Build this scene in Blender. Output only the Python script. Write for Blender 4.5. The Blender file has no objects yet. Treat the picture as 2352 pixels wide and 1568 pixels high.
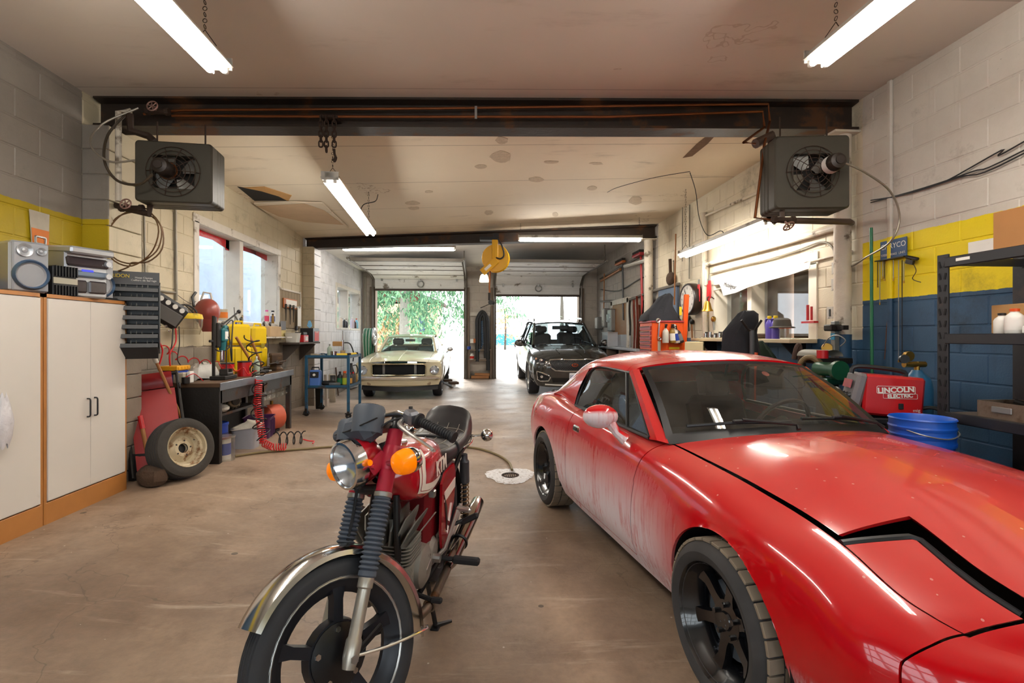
import bpy, bmesh, math, random
import numpy as np
from mathutils import Vector, Matrix, Euler
random.seed(7)
scn = bpy.context.scene
C = scn.collection
R = math.radians
# ---------------------------------------------------------------- camera, sky, exposure
YAW = math.atan(84 / 1176.0)
EYE = 1.35
cam_d = bpy.data.cameras.new('camera'); cam_d.sensor_width = 36.0; cam_d.lens = 18.0
cam_d.shift_y = -14 / 2352.0; cam_d.clip_start = 0.03; cam_d.clip_end = 400
cam = bpy.data.objects.new('camera', cam_d); C.objects.link(cam)
cam.location = (0, 0, EYE); cam.rotation_euler = (R(90), 0, -YAW)
scn.camera = cam
world = bpy.data.worlds.new('overcast'); scn.world = world; world.use_nodes = True
wb = world.node_tree.nodes['Background']
wb.inputs[0].default_value = (0.93, 0.965, 1.0, 1); wb.inputs[1].default_value = 3.6
sun_d = bpy.data.lights.new('sun', 'SUN'); sun_d.energy = 3.0; sun_d.angle = R(12); sun_d.color = (1, .96, .9)
sun = bpy.data.objects.new('sun', sun_d); C.objects.link(sun); sun.rotation_euler = (R(-38), R(-14), 0)
scn.view_settings.view_transform = 'Standard'; scn.view_settings.look = 'None'
scn.view_settings.gamma = 1.0; scn.view_settings.use_curve_mapping = False
scn.view_settings.exposure = 0.72
TUBE_POWER = 38.0
cy = scn.cycles; cy.max_bounces = 6; cy.diffuse_bounces = 4; cy.glossy_bounces = 3; cy.transmission_bounces = 4; cy.transparent_max_bounces = 10
cy.caustics_reflective = False; cy.caustics_refractive = False
# ---------------------------------------------------------------- survey helpers (room metres: X right, Y away, Z up)
_c, _s, _f = math.cos(YAW), math.sin(YAW), 1176.0
def at_depth(px, py, zc):
    xc = (px - 1176) / _f * zc
    return Vector((xc * _c + zc * _s, zc * _c - xc * _s, EYE - (py - 770) / _f * zc))
def on_x(px, py, X): return at_depth(px, py, X / ((px - 1176) / _f * _c + _s))
def on_y(px, py, Y): return at_depth(px, py, Y / (_c - (px - 1176) / _f * _s))
def on_z(px, py, Z): return at_depth(px, py, (EYE - Z) * _f / (py - 770))
# ---------------------------------------------------------------- mesh builder
def rotm(rot):
    return Euler([R(a) for a in rot]).to_matrix() if rot else Matrix.Identity(3)
class M:
    def __init__(s): s.v = []; s.f = []
    def add(s, vs, fs):
        o = len(s.v); s.v += [tuple(p) for p in vs]; s.f += [tuple(i + o for i in q) for q in fs]; return s
    def box(s, c, d, rot=None, bev=0.0):
        m = rotm(rot); c = Vector(c); h = [x / 2 for x in d]
        if bev <= 0:
            vs = [c + m @ Vector((sx * h[0], sy * h[1], sz * h[2])) for sx in (-1, 1) for sy in (-1, 1) for sz in (-1, 1)]
            return s.add(vs, [(0, 1, 3, 2), (4, 6, 7, 5), (0, 4, 5, 1), (2, 3, 7, 6), (0, 2, 6, 4), (1, 5, 7, 3)])
        b = min(bev, min(h) * .98); vs = []; ix = {}
        for sx in (-1, 1):
            for sy in (-1, 1):
                for sz in (-1, 1):
                    for a in range(3):
                        p = [sx * (h[0] - (b if a != 0 else 0)), sy * (h[1] - (b if a != 1 else 0)), sz * (h[2] - (b if a != 2 else 0))]
                        ix[(sx, sy, sz, a)] = len(vs); vs.append(c + m @ Vector(p))
        fs = []; q = ((-1, -1), (1, -1), (1, 1), (-1, 1))
        for sg in (-1, 1):
            fs.append([ix[(sg, a, d_, 0)] for a, d_ in q]); fs.append([ix[(a, sg, d_, 1)] for a, d_ in q]); fs.append([ix[(a, d_, sg, 2)] for a, d_ in q])
        for a in (-1, 1):
            for d_ in (-1, 1):
                fs.append([ix[(a, d_, -1, 0)], ix[(a, d_, 1, 0)], ix[(a, d_, 1, 1)], ix[(a, d_, -1, 1)]])
                fs.append([ix[(a, -1, d_, 0)], ix[(a, 1, d_, 0)], ix[(a, 1, d_, 2)], ix[(a, -1, d_, 2)]])
                fs.append([ix[(-1, a, d_, 1)], ix[(1, a, d_, 1)], ix[(1, a, d_, 2)], ix[(-1, a, d_, 2)]])
                for e in (-1, 1): fs.append([ix[(a, d_, e, k)] for k in range(3)])
        return s.add(vs, fs)
    def grid(s, P, cu=False, cv=False):
        n, k = len(P), len(P[0]); vs = [p for row in P for p in row]; fs = []
        for i in range(n if cu else n - 1):
            for j in range(k if cv else k - 1):
                fs.append((i * k + j, ((i + 1) % n) * k + j, ((i + 1) % n) * k + (j + 1) % k, i * k + (j + 1) % k))
        return s.add(vs, fs)
    def lathe(s, prof, c=(0, 0, 0), ax=(0, 0, 1), n=20, arc=None):
        c = Vector(c); ax = Vector(ax).normalized(); u = ax.orthogonal().normalized(); w = ax.cross(u); P = []
        full = arc is None; k = n if full else n + 1
        for i in range(k):
            t = 2 * math.pi * i / n if full else R(arc[0] + (arc[1] - arc[0]) * i / n)
            d = u * math.cos(t) + w * math.sin(t); P.append([c + ax * h + d * max(r, 1e-4) for r, h in prof])
        s.grid(P, cu=full)
        return s
    def cyl(s, a, b, r, r2=None, n=14, caps=True):
        a, b = Vector(a), Vector(b); L = (b - a).length; r2 = r if r2 is None else r2
        return s.lathe(([(0, 0)] if caps else []) + [(r, 0), (r2, L)] + ([(0, L)] if caps else []), a, b - a, n)
    def tube(s, pts, r, n=8, closed=False, caps=True):
        pts = [Vector(p) for p in pts]; N = len(pts); rr = r if isinstance(r, (list, tuple)) else [r] * N; P = []; u = None
        for i in range(N):
            a = pts[i - 1] if (i > 0 or closed) else pts[0]; b = pts[(i + 1) % N] if (i < N - 1 or closed) else pts[-1]
            t = (b - a); t = t.normalized() if t.length > 1e-9 else Vector((0, 0, 1))
            u = t.orthogonal().normalized() if u is None else (u - t * u.dot(t))
            u = u.normalized() if u.length > 1e-6 else t.orthogonal().normalized()
            w = t.cross(u); P.append([pts[i] + (u * math.cos(2 * math.pi * k / n) + w * math.sin(2 * math.pi * k / n)) * rr[i] for k in range(n)])
        o = len(s.v); s.grid(P, cu=closed, cv=True)
        if caps and not closed: s.f.append(tuple(o + k for k in range(n))); s.f.append(tuple(o + (N - 1) * n + k for k in reversed(range(n))))
        return s
    def sph(s, c, r, n=14, k=9, z0=-90, z1=90):
        r = (r, r, r) if not isinstance(r, (list, tuple)) else r; c = Vector(c); P = []
        for i in range(n):
            t = 2 * math.pi * i / n
            P.append([c + Vector((r[0] * math.cos(t) * math.cos(R(a)), r[1] * math.sin(t) * math.cos(R(a)), r[2] * math.sin(R(a)))) for a in [z0 + (z1 - z0) * j / (k - 1) for j in range(k)]])
        return s.grid(P, cu=True)
    def prism(s, poly, h, o=(0, 0, 0), u=(1, 0, 0), v=(0, 0, 1), w=None):
        o, u, v = Vector(o), Vector(u).normalized(), Vector(v).normalized(); w = u.cross(v) if w is None else Vector(w).normalized()
        n = len(poly); a = [o + u * p[0] + v * p[1] for p in poly]; b = [p + w * h for p in a]
        return s.add(a + b, [tuple(range(n)), tuple(reversed(range(n, 2 * n)))] + [(i, (i + 1) % n, n + (i + 1) % n, n + i) for i in range(n)])
    def torus(s, c, ax, r, t, n=28, k=8):
        c = Vector(c); ax = Vector(ax).normalized(); u = ax.orthogonal().normalized(); w = ax.cross(u)
        return s.tube([c + (u * math.cos(2 * math.pi * i / n) + w * math.sin(2 * math.pi * i / n)) * r for i in range(n)], t, k, closed=True)
    def xf(s, mt):
        s.v = [tuple(mt @ Vector(p)) for p in s.v]; return s
def spl(pts, n=8, closed=False):
    """smooth curve through the points"""
    P = [np.array(p, float) for p in pts]; N = len(P); out = []
    for i in range(N if closed else N - 1):
        a, b, c, d = (P[(i - 1) % N], P[i], P[(i + 1) % N], P[(i + 2) % N]) if closed else (P[max(i - 1, 0)], P[i], P[i + 1], P[min(i + 2, N - 1)])
        for k in range(n):
            t = k / n
            out.append(tuple(.5 * ((2 * b) + (c - a) * t + (2 * a - 5 * b + 4 * c - d) * t * t + (3 * b - a - 3 * c + d) * t ** 3)))
    if not closed: out.append(tuple(P[-1]))
    return out
def coil(path, rad, turns, k=14):
    """a helix wound along a polyline"""
    pts = [Vector(p) for p in path]; L = [0]
    for a, b in zip(pts, pts[1:]): L.append(L[-1] + (b - a).length)
    out = []; N = int(turns * k); u = None
    for i in range(N + 1):
        d = L[-1] * i / N; j = max(q for q in range(len(L) - 1) if L[q] <= d + 1e-9)
        t = (d - L[j]) / max(L[j + 1] - L[j], 1e-9); p = pts[j].lerp(pts[j + 1], t); ax = (pts[min(j + 1, len(pts) - 1)] - pts[j]).normalized()
        u = ax.orthogonal().normalized() if u is None else (u - ax * u.dot(ax)).normalized(); w = ax.cross(u); a = 2 * math.pi * i / k
        out.append(p + (u * math.cos(a) + w * math.sin(a)) * rad)
    return out
def rrect(w, h, r, n=4):
    out = []
    for cx, cy, a0 in ((w / 2 - r, h / 2 - r, 0), (-w / 2 + r, h / 2 - r, 90), (-w / 2 + r, -h / 2 + r, 180), (w / 2 - r, -h / 2 + r, 270)):
        for k in range(n + 1): a = R(a0 + 90 * k / n); out.append((cx + r * math.cos(a), cy + r * math.sin(a)))
    return out
# ---------------------------------------------------------------- materials
def hx(h):
    h = h.lstrip('#'); v = [int(h[i:i + 2], 16) / 255 for i in (0, 2, 4)]
    return tuple(x / 12.92 if x <= .04045 else ((x + .055) / 1.055) ** 2.4 for x in v)
def lk(nt, a, b): nt.links.new(a, b)
def nd(nt, t, at=None, **ins):
    n = nt.nodes.new(t)
    for k, v in (at or {}).items(): setattr(n, k, v)
    for k, v in ins.items():
        key = int(k[1:]) if k[0] == 'i' and k[1:].isdigit() else k.replace('_', ' ')
        sk = n.inputs[key]
        if hasattr(v, 'is_output') or isinstance(v, bpy.types.NodeSocket): lk(nt, v, sk)
        elif isinstance(v, (tuple, list)): sk.default_value = tuple(v) + ((1,) if len(v) == 3 and len(sk.default_value) == 4 else ())
        else: sk.default_value = v
    return n
def mixc(nt, f, a, b, mode='MIX'):
    n = nt.nodes.new('ShaderNodeMix'); n.data_type = 'RGBA'; n.blend_type = mode
    for sk, v in ((n.inputs[0], f), (n.inputs[6], a), (n.inputs[7], b)):
        if isinstance(v, bpy.types.NodeSocket): lk(nt, v, sk)
        elif isinstance(v, (tuple, list)): sk.default_value = tuple(v)[:3] + (1,)
        else: sk.default_value = v
    return n.outputs[2]
def mth(nt, op, a, b=0.0, c=None, clamp=False):
    n = nt.nodes.new('ShaderNodeMath'); n.operation = op; n.use_clamp = clamp
    for i, v in enumerate((a, b, c)):
        if v is None: continue
        if isinstance(v, bpy.types.NodeSocket): lk(nt, v, n.inputs[i])
        else: n.inputs[i].default_value = v
    return n.outputs[0]
def ramp(nt, f, lo, hi): return nd(nt, 'ShaderNodeMapRange', {'clamp': True, 'interpolation_type': 'SMOOTHSTEP'}, Value=f, From_Min=lo, From_Max=hi).outputs[0]
def noise(nt, vec, scale, det=3, rough=.55): return nd(nt, 'ShaderNodeTexNoise', None, Vector=vec, Scale=scale, Detail=det, Roughness=rough).outputs[0]
MATS = {}
def newmat(name):
    m = bpy.data.materials.new(name); m.use_nodes = True; MATS[name] = m; nt = m.node_tree
    return m, nt, nt.nodes['Principled BSDF']
def mat(name, col='808080', r=.5, m=0.0, var=.12, sc=7.0, bump=0.0, bsc=None, dirt=None, da=.5, coat=0.0, emis=0.0, ecol=None, sheen=0, spec=.5):
    if name in MATS: return MATS[name]
    mt, nt, b = newmat(name); col = hx(col) if isinstance(col, str) else col
    tc = nt.nodes.new('ShaderNodeTexCoord').outputs['Object']
    base = col
    if var > 0:
        base = mixc(nt, noise(nt, tc, sc), tuple(x * (1 - var) for x in col), tuple(min(1, x * (1 + var)) for x in col))
    if dirt:
        d = ramp(nt, noise(nt, tc, sc * .6, 5, .65), .62 - da * .3, .70 - da * .1)
        base = mixc(nt, d, base, hx(dirt))
        lk(nt, mth(nt, 'MULTIPLY_ADD', d, .25, r, True), b.inputs['Roughness'])
    else: b.inputs['Roughness'].default_value = r
    if isinstance(base, bpy.types.NodeSocket): lk(nt, base, b.inputs['Base Color'])
    else: b.inputs['Base Color'].default_value = base + (1,)
    b.inputs['Metallic'].default_value = m; b.inputs['Coat Weight'].default_value = coat; b.inputs['Coat Roughness'].default_value = .05
    b.inputs['Specular IOR Level'].default_value = spec
    if sheen: b.inputs['Sheen Weight'].default_value = sheen
    if emis: b.inputs['Emission Color'].default_value = (hx(ecol) if ecol else col) + (1,); b.inputs['Emission Strength'].default_value = emis
    if bump:
        lk(nt, nd(nt, 'ShaderNodeBump', None, Strength=bump, Distance=.01, Height=noise(nt, tc, bsc or sc * 6, 4)).outputs[0], b.inputs['Normal'])
    return mt
def glass(name, tint=(1, 1, 1), rough=0.0, dust=0.0, dcol='9a948a', refl=.9):
    if name in MATS: return MATS[name]
    mt, nt, b = newmat(name); nt.nodes.remove(b); out = nt.nodes['Material Output']
    fr = mth(nt, 'MULTIPLY_ADD', mth(nt, 'POWER', nd(nt, 'ShaderNodeLayerWeight', None, Blend=.5).outputs[1], 5.0), .9, .045)
    tr = nd(nt, 'ShaderNodeBsdfTransparent', None, Color=tint).outputs[0]; gl = nd(nt, 'ShaderNodeBsdfGlossy', None, Color=(refl, refl, refl), Roughness=rough).outputs[0]
    sh = nd(nt, 'ShaderNodeMixShader', None, i0=fr, i1=tr, i2=gl).outputs[0]
    if dust:
        tc = nt.nodes.new('ShaderNodeTexCoord').outputs['Object']
        d = mth(nt, 'MULTIPLY', ramp(nt, noise(nt, tc, 3, 6, .7), .2, .8), dust)
        sh = nd(nt, 'ShaderNodeMixShader', None, i0=d, i1=sh, i2=nd(nt, 'ShaderNodeBsdfDiffuse', None, Color=hx(dcol)).outputs[0]).outputs[0]
    lk(nt, sh, out.inputs[0]); return mt
# ---------------------------------------------------------------- objects
def mesh(name, m, mt=None, sm=35):
    me = bpy.data.meshes.new(name); me.from_pydata(m.v, [], m.f)
    bm = bmesh.new(); bm.from_mesh(me); bmesh.ops.remove_doubles(bm, verts=bm.verts, dist=2e-5)
    bmesh.ops.recalc_face_normals(bm, faces=bm.faces); bm.to_mesh(me); bm.free()
    if sm: me.shade_smooth(); me.set_sharp_from_angle(angle=R(sm))
    if mt: me.materials.append(mt)
    return me
def ob(name, m, mt, par=None, loc=(0, 0, 0), rot=None, sm=35):
    o = bpy.data.objects.new(name, mesh(name, m, mt, sm) if isinstance(m, M) else m)
    C.objects.link(o); o.location = loc
    if rot: o.rotation_euler = [R(a) for a in rot]
    if par is not None: o.parent = par
    return o
def tag(o, label, cat, group=None, kind=None):
    if label: o['label'] = label
    if cat: o['category'] = cat
    if group: o['group'] = group
    if kind: o['kind'] = kind
    return o
def struct(name, m, mt, loc=(0, 0, 0), par=None, sm=35, label=None):
    o = ob(name, m, mt, par, loc, None, sm)
    if par is None: o['kind'] = 'structure'
    if label: o['label'] = label
    return o
def thing(name, label, cat, loc=(0, 0, 0), rz=0, group=None, rot=None):
    o = bpy.data.objects.new(name, None); C.objects.link(o); o.location = loc; o.empty_display_size = .1
    o.rotation_euler = [R(a) for a in rot] if rot else (0, 0, R(rz))
    return tag(o, label, cat, group)
def solo(name, m, mt, label, cat, loc=(0, 0, 0), rot=None, group=None, sm=35):
    return tag(ob(name, m, mt, None, loc, rot, sm), label, cat, group)
def dup(root, loc, rz, label=None):
    r = root.copy(); C.objects.link(r); r.location = loc; r.rotation_euler = (0, 0, R(rz))
    if label: r['label'] = label
    for ch in list(root.children):
        c = ch.copy(); C.objects.link(c); c.parent = r
        for g in ch.children: d = g.copy(); C.objects.link(d); d.parent = c
    return r
def text(name, body, size, mt, par, loc, rot, ext=.0008, align='CENTER', bold=0.0, sx=1.0, shear=0.0):
    cu = bpy.data.curves.new(name, 'FONT'); cu.body = body; cu.size = size; cu.extrude = ext; cu.align_x = align; cu.align_y = 'CENTER'; cu.offset = bold; cu.shear = shear
    t = bpy.data.objects.new(name, cu); C.objects.link(t); bpy.context.view_layer.update()
    me = bpy.data.meshes.new_from_object(t.evaluated_get(bpy.context.evaluated_depsgraph_get())); bpy.data.objects.remove(t)
    me.materials.clear(); me.materials.append(mt)
    o = bpy.data.objects.new(name, me); C.objects.link(o); o.location = loc; o.rotation_euler = [R(a) for a in rot]; o.scale = (sx, 1, 1)
    if par is not None: o.parent = par
    return o
# ================================================================ the room
XL, XR, YB, YF = -3.14, 3.50, 14.55, -2.4
def lerp(a, b, t): return a + (b - a) * max(0, min(1, t))
def ceil_l(y): return lerp(3.31, 3.15, (y - 4.4) / 5.2) if y < 9.65 else 3.13
def ceil_r(y): return 3.50
def ceil_z(x, y): return ceil_l(y) + (ceil_r(y) - ceil_l(y)) * (x - XL) / (XR - XL)
def floor_z(x, y):
    k = max(0, min(1, (-1.25 - x) / 1.3)); g = max(0, min(1, (11 - y) / 2.5))
    return max(max(0, min(.13, (y - 11.8) * .048)), .115 * k * k * (3 - 2 * k) * g)
def geo_xyz(nt):
    p = nt.nodes.new('ShaderNodeNewGeometry').outputs['Position']; sp = nd(nt, 'ShaderNodeSeparateXYZ', None, Vector=p).outputs
    return p, sp[0], sp[1], sp[2]
def wall_paint(name, front_top, front_mid, yfront, cream, low, low_z, third, low3, wh=('b3aba0', 'd9d3c9'), ye=('d6bb00', 'f0da08')):
    mt, nt, b = newmat(name); p, X, Y, Z = geo_xyz(nt)
    wob = mth(nt, 'MULTIPLY_ADD', noise(nt, p, 9, 4), .03, -.015); Zw = mth(nt, 'ADD', Z, wob)
    gt = lambda a, v: mth(nt, 'GREATER_THAN', a, v)
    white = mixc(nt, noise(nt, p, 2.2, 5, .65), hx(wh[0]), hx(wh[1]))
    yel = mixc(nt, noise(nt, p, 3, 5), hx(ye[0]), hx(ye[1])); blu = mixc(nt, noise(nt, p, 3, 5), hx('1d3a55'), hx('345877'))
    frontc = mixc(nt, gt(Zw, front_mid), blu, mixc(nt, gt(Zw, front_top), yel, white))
    cr = mixc(nt, noise(nt, p, 1.7, 5, .65), hx(cream[0]), hx(cream[1])); lo = mixc(nt, noise(nt, p, 3, 5, .7), hx(low[0]), hx(low[1]))
    bay2 = mixc(nt, gt(mth(nt, 'ADD', Z, mth(nt, 'MULTIPLY_ADD', noise(nt, p, 4, 5), .12, -.06)) if low_z < 1.29 else Zw, low_z), lo, cr)
    bay3 = mixc(nt, noise(nt, p, 1.9, 5, .65), hx(third[0]), hx(third[1]))
    bay3 = mixc(nt, ramp(nt, mth(nt, 'ADD', Z, mth(nt, 'MULTIPLY', noise(nt, p, 3, 5), .5)), .3, .75), hx(low3), bay3)
    col = mixc(nt, gt(Y, 9.6), bay2, bay3); col = mixc(nt, gt(Y, yfront), frontc, col)
    grime = ramp(nt, noise(nt, p, 1.1, 8, .72), .54, .74); col = mixc(nt, mth(nt, 'MULTIPLY', grime, .7), col, hx('5c5145'), 'MULTIPLY')
    spk = ramp(nt, noise(nt, p, 38, 3, .6), .70, .76); col = mixc(nt, mth(nt, 'MULTIPLY', spk, .45), col, hx('4c443b'))
    st = nd(nt, 'ShaderNodeMapping', None, Vector=p, Scale=(6, 6, .5)).outputs[0]
    drip = ramp(nt, noise(nt, st, 1.0, 4, .6), .60, .78); col = mixc(nt, mth(nt, 'MULTIPLY', drip, .32), col, hx('6b5a45'), 'MULTIPLY')
    lk(nt, col, b.inputs['Base Color']); b.inputs['Roughness'].default_value = .62
    bm = nd(nt, 'ShaderNodeBump', None, Strength=.28, Distance=.006, Height=noise(nt, p, 70, 5, .65)).outputs[0]; lk(nt, bm, b.inputs['Normal'])
    return mt
M_WL = wall_paint('painted_block_west', 2.28, 1.71, 4.335, ('a79b80', 'cabea2'), ('6f665a', '96897a'), 1.22, ('b4b4b6', 'dedee2'), '8d8478', ('6c655d', '8e867c'), ('937d00', 'b59c05'))  # white partly dirtier; white and yellow also darkened for dimmer light on this side
M_WR = wall_paint('painted_block_east', 2.18, 1.66, 4.40, ('bdb198', 'ddd3bc'), ('22425f', '3b6283'), 1.31, ('8f877d', 'bab3aa'), '6f675c')
M_WB = wall_paint('painted_block_north', 9, 9, -9, ('a59b8c', 'cbc2b4'), ('6f665a', '96897a'), .3, ('a0968a', 'c6bdb0'), '5f5548')
def concrete_floor():
    mt, nt, b = newmat('stained_concrete_floor'); p, X, Y, Z = geo_xyz(nt)
    big = noise(nt, p, .55, 6, .62); base = mixc(nt, ramp(nt, big, .33, .68), hx('7d6a5a'), hx('b5a18e'))
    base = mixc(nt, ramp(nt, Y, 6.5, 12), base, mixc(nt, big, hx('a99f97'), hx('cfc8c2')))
    mid = ramp(nt, noise(nt, p, 2.6, 8, .7), .50, .70); base = mixc(nt, mth(nt, 'MULTIPLY', mid, .62), base, hx('6f5a48'))
    fine = noise(nt, p, 26, 6, .7); base = mixc(nt, .5, base, mixc(nt, fine, hx('3f3830'), hx('c9b8a4')), 'OVERLAY')
    sw = nd(nt, 'ShaderNodeMapping', None, Vector=p, Rotation=(0, 0, .5), Scale=(.7, 5.5, 1)).outputs[0]
    base = mixc(nt, mth(nt, 'MULTIPLY', ramp(nt, noise(nt, sw, 1.6, 6, .7), .56, .76), .45), base, hx('d8c7b2'))
    oil = ramp(nt, noise(nt, p, 1.15, 4, .6), .66, .76); base = mixc(nt, mth(nt, 'MULTIPLY', oil, .55), base, hx('4a3b30'))
    spot = nd(nt, 'ShaderNodeTexVoronoi', None, Vector=p, Scale=2.3).outputs[0]; sp2 = mth(nt, 'LESS_THAN', spot, .045); base = mixc(nt, mth(nt, 'MULTIPLY', sp2, .75), base, hx('2f2620'))
    chip = nd(nt, 'ShaderNodeTexVoronoi', None, Vector=p, Scale=7).outputs[0]; base = mixc(nt, mth(nt, 'MULTIPLY', mth(nt, 'LESS_THAN', chip, .035), .6), base, hx('ddd2c4'))
    crack = nd(nt, 'ShaderNodeTexVoronoi', {'feature': 'DISTANCE_TO_EDGE'}, Vector=nd(nt, 'ShaderNodeVectorMath', {'operation': 'ADD'}, i0=p, i1=nd(nt, 'ShaderNodeTexNoise', None, Vector=p, Scale=2.0, Detail=4.0).outputs[1]).outputs[0], Scale=.55).outputs[0]
    base = mixc(nt, mth(nt, 'MULTIPLY', mth(nt, 'LESS_THAN', crack, .0018), .35), base, hx('3b3027'))
    lk(nt, base, b.inputs['Base Color'])
    lk(nt, mth(nt, 'MULTIPLY_ADD', noise(nt, p, 1.8, 5, .6), .5, .22, True), b.inputs['Roughness'])
    lk(nt, nd(nt, 'ShaderNodeBump', None, Strength=.3, Distance=.006, Height=mth(nt, 'ADD', fine, noise(nt, p, 4, 4))).outputs[0], b.inputs['Normal'])
    return mt
def ceiling_mat(name, a, c2, soot):
    mt, nt, b = newmat(name); p, X, Y, Z = geo_xyz(nt)
    base = mixc(nt, noise(nt, p, .7, 5, .6), hx(a), hx(c2))
    st = nd(nt, 'ShaderNodeMapping', None, Vector=p, Scale=(1, 3.2, 1)).outputs[0]
    base = mixc(nt, mth(nt, 'MULTIPLY', ramp(nt, noise(nt, st, .8, 6, .66), .56, .78), soot), base, hx('6d5a48'))
    seam = mth(nt, 'LESS_THAN', mth(nt, 'ABSOLUTE', mth(nt, 'SUBTRACT', mth(nt, 'FRACT', mth(nt, 'DIVIDE', Y, 1.22)), .5)), mth(nt, 'MULTIPLY', noise(nt, p, 2.5, 4), .012))
    base = mixc(nt, mth(nt, 'MULTIPLY', seam, soot * .9), base, hx('6a5a4a'))
    vo = nd(nt, 'ShaderNodeTexVoronoi', None, Vector=nd(nt, 'ShaderNodeVectorMath', {'operation': 'ADD'}, i0=p, i1=nd(nt, 'ShaderNodeTexNoise', None, Vector=p, Scale=6.0).outputs[1]).outputs[0], Scale=.75).outputs[0]
    ring = mth(nt, 'MULTIPLY', mth(nt, 'LESS_THAN', mth(nt, 'ABSOLUTE', mth(nt, 'SUBTRACT', vo, .13)), .012), soot)
    base = mixc(nt, mth(nt, 'MULTIPLY', ring, .8), base, hx('8a6a48'))
    lk(nt, base, b.inputs['Base Color']); b.inputs['Roughness'].default_value = .7
    lk(nt, nd(nt, 'ShaderNodeBump', None, Strength=.12, Distance=.01, Height=noise(nt, p, 5, 5)).outputs[0], b.inputs['Normal'])
    return mt
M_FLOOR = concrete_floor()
M_C1 = ceiling_mat('ceiling_smoky', 'c2b7ab', 'd6ccc0', .4); M_C2 = ceiling_mat('ceiling_cream', 'd3c6b0', 'e3d7c2', .6); M_C3 = ceiling_mat('ceiling_pale', 'dedcd8', 'eceae6', .35)
M_STEEL = mat('beam_steel', '2e231b', .55, .3, .35, 5, .25, dirt='5a3a22', da=.25)
M_WOODW = mat('painted_wood', 'c9c2b6', .55, 0, .14, 6, .08, dirt='8d8170', da=.2)
M_RUST = mat('rusty_iron', '3a2a20', .75, .4, .3, 20, .3); M_COPPER = mat('tarnished_copper', '7d4a2a', .4, .8, .3, 9)
M_CHAIN = mat('chain_steel', '4a4038', .5, .7, .25, 30); M_GREYM = mat('grey_metal', '8b8b88', .4, .6, .15, 9)
M_BLACK = mat('black_rubber', '17171a', .65, 0, .2, 12); M_BLKP = mat('black_plastic', '1c1d20', .4, 0, .15, 12)
M_WHITE = mat('white_plastic', 'dcdad4', .45, 0, .06, 9)
# floor
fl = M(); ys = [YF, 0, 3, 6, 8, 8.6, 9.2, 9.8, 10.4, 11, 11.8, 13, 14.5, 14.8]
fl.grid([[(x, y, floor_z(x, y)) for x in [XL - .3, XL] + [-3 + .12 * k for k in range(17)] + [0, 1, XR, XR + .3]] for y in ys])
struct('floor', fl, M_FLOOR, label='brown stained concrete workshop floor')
# foam patch and drain
fo = M(); pc = on_z(1172, 1092, 0); rn = random.Random(3); P = []
for i in range(48):
    a = 2 * math.pi * i / 48; rr = 1 + .1 * math.sin(3 * a) + .06 * rn.uniform(-1, 1)
    P.append([pc + Vector((math.cos(a) * .235 * rr * k, math.sin(a) * .27 * rr * k, .003 + (.006 if 0 < j < 4 else 0) * rn.uniform(.3, 1))) for j, k in enumerate((.3, .55, .8, .95, 1.0))])
fo.grid(P, cu=True)
o = ob('soap_foam', fo, mat('soap_foam', 'e6e6ea', .6, 0, .25, 60, .5, 90, dirt='8d7f70', da=.25)); tag(o, 'white soapy foam patch spread around the floor drain', 'foam', kind='stuff')
dr = M(); dr.lathe([(.07, 0), (.085, .0), (.085, .008), (.07, .008)], pc + Vector((0, 0, .001)), (0, 0, 1), 20)
for k in range(-3, 4): dr.box(pc + Vector((k * .02, 0, .005)), (.008, 2 * math.sqrt(max(.0001, .0049 - (k * .02) ** 2)), .004))
solo('floor_drain', dr, M_RUST, 'round rusty floor drain grate in the white foam', 'drain')
# ceilings
def ceil_mesh(y0, y1):
    m = M(); n = 8
    m.grid([[(x, y, ceil_z(x, y)) for x in [XL - .1 + (XR - XL + .2) * i / 6 for i in range(7)]] for y in [y0 + (y1 - y0) * k / n for k in range(n + 1)]])
    return m
struct('ceiling', ceil_mesh(YF, 4.52), M_C1, label='smoke-greyed flat ceiling over the front bay'); ceil2 = struct('ceiling', ceil_mesh(4.52, 9.75), M_C2, label='cream water-stained ceiling over the middle bay')
struct('ceiling', ceil_mesh(9.75, YB + .1), M_C3, label='pale ceiling above the overhead doors')
rf = M(); rf.box((.18, 6, 3.72), (7.4, 17.6, .12)); struct('roof_slab', rf, M_STEEL)
# torn board, peeled patches and hooks in the middle bay ceiling
M_KRAFT = mat('torn_brown_paper', 'b98f58', .8, 0, .2, 20)
tb = M(); c0 = on_x(545, 428, XL + .25)
def cpt(px, py, dz=-.012):
    lo, hi = 1.0, 14.0
    for _ in range(40):
        z = (lo + hi) / 2; q = at_depth(px, py, z)
        if q.z > ceil_z(q.x, q.y): hi = z
        else: lo = z
    return q + Vector((0, 0, dz))
def flat(name, pix, mt, par=None, dz=-.012, th=.006):
    a = [cpt(x, y, dz) for x, y in pix]; b = [p + Vector((0, 0, th)) for p in a]; n = len(a); m = M()
    m.add(a + b, [tuple(range(n)), tuple(reversed(range(n, 2 * n)))] + [(i, (i + 1) % n, n + (i + 1) % n, n + i) for i in range(n)])
    return ob(name, m, mt, par)
flat('hole_shade_sheet', [(545, 428), (600, 437), (650, 452), (662, 460), (585, 461)], mat('dark_void', '171310', .9), ceil2, -.003)  # flat dark sheet painted to stand for shade in the torn hole
flat('torn_paper', [(560, 430), (608, 428), (670, 448), (662, 461), (640, 450), (600, 438)], M_KRAFT, ceil2, -.006)
flat('sagging_board', [(583, 463), (665, 460), (740, 462), (800, 520), (640, 497), (615, 486)], M_C2, ceil2, -.03, .02)
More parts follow.
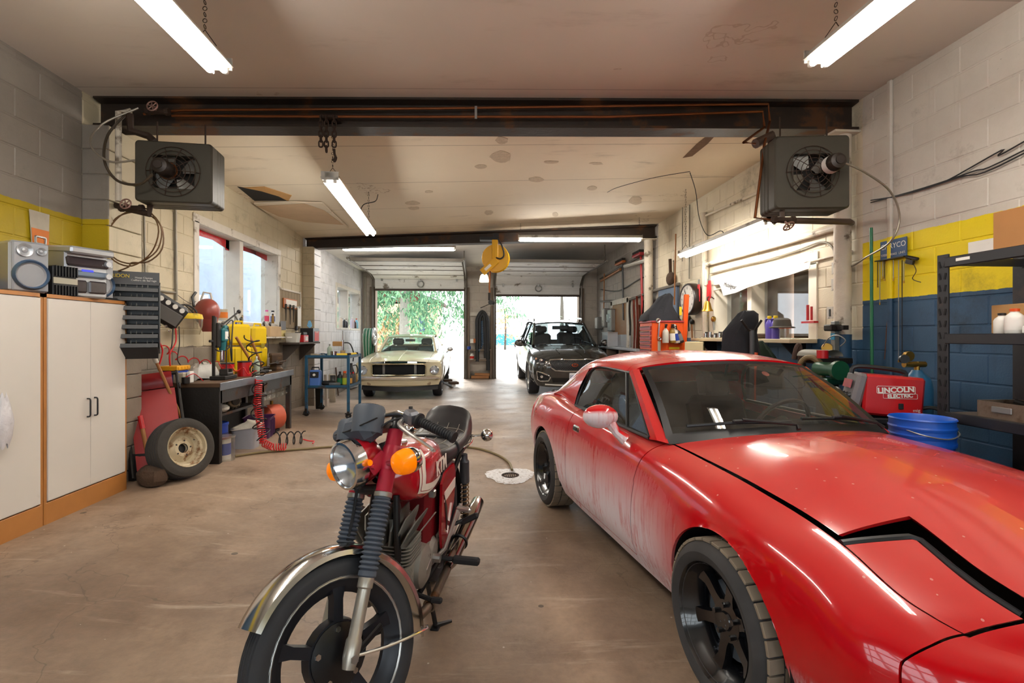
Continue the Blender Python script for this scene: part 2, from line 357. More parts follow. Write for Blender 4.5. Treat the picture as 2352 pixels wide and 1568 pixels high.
flat('peeled_patch', [(590, 468), (700, 462), (745, 478), (790, 512), (700, 505), (640, 492)], mat('bare_drywall', 'c4a98a', .8, 0, .2, 4), ceil2, -.034, .002)
for (px, py, a, b_) in ((1152, 322, 16, 9), (1150, 360, 26, 15), (948, 466, 17, 5), (1230, 412, 20, 6), (950, 478, 14, 4), (1265, 372, 20, 4), (1123, 488, 11, 6), (1275, 492, 8, 5), (1460, 460, 16, 10), (1370, 375, 16, 3), (1105, 382, 16, 5), (1360, 432, 12, 5), (985, 440, 10, 3)):
    flat('peeled_patch', [(px + a * math.cos(t) * random.uniform(.75, 1.1), py + b_ * math.sin(t) * random.uniform(.75, 1.1)) for t in [i * math.pi / 6 for i in range(12)]], mat('flaking_plaster', 'c2b39d', .85, 0, .3, 30, .5), ceil2, -.004, .003)
flat('split_seam', [(1568, 362), (1600, 330), (1650, 290), (1662, 290), (1625, 330), (1590, 358)], mat('split_board', '6a513c', .8, 0, .4, 20), ceil2, -.004, .003)
# ---------------------------------------------------------------- block walls
BW, BH = .406, .203
bm_cache = {}
def block_mesh(d, w, h, mt, axis):
    k = (round(d, 3), round(w, 3), round(h, 3), mt.name, axis)
    if k not in bm_cache:
        m = M(); m.box((0, 0, 0), (d, w, h) if axis == 'x' else (w, d, h), None, .005); bm_cache[k] = mesh('block', m, mt, 25)
    return bm_cache[k]
def sub_rects(a0, a1, b0, b1, holes):
    rects = [(a0, a1, b0, b1)]
    for h0, h1, g0, g1 in holes:
        out = []
        for (p, q, r, s) in rects:
            if q <= h0 or p >= h1 or s <= g0 or r >= g1: out.append((p, q, r, s)); continue
            if p < h0: out.append((p, h0, r, s))
            if q > h1: out.append((h1, q, r, s))
            pp, qq = max(p, h0), min(q, h1)
            if r < g0: out.append((pp, qq, r, g0))
            if s > g1: out.append((pp, qq, g1, s))
        rects = out
    return [r for r in rects if r[1] - r[0] > .03 and r[3] - r[2] > .03]
def block_wall(par, axis, plane, face, a0, a1, top, holes, mt, limit=290, zlo=0.0, dist=None, off=0.0):
    """courses of concrete block; 'axis' is the wall's normal axis, 'face' the side that shows"""
    items = []; row = 0; z = zlo
    while z < 3.6:
        a = a0 - (row % 2) * BW / 2 - off
        while a < a1:
            t = min(z + BH, top(min(max(a + BW / 2, a0), a1)) - .015)
            if t - z > .04:
                for (p, q, r, s) in sub_rects(max(a, a0), min(a + BW, a1), z, t, holes): items.append((p, q, r, s))
            a += BW
        z += BH; row += 1
    items.sort(key=(dist or (lambda it: (it[0] + it[1]) / 2)))
    rest = M(); g = .009
    for i, (p, q, r, s) in enumerate(items):
        w, h, d = q - p - g, s - r - g, .04; ca, cz = (p + q) / 2, (r + s) / 2; n = plane - face * (d / 2 - .002 * (((i * 7919) % 5) / 4.0))
        loc = (n, ca, cz) if axis == 'x' else (ca, n, cz)
        if i < limit:
            o = bpy.data.objects.new('block', block_mesh(d, w, h, mt, axis)); C.objects.link(o); o.location = loc; o.parent = par
        else: rest.box(loc, (d, w, h) if axis == 'x' else (w, d, h), None, .005)
    if rest.v: o = ob('far_block_courses', rest, mt, par, sm=25); o['kind'] = 'stuff'
W1 = (6.03, 8.40, 1.52, 2.64); W2 = (11.86, 14.15, 1.52, 2.48); W3 = (5.12, 7.30, 1.31, 2.10)
def slab_wall(x0, x1, y0, y1, ztop, holes, axis):
    """mortar bed behind the blocks"""
    m = M()
    if axis == 'x':
        for p, q, r, s in sub_rects(y0, y1, -.05, ztop, holes): m.box(((x0 + x1) / 2, (p + q) / 2, (r + s) / 2), (x1 - x0, q - p, s - r))
    else:
        for p, q, r, s in sub_rects(x0, x1, -.05, ztop, holes): m.box(((p + q) / 2, (y0 + y1) / 2, (r + s) / 2), (q - p, y1 - y0, s - r))
    return m
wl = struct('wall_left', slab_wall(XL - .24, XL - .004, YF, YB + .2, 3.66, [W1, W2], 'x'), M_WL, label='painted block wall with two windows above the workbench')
wr = struct('wall_right', slab_wall(XR + .004, XR + .24, YF, YB + .2, 3.66, [W3], 'x'), M_WR, label='painted block wall with the office window and tools')
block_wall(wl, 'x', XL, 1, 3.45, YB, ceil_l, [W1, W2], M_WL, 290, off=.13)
block_wall(wr, 'x', XR, -1, 2.85, YB, ceil_r, [W3], M_WR, 290, off=.2)
DOOR1, DOOR2 = (-2.80, -.30), (.56, 2.98)
wb_ = struct('wall_back', slab_wall(XL - .2, XR + .2, YB + .004, YB + .22, 3.66, [(DOOR1[0], DOOR1[1], -1, 2.72), (DOOR2[0], DOOR2[1], -1, 2.72)], 'y'), M_WB, label='block end wall with two open overhead doors')
block_wall(wb_, 'y', YB, -1, XL, XR, lambda x: ceil_z(x, YB), [(DOOR1[0], DOOR1[1], -1, 2.72), (DOOR2[0], DOOR2[1], -1, 2.72)], M_WB, 280, zlo=.12, dist=lambda it: abs((it[0] + it[1]) / 2 - .13))
# wall behind the camera with a glazed overhead door
G3 = (-2.9, .1, .0, 2.6); G4 = (.9, 3.2, 1.0, 2.3)
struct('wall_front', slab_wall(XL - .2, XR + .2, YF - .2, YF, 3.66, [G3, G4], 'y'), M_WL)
d3 = struct('door_3', M().box((-1.4, YF - .1, .4), (3.0, .05, .8), None, .01), M_WOODW)
gm = M(); pm = M()
for r_ in range(3):
    z0, z1 = .8 + r_ * .6, 1.4 + r_ * .6
    for k in range(5): gm.box((-2.9 + .6 * k + .3, YF - .1, (z0 + z1) / 2), (.52, .008, .5))
    pm.box((-1.4, YF - .1, z0 + .02), (3.0, .06, .06)); pm.box((-1.4, YF - .1, z1 - .02), (3, .06, .04))
for k in range(6): pm.box((-2.9 + .6 * k, YF - .1, 1.7), (.08, .06, 1.8))
ob('door_pane', gm, glass('window_glass', (.93, .96, .97)), d3); ob('door_rail', pm, M_WOODW, d3)
w4 = struct('window_4', M().box((2.05, YF - .1, 1.02), (2.3, .1, .05)).box((2.05, YF - .1, 2.28), (2.3, .1, .05)).box((.92, YF - .1, 1.65), (.05, .1, 1.3)).box((3.18, YF - .1, 1.65), (.05, .1, 1.3)).box((2.05, YF - .1, 1.65), (.05, .1, 1.3)), M_WOODW)
ob('pane', M().box((2.05, YF - .1, 1.65), (2.2, .006, 1.2)), MATS['window_glass'], w4)
# pilasters on the left wall, each a stack of blocks
for y0 in (4.33, 9.58):
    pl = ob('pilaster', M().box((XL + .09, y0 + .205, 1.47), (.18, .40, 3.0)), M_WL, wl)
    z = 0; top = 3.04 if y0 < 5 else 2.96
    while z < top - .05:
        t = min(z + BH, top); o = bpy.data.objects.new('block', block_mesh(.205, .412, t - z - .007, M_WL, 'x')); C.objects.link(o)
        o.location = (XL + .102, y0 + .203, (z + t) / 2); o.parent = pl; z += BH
# right wall: small step where the front bay's blockwork is built out
ob('blockwork_return', spl and M().box((XR - .012, 4.08, 1.75), (.03, .05, 3.5), None, .01), M_WR, wr)
# ---------------------------------------------------------------- steel beams and pipe columns
def ibeam(name, y, zl, zr, dl, dr_, label):
    sec = lambda zb, d: [(0, 0), (.2, 0), (.2, .022), (.112, .034), (.112, d - .034), (.2, d - .022), (.2, d), (0, d), (0, d - .022), (.088, d - .034), (.088, .034), (0, .022)]
    m = M(); P = []
    for x, zb, d in ((XL + .02, zl, dl), (XR - .02, zr, dr_)): P.append([(x, y + a, zb + b) for a, b in sec(zb, d)])
    m.grid(P, cv=True); n = 12; m.f.append(tuple(range(n))); m.f.append(tuple(reversed(range(n, 2 * n))))
    return struct(name, m, M_STEEL, label=label, sm=25)
ibeam('steel_beam', 4.42, 3.065, 3.225, .25, .27, 'dark rusty steel beam across the front of the middle bay')
ibeam('steel_beam', 9.64, 2.945, 3.24, .20, .24, 'dark steel beam across the back of the middle bay')
M_COL = mat('column_paint', 'c9bfae', .6, 0, .18, 9, .35, 40, dirt='6e6152', da=.25)
def pcol(p, r, h, label, base_blue):
    m = M(); m.cyl((0, 0, 0), (0, 0, h), r, n=24); m.box((0, 0, h + .01), (.3, .22, .02)); m.box((0, 0, .01), (.25, .25, .02))
    o = struct('support_column', m, M_COL, p, label=label)
    if base_blue: ob('blue_base_paint', M().lathe([(r + .002, .02), (r + .002, 1.33), (r + .004, 1.36)], n=24), mat('navy_paint', '2b4d6b', .5, 0, .15, 8), o)
    return o
pcol((3.405, 4.53, 0), .072, 3.20, 'white speckled steel pipe column with a blue base', True)
pcol((3.36, 9.75, 0), .085, 3.2, 'cream flaking pipe column beside the red tool chest', False)
# ---------------------------------------------------------------- windows
M_GL = glass('window_glass_dusty', (.9, .93, .95), 0, .12, 'c8c4bc')
M_TAPE = mat('red_film', 'b3141f', .25, 0, .3, 25, .6, 30)
def window(name, X, w, face, mull, frame, mtf, label, depth=.16):
    y0, y1, z0, z1 = w; o = struct(name, M().box((X - face * .13, (y0 + y1) / 2, z0 - .015), (.28, y1 - y0 + .06, .05), None, .006), mtf, label=label); t = frame
    xf_ = X - face * .02
    for nm, c_, d in (('frame_head', (xf_, (y0 + y1) / 2, z1 + t / 2 - .02), (.07, y1 - y0 + 2 * t, t)), ('frame_jamb', (xf_, y0 - t / 2 + .02, (z0 + z1) / 2), (.07, t, z1 - z0)), ('frame_jamb', (xf_, y1 + t / 2 - .02, (z0 + z1) / 2), (.07, t, z1 - z0))):
        ob(nm, M().box(c_, d, None, .004), mtf, o)
    for nm, c_, d in (('reveal', (X - face * .13, y0 + .012, (z0 + z1) / 2), (.24, .024, z1 - z0)), ('reveal', (X - face * .13, y1 - .012, (z0 + z1) / 2), (.24, .024, z1 - z0)), ('reveal', (X - face * .13, (y0 + y1) / 2, z1 - .012), (.24, y1 - y0, .024))):
        ob(nm, M().box(c_, d), mtf, o)
    e = [y0 + .03] + [v for a in mull for v in (a - .05, a + .05)] + [y1 - .03]
    for a in mull: ob('mullion', M().box((X - face * .12, a, (z0 + z1) / 2), (.22, .1, z1 - z0), None, .004), mtf, o)
    for k in range(0, len(e), 2):
        ob('pane', M().box((X - face * .19, (e[k] + e[k + 1]) / 2, (z0 + z1) / 2 + .01), (.006, e[k + 1] - e[k], z1 - z0 - .04)), M_GL, o)
    return o
w1 = window('window_1', XL, W1, 1, [7.16], .10, M_WOODW, 'wide two-pane window with red tape under its head')
rt = M()
for y0, y1, h0, h1 in ((6.07, 6.7, .085, .07), (6.7, 7.12, .07, .13), (7.02, 7.25, .14, .13), (7.25, 7.9, .07, .06), (7.9, 8.36, .06, .09)): rt.add([(XL - .15, y0, 2.62), (XL - .15, y1, 2.62), (XL - .15, y1, 2.62 - h1), (XL - .15, y0, 2.62 - h0), (XL - .16, y0, 2.62), (XL - .16, y1, 2.62), (XL - .16, y1, 2.62 - h1), (XL - .16, y0, 2.62 - h0)], [(0, 1, 2, 3), (4, 7, 6, 5), (3, 2, 6, 7), (0, 3, 7, 4), (1, 5, 6, 2)])
ob('red_tape', rt, M_TAPE, w1)
w2 = window('window_2', XL, W2, 1, [12.95], .09, M_WOODW, 'deep two-pane window with bottles on the sill beyond the pilaster')
w3 = window('window_3', XR, W3, -1, [6.35], .13, mat('office_frame_paint', 'e6e0d0', .5, 0, .06, 6), 'white framed office window with a torn paper strip across it')
# office behind the window
om = M()
M_OFF = mat('office_panelling', '7a5228', .6, 0, .25, 4)
om.box((5.4, 6.2, 1.6), (.05, 4.2, 3.2)); om.box((4.6, 4.3, 1.6), (1.7, .05, 3.2)); om.box((4.6, 8.4, 1.6), (1.7, .05, 3.2)); om.box((4.6, 6.3, 2.75), (1.8, 4.2, .05)); om.box((4.6, 6.3, .3), (1.8, 4.2, .05))
struct('wall_office', om, M_OFF)
ol = thing('ceiling_lamp', 'round glowing ceiling lamp inside the office', 'lamp', (4.4, 5.9, 2.70))
ob('lamp_base', M().lathe([(0, .02), (.12, .02), (.12, 0)], n=16), M_GREYM, ol); ob('lamp_globe', M().lathe([(.11, 0), (.10, -.05), (.05, -.09), (0, -.1)], n=16), mat('warm_globe', 'ffdca0', .4, emis=7, ecol='ffd090', var=0), ol)
# ---------------------------------------------------------------- fluorescent fixtures
M_TUBE = mat('lit_tube', 'ffffff', .3, 0, 0, emis=TUBE_POWER, ecol='fff8ee'); M_FIX = mat('fixture_enamel', 'b9b4aa', .45, 0, .1, 8, dirt='7d756a', da=.2)
def fixture(a, b, label, chains=(), wide=.16, drop=True, flip=(0, 0, -1)):
    a, b = Vector(a), Vector(b); d = (b - a); L = d.length; rz = math.degrees(math.atan2(d.y, d.x))
    t = thing('fluorescent_fixture', label, 'light fixture', a, rz, 'fluorescent tube fixtures')
    t.rotation_euler = (0, -math.asin(d.z / L), R(rz))
    ob('housing', M().box((L / 2, 0, .055), (L, wide * .62, .06), None, .006).box((L / 2, wide * .36, .028), (L, wide * .30, .012), (24, 0, 0)).box((L / 2, -wide * .36, .028), (L, wide * .30, .012), (-24, 0, 0)), M_FIX, t)
    for s in (-1, 1):
        ob('tube_lamp', M().cyl((.035, s * wide * .26, 0), (L - .035, s * wide * .26, 0), .019, n=12), M_TUBE, t)
        for x in (.018, L - .018): ob('lamp_holder', M().box((x, s * wide * .26, .012), (.03, .03, .05), None, .005), M_WHITE, t)
    for x in (0.004, L - .004): ob('end_cap', M().box((x, 0, .05), (.008, wide * .95, .075)), M_FIX, t)
    for x in chains:
        q = a + d * x; top = ceil_z(q.x, q.y) - q.z
        m = M(); n = max(2, int((top - .16) / .035))
        for s in (-1, 1): m.cyl((L * x, s * wide * .4, .07), (L * x, 0, .16), .0025, n=5)
        for k in range(n): m.torus((L * x, 0, .16 + (k + .5) * (top - .16) / n), (1, 0, 0) if k % 2 else (0, 1, 0), .012, .0025, 8, 4)
        ob('hanging_chain', m, M_CHAIN, t)
    return t
fixture((-1.555, .80, 2.95), (-1.555, 3.24, 2.95), 'lit twin-tube fixture hanging over the white cabinets', (.1, .93))
fixture((2.02, .47, 2.95), (2.02, 2.91, 2.95), 'lit twin-tube fixture hanging over the red sports car', (.1, .93))
fixture((-1.31, 4.72, 2.74), (-1.45, 7.22, 2.74), 'lit twin-tube fixture hanging by chains above the workbench aisle', (.05, .93))
pa, pb = at_depth(786, 573, 10.25), at_depth(1046, 573, 10.25); fixture(pa, pb, 'lit tube fixture behind the beam over the cream car')
pa, pb = at_depth(1190, 551, 9.2), at_depth(1474, 552, 9.2); fixture(pa, pb, 'lit tube fixture hung before the back beam right of the yellow reel', (.02, .98))
fixture((3.05, 5.10, 2.51), (3.05, 7.36, 2.51), 'lit twin-tube fixture along the wall above the office window', (.03, .95))
# ================================================================ cars: a body is a surface spanned over rails
def herm(x, xs, P):
    """smooth interpolation of rows P (n,...) at knots xs; x: (N,)"""
    xs = np.asarray(xs, float); P = np.asarray(P, float); n = len(xs); h = np.diff(xs); sh = (-1,) + (1,) * (P.ndim - 1)
    d = np.diff(P, axis=0) / h.reshape(sh); m = np.empty_like(P); m[0] = d[0]; m[-1] = d[-1]
    if n > 2: m[1:-1] = (d[1:] * h[:-1].reshape(sh) + d[:-1] * h[1:].reshape(sh)) / (h[1:] + h[:-1]).reshape(sh)
    x = np.clip(np.asarray(x, float), xs[0], xs[-1]); i = np.clip(np.searchsorted(xs, x) - 1, 0, n - 2); t = ((x - xs[i]) / h[i]).reshape(sh); hh = h[i].reshape(sh)
    return (2 * t ** 3 - 3 * t ** 2 + 1) * P[i] + (t ** 3 - 2 * t ** 2 + t) * hh * m[i] + (-2 * t ** 3 + 3 * t ** 2) * P[i + 1] + (t ** 3 - t ** 2) * hh * m[i + 1]
class Surf:
    def __init__(s, stations):
        s.t = [k for k, _ in stations]; s.A = np.array([[p if len(p) == 3 else (k,) + tuple(p) for p in row] for k, row in stations], float); s.n = s.A.shape[1]
    def ev(s, t, v):
        t, v = np.broadcast_arrays(np.asarray(t, float), np.asarray(v, float)); shp = t.shape; t = t.ravel(); v = v.ravel()
        B = herm(t, s.t, s.A); n = s.n; m = np.empty_like(B); m[:, 1:-1] = (B[:, 2:] - B[:, :-2]) / 2; m[:, 0] = B[:, 1] - B[:, 0]; m[:, -1] = B[:, -1] - B[:, -2]
        i = np.clip(np.floor(v).astype(int), 0, n - 2); q = (v - i)[:, None]; k = np.arange(len(t))
        out = (2 * q ** 3 - 3 * q ** 2 + 1) * B[k, i] + (q ** 3 - 2 * q ** 2 + q) * m[k, i] + (-2 * q ** 3 + 3 * q ** 2) * B[k, i + 1] + (q ** 3 - q ** 2) * m[k, i + 1]
        return out.reshape(shp + (3,))
    def patch(s, t0, t1, v0, v1, nt, nv, side=1, holes=(), lip=.014):
        """a panel between two stations and two rails; t0/t1 may depend on v; holes: (x, z, radius) wheel openings"""
        a = np.linspace(0, 1, nt)[:, None]; v = np.linspace(v0, v1, nv)[None, :]
        T0 = np.array([[t0(x) if callable(t0) else t0 for x in v[0]]]); T1 = np.array([[t1(x) if callable(t1) else t1 for x in v[0]]])
        G = s.ev(T0 + (T1 - T0) * a, v + a * 0)
        ins = np.zeros(G.shape[:2], bool)
        for cx, cz, r in holes: ins |= np.hypot(G[..., 0] - cx, G[..., 2] - cz) < r
        keep = [(i, j) for i in range(nt - 1) for j in range(nv - 1) if not ins[i:i + 2, j:j + 2].all()]
        for cx, cz, r in holes:
            dx, dz = G[..., 0] - cx, G[..., 2] - cz; d = np.maximum(np.hypot(dx, dz), 1e-6); w = d < r
            G[..., 0] = np.where(w, cx + dx / d * r, G[..., 0]); G[..., 2] = np.where(w, cz + dz / d * r, G[..., 2])
        G[..., 1] *= side; m = M(); m.add([tuple(p) for p in G.reshape(-1, 3)], [(i * nv + j, (i + 1) * nv + j, (i + 1) * nv + j + 1, i * nv + j + 1) for i, j in keep])
        if lip:
            c = np.array([0.0, 0.0, .45]); edge = {}
            for q in m.f:
                for a_, b_ in zip(q, q[1:] + q[:1]): edge[(min(a_, b_), max(a_, b_))] = edge.get((min(a_, b_), max(a_, b_)), 0) + 1
            for (a_, b_), k in edge.items():
                if k == 1:
                    va, vb = np.array(m.v[a_]), np.array(m.v[b_])
                    f_ = lambda p: p + (np.array([p[0] * .9, 0, .4]) - p) / max(np.linalg.norm(np.array([p[0] * .9, 0, .4]) - p), .05) * lip
                    m.add([va, vb, f_(vb), f_(va)], [(0, 1, 2, 3)])
        return m
    def shell(s, off, vmax, nt=60, nv=24, holes=()):  # dark underlay added to block light through a body's panel gaps
        m = M()
        for side in (-1, 1):
            q = s.patch(s.t[0], s.t[-1], 0, vmax, nt, nv, side, holes, 0); P = np.array(q.v); c = np.array([0, 0, .45]); d = c - P * np.array([.85, 0, 0]) - P * np.array([0, 1, 0]) * 1
            d = np.stack([-P[:, 0] * .06, -P[:, 1], .4 - P[:, 2]], 1); d /= np.maximum(np.linalg.norm(d, axis=1, keepdims=True), 1e-6); P = P + d * off; m.add([tuple(p) for p in P], q.f)
        return m
M_TYRE = mat('tyre_rubber', '26262a', .7, 0, .2, 20, .15, 60); M_CHROME = mat('chrome', 'dcdcdc', .12, 1, .05, 5); M_ALU = mat('brushed_aluminium', 'b5b4b0', .35, .9, .12, 14)
M_RIMB = mat('black_gloss_rim', '0d0e12', .22, 0, .3, 8, dirt='5a6470', da=.05, coat=.6); M_DIRTY = mat('dusty_tyre_tread', '8a7d6c', .9, 0, .25, 9)
M_TYRED = mat('dusty_tyre_wall', '3d3c3c', .85, 0, .35, 12)
def wheel(par, pos, side, rad, wid, rim, spokes=6, rimmat=None, tyre=None, tread=None, blocks=0, spin=0.0, cup=.0, gap=.22, hubm=None, name='wheel', hubr=.2, disc=True, nuts=True):
    """tyre, rim barrel, spokes and hub around a lateral axle; side is the outward direction in y"""
    w = wid / 2; rimmat = rimmat or M_ALU; o = bpy.data.objects.new(name, None); C.objects.link(o); o.parent = par; o.location = pos; ax = (0, side, 0)
    ob('tyre', M().lathe([(rim * .985, -w * .82), (rim + .012, -w * .95), ((rad + rim) / 2, -w * 1.04), (rad - .022, -w * .96), (rad - .006, -w * .80), (rad, -w * .5), (rad + .001, 0), (rad, w * .5), (rad - .006, w * .80), (rad - .022, w * .96), ((rad + rim) / 2, w * 1.04), (rim + .012, w * .95), (rim * .985, w * .82)], (0, 0, 0), ax, 56), tyre or M_TYRE, o)
    if blocks:
        m = M()
        for i in range(blocks):
            for k, (y, wy) in enumerate(((-w * .62, w * .5), (-w * .05, w * .56), (w * .56, w * .52))):
                a = 2 * math.pi * (i + (.5 if k == 1 else 0) + .15 * k) / blocks; L = 2 * math.pi * rad / blocks * .88
                m.box((math.cos(a) * (rad + .001), side * y, math.sin(a) * (rad + .001)), (.012, wy, L), (0, -math.degrees(a), 0), .002)
        t_ = ob('tread_blocks', m, tread or M_DIRTY, o, sm=25)
    ob('rim', M().lathe([(rim * .97, -w * .8), (rim * .92, -w * .6), (rim * .80, -w * .3), (rim * .80, w * .1), (rim * .90, w * .55), (rim * .97, w * .68), (rim * 1.0, w * .86), (rim * 1.03, w * .95), (rim * 1.03, w * .88)], (0, 0, 0), ax, 48), rimmat, o)
    d = w * (.62 - cup)
    m = M()
    for i in range(spokes):
        a = spin + 2 * math.pi * i / spokes; u = Vector((math.cos(a), 0, math.sin(a))); v = Vector((-math.sin(a), 0, math.cos(a)))
        P = []
        for r_, hw, yy, th in ((rim * .16, rim * gap, d, .02), (rim * .45, rim * gap * .62, d + .004, .03), (rim * .72, rim * gap * .6, d + .006, .03), (rim * .93, rim * gap * .95, w * .5, .03)):
            c_ = u * r_; P.append([c_ + v * hw + Vector((0, side * (yy - th), 0)), c_ + v * hw * .8 + Vector((0, side * yy, 0)), c_ - v * hw * .8 + Vector((0, side * yy, 0)), c_ - v * hw + Vector((0, side * (yy - th), 0))])
        m.grid(P, cv=True)
    ob('spokes', m, rimmat, o, sm=30)
    hb = M().lathe([(0, d + .012), (rim * hubr * .6, d + .012), (rim * hubr * .7, d + .004), (rim * hubr * 1.5, d + .003), (rim * hubr * 1.6, d - .03)], (0, 0, 0), ax, 24)
    ob('hub', hb, hubm or rimmat, o)
    for i in range((5 if spokes != 4 else 4) if nuts else 0):
        ln = M(); a = 2 * math.pi * i / (5 if spokes != 4 else 4) + .4; ln.cyl((math.cos(a) * rim * hubr * 1.15, side * d, math.sin(a) * rim * hubr * 1.15), (math.cos(a) * rim * hubr * 1.15, side * (d + .018), math.sin(a) * rim * hubr * 1.15), .010, n=6)
        ob('lug_nut', ln, M_CHROME if rimmat is not M_RIMB else M_RIMB, o)
    if disc: ob('brake_disc', M().lathe([(.04, w * .05), (rim * .68, w * .05), (rim * .68, w * .05 - .02), (.04, w * .05 - .02)], (0, 0, 0), ax, 32), mat('brake_steel', '5a6672', .5, .5, .3, 10), o)
    return o
def quadpatch(c00, c10, c11, c01, n=8, bulge=(0, 0, 0), th=0.0):
    a, b, c_, d = (np.array(x, float) for x in (c00, c10, c11, c01)); bu = np.array(bulge, float); P = []
    for i in range(n + 1):
        u = i / n; row = []
        for j in range(n + 1):
            v = j / n; p = a * (1 - u) * (1 - v) + b * u * (1 - v) + c_ * u * v + d * (1 - u) * v + bu * 16 * u * (1 - u) * v * (1 - v); row.append(tuple(p))
        P.append(row)
    return P
# ---------------------------------------------------------------- the red sports car
def red_paint():
    mt, nt, b = newmat('dust_and_sheen_red_paint'); tc = nt.nodes.new('ShaderNodeTexCoord').outputs['Object']; sp = nd(nt, 'ShaderNodeSeparateXYZ', None, Vector=tc).outputs
    nz = nd(nt, 'ShaderNodeSeparateXYZ', None, Vector=nt.nodes.new('ShaderNodeNewGeometry').outputs['Normal']).outputs[2]
    red = hx('c4000e')
    st = nd(nt, 'ShaderNodeMapping', None, Vector=tc, Scale=(60, 60, 1.3)).outputs[0]; streak = noise(nt, st, 1.0, 5, .7); blot = noise(nt, tc, 3.2, 5, .6)
    low = ramp(nt, sp[2], .78, .34); rear = ramp(nt, sp[0], 1.02, .45)
    d = mth(nt, 'MULTIPLY', mth(nt, 'MULTIPLY', low, rear), ramp(nt, mth(nt, 'ADD', mth(nt, 'MULTIPLY', streak, .75), mth(nt, 'MULTIPLY', blot, .6)), .37, .72))
    front = mth(nt, 'MULTIPLY', ramp(nt, sp[2], .36, .24), ramp(nt, mth(nt, 'ADD', streak, mth(nt, 'MULTIPLY', blot, .4)), .5, .85))
    d = mth(nt, 'MAXIMUM', d, front); side = mth(nt, 'SUBTRACT', 1.0, ramp(nt, nz, .25, .6)); d = mth(nt, 'MULTIPLY', d, side)
    col = mixc(nt, mth(nt, 'MULTIPLY', d, .92), red, hx('e2dbe0'))
    top = mth(nt, 'MULTIPLY', ramp(nt, nz, .55, .95), mth(nt, 'MULTIPLY_ADD', noise(nt, tc, 2.0, 2, .5), .20, .10)); col = mixc(nt, top, col, hx('c08a7e'))  # paler up-facing tint: dust plus the ceiling's reflection painted into the colour
    spk = mth(nt, 'MULTIPLY', mth(nt, 'LESS_THAN', nd(nt, 'ShaderNodeTexVoronoi', None, Vector=tc, Scale=16.0).outputs[0], .07), ramp(nt, nz, .5, .8)); col = mixc(nt, mth(nt, 'MULTIPLY', spk, .5), col, hx('d8a8a0'))
    lk(nt, col, b.inputs['Base Color']); b.inputs['Specular IOR Level'].default_value = .25
    lk(nt, mth(nt, 'MULTIPLY_ADD', d, .5, .22, True), b.inputs['Roughness'])
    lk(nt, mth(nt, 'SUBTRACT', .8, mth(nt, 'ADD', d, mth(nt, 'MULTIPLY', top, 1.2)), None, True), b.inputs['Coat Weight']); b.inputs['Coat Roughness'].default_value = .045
    return mt
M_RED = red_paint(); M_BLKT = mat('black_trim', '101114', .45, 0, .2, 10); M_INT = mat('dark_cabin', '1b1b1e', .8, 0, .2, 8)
MI = Surf([
 (-1.98, [(-1.88, 0, .28), (-1.93, 0, .38), (-1.97, 0, .52), (-1.96, 0, .62), (-1.95, 0, .72), (-1.90, 0, .80), (-1.89, 0, .815), (-1.88, 0, .82)]),
 (-1.95, [(-1.86, .3, .28), (-1.91, .32, .38), (-1.95, .33, .52), (-1.94, .33, .62), (-1.92, .32, .73), (-1.88, .30, .805), (-1.875, .2, .825), (-1.87, 0, .835)]),
 (-1.85, [(-1.80, .58, .27), (-1.83, .64, .38), (-1.85, .66, .52), (-1.85, .655, .63), (-1.83, .63, .74), (-1.79, .56, .815), (-1.78, .33, .845), (-1.78, 0, .855)]),
 (-1.65, [(-1.62, .68, .25), (-1.64, .75, .36), (-1.65, .775, .52), (-1.65, .765, .66), (-1.64, .73, .765), (-1.62, .65, .835), (-1.61, .36, .865), (-1.61, 0, .875)]),
 (-1.13, [(.74, .19), (.81, .30), (.838, .50), (.826, .68), (.775, .80), (.68, .865), (.37, .89), (0, .90)]),
 (-.62, [(.745, .17), (.80, .30), (.82, .48), (.815, .65), (.785, .775), (.71, .835), (.4, .86), (0, .87)]),
 (0, [(.745, .17), (.80, .30), (.818, .46), (.812, .63), (.785, .75), (.705, .820), (.4, .85), (0, .86)]),
 (.45, [(.745, .17), (.80, .30), (.82, .46), (.81, .62), (.765, .75), (.645, .815), (.36, .855), (0, .87)]),
 (.80, [(.74, .17), (.80, .30), (.825, .46), (.815, .61), (.755, .735), (.64, .795), (.355, .835), (0, .848)]),
 (1.13, [(.735, .18), (.805, .30), (.838, .46), (.822, .61), (.755, .715), (.635, .765), (.35, .80), (0, .812)]),
 (1.5, [(.72, .20), (.785, .30), (.805, .46), (.79, .58), (.735, .655), (.625, .70), (.365, .722), (0, .732)]),
 (1.7, [(1.68, .64, .19), (1.70, .72, .30), (1.71, .745, .42), (1.70, .73, .51), (1.70, .675, .565), (1.70, .585, .605), (1.72, .37, .637), (1.73, 0, .65)]),
 (1.85, [(1.80, .45, .19), (1.86, .52, .30), (1.88, .54, .41), (1.865, .53, .475), (1.84, .50, .52), (1.82, .45, .545), (1.84, .29, .575), (1.86, 0, .585)]),
 (1.96, [(1.88, .2, .19), (1.95, .24, .30), (1.97, .25, .40), (1.95, .25, .455), (1.93, .24, .49), (1.905, .22, .51), (1.90, .14, .53), (1.905, 0, .54)]),
 (2.0, [(1.9, 0, .19), (1.97, 0, .30), (1.985, 0, .40), (1.97, 0, .455), (1.945, 0, .49), (1.92, 0, .51), (1.915, 0, .525), (1.905, 0, .535)])])
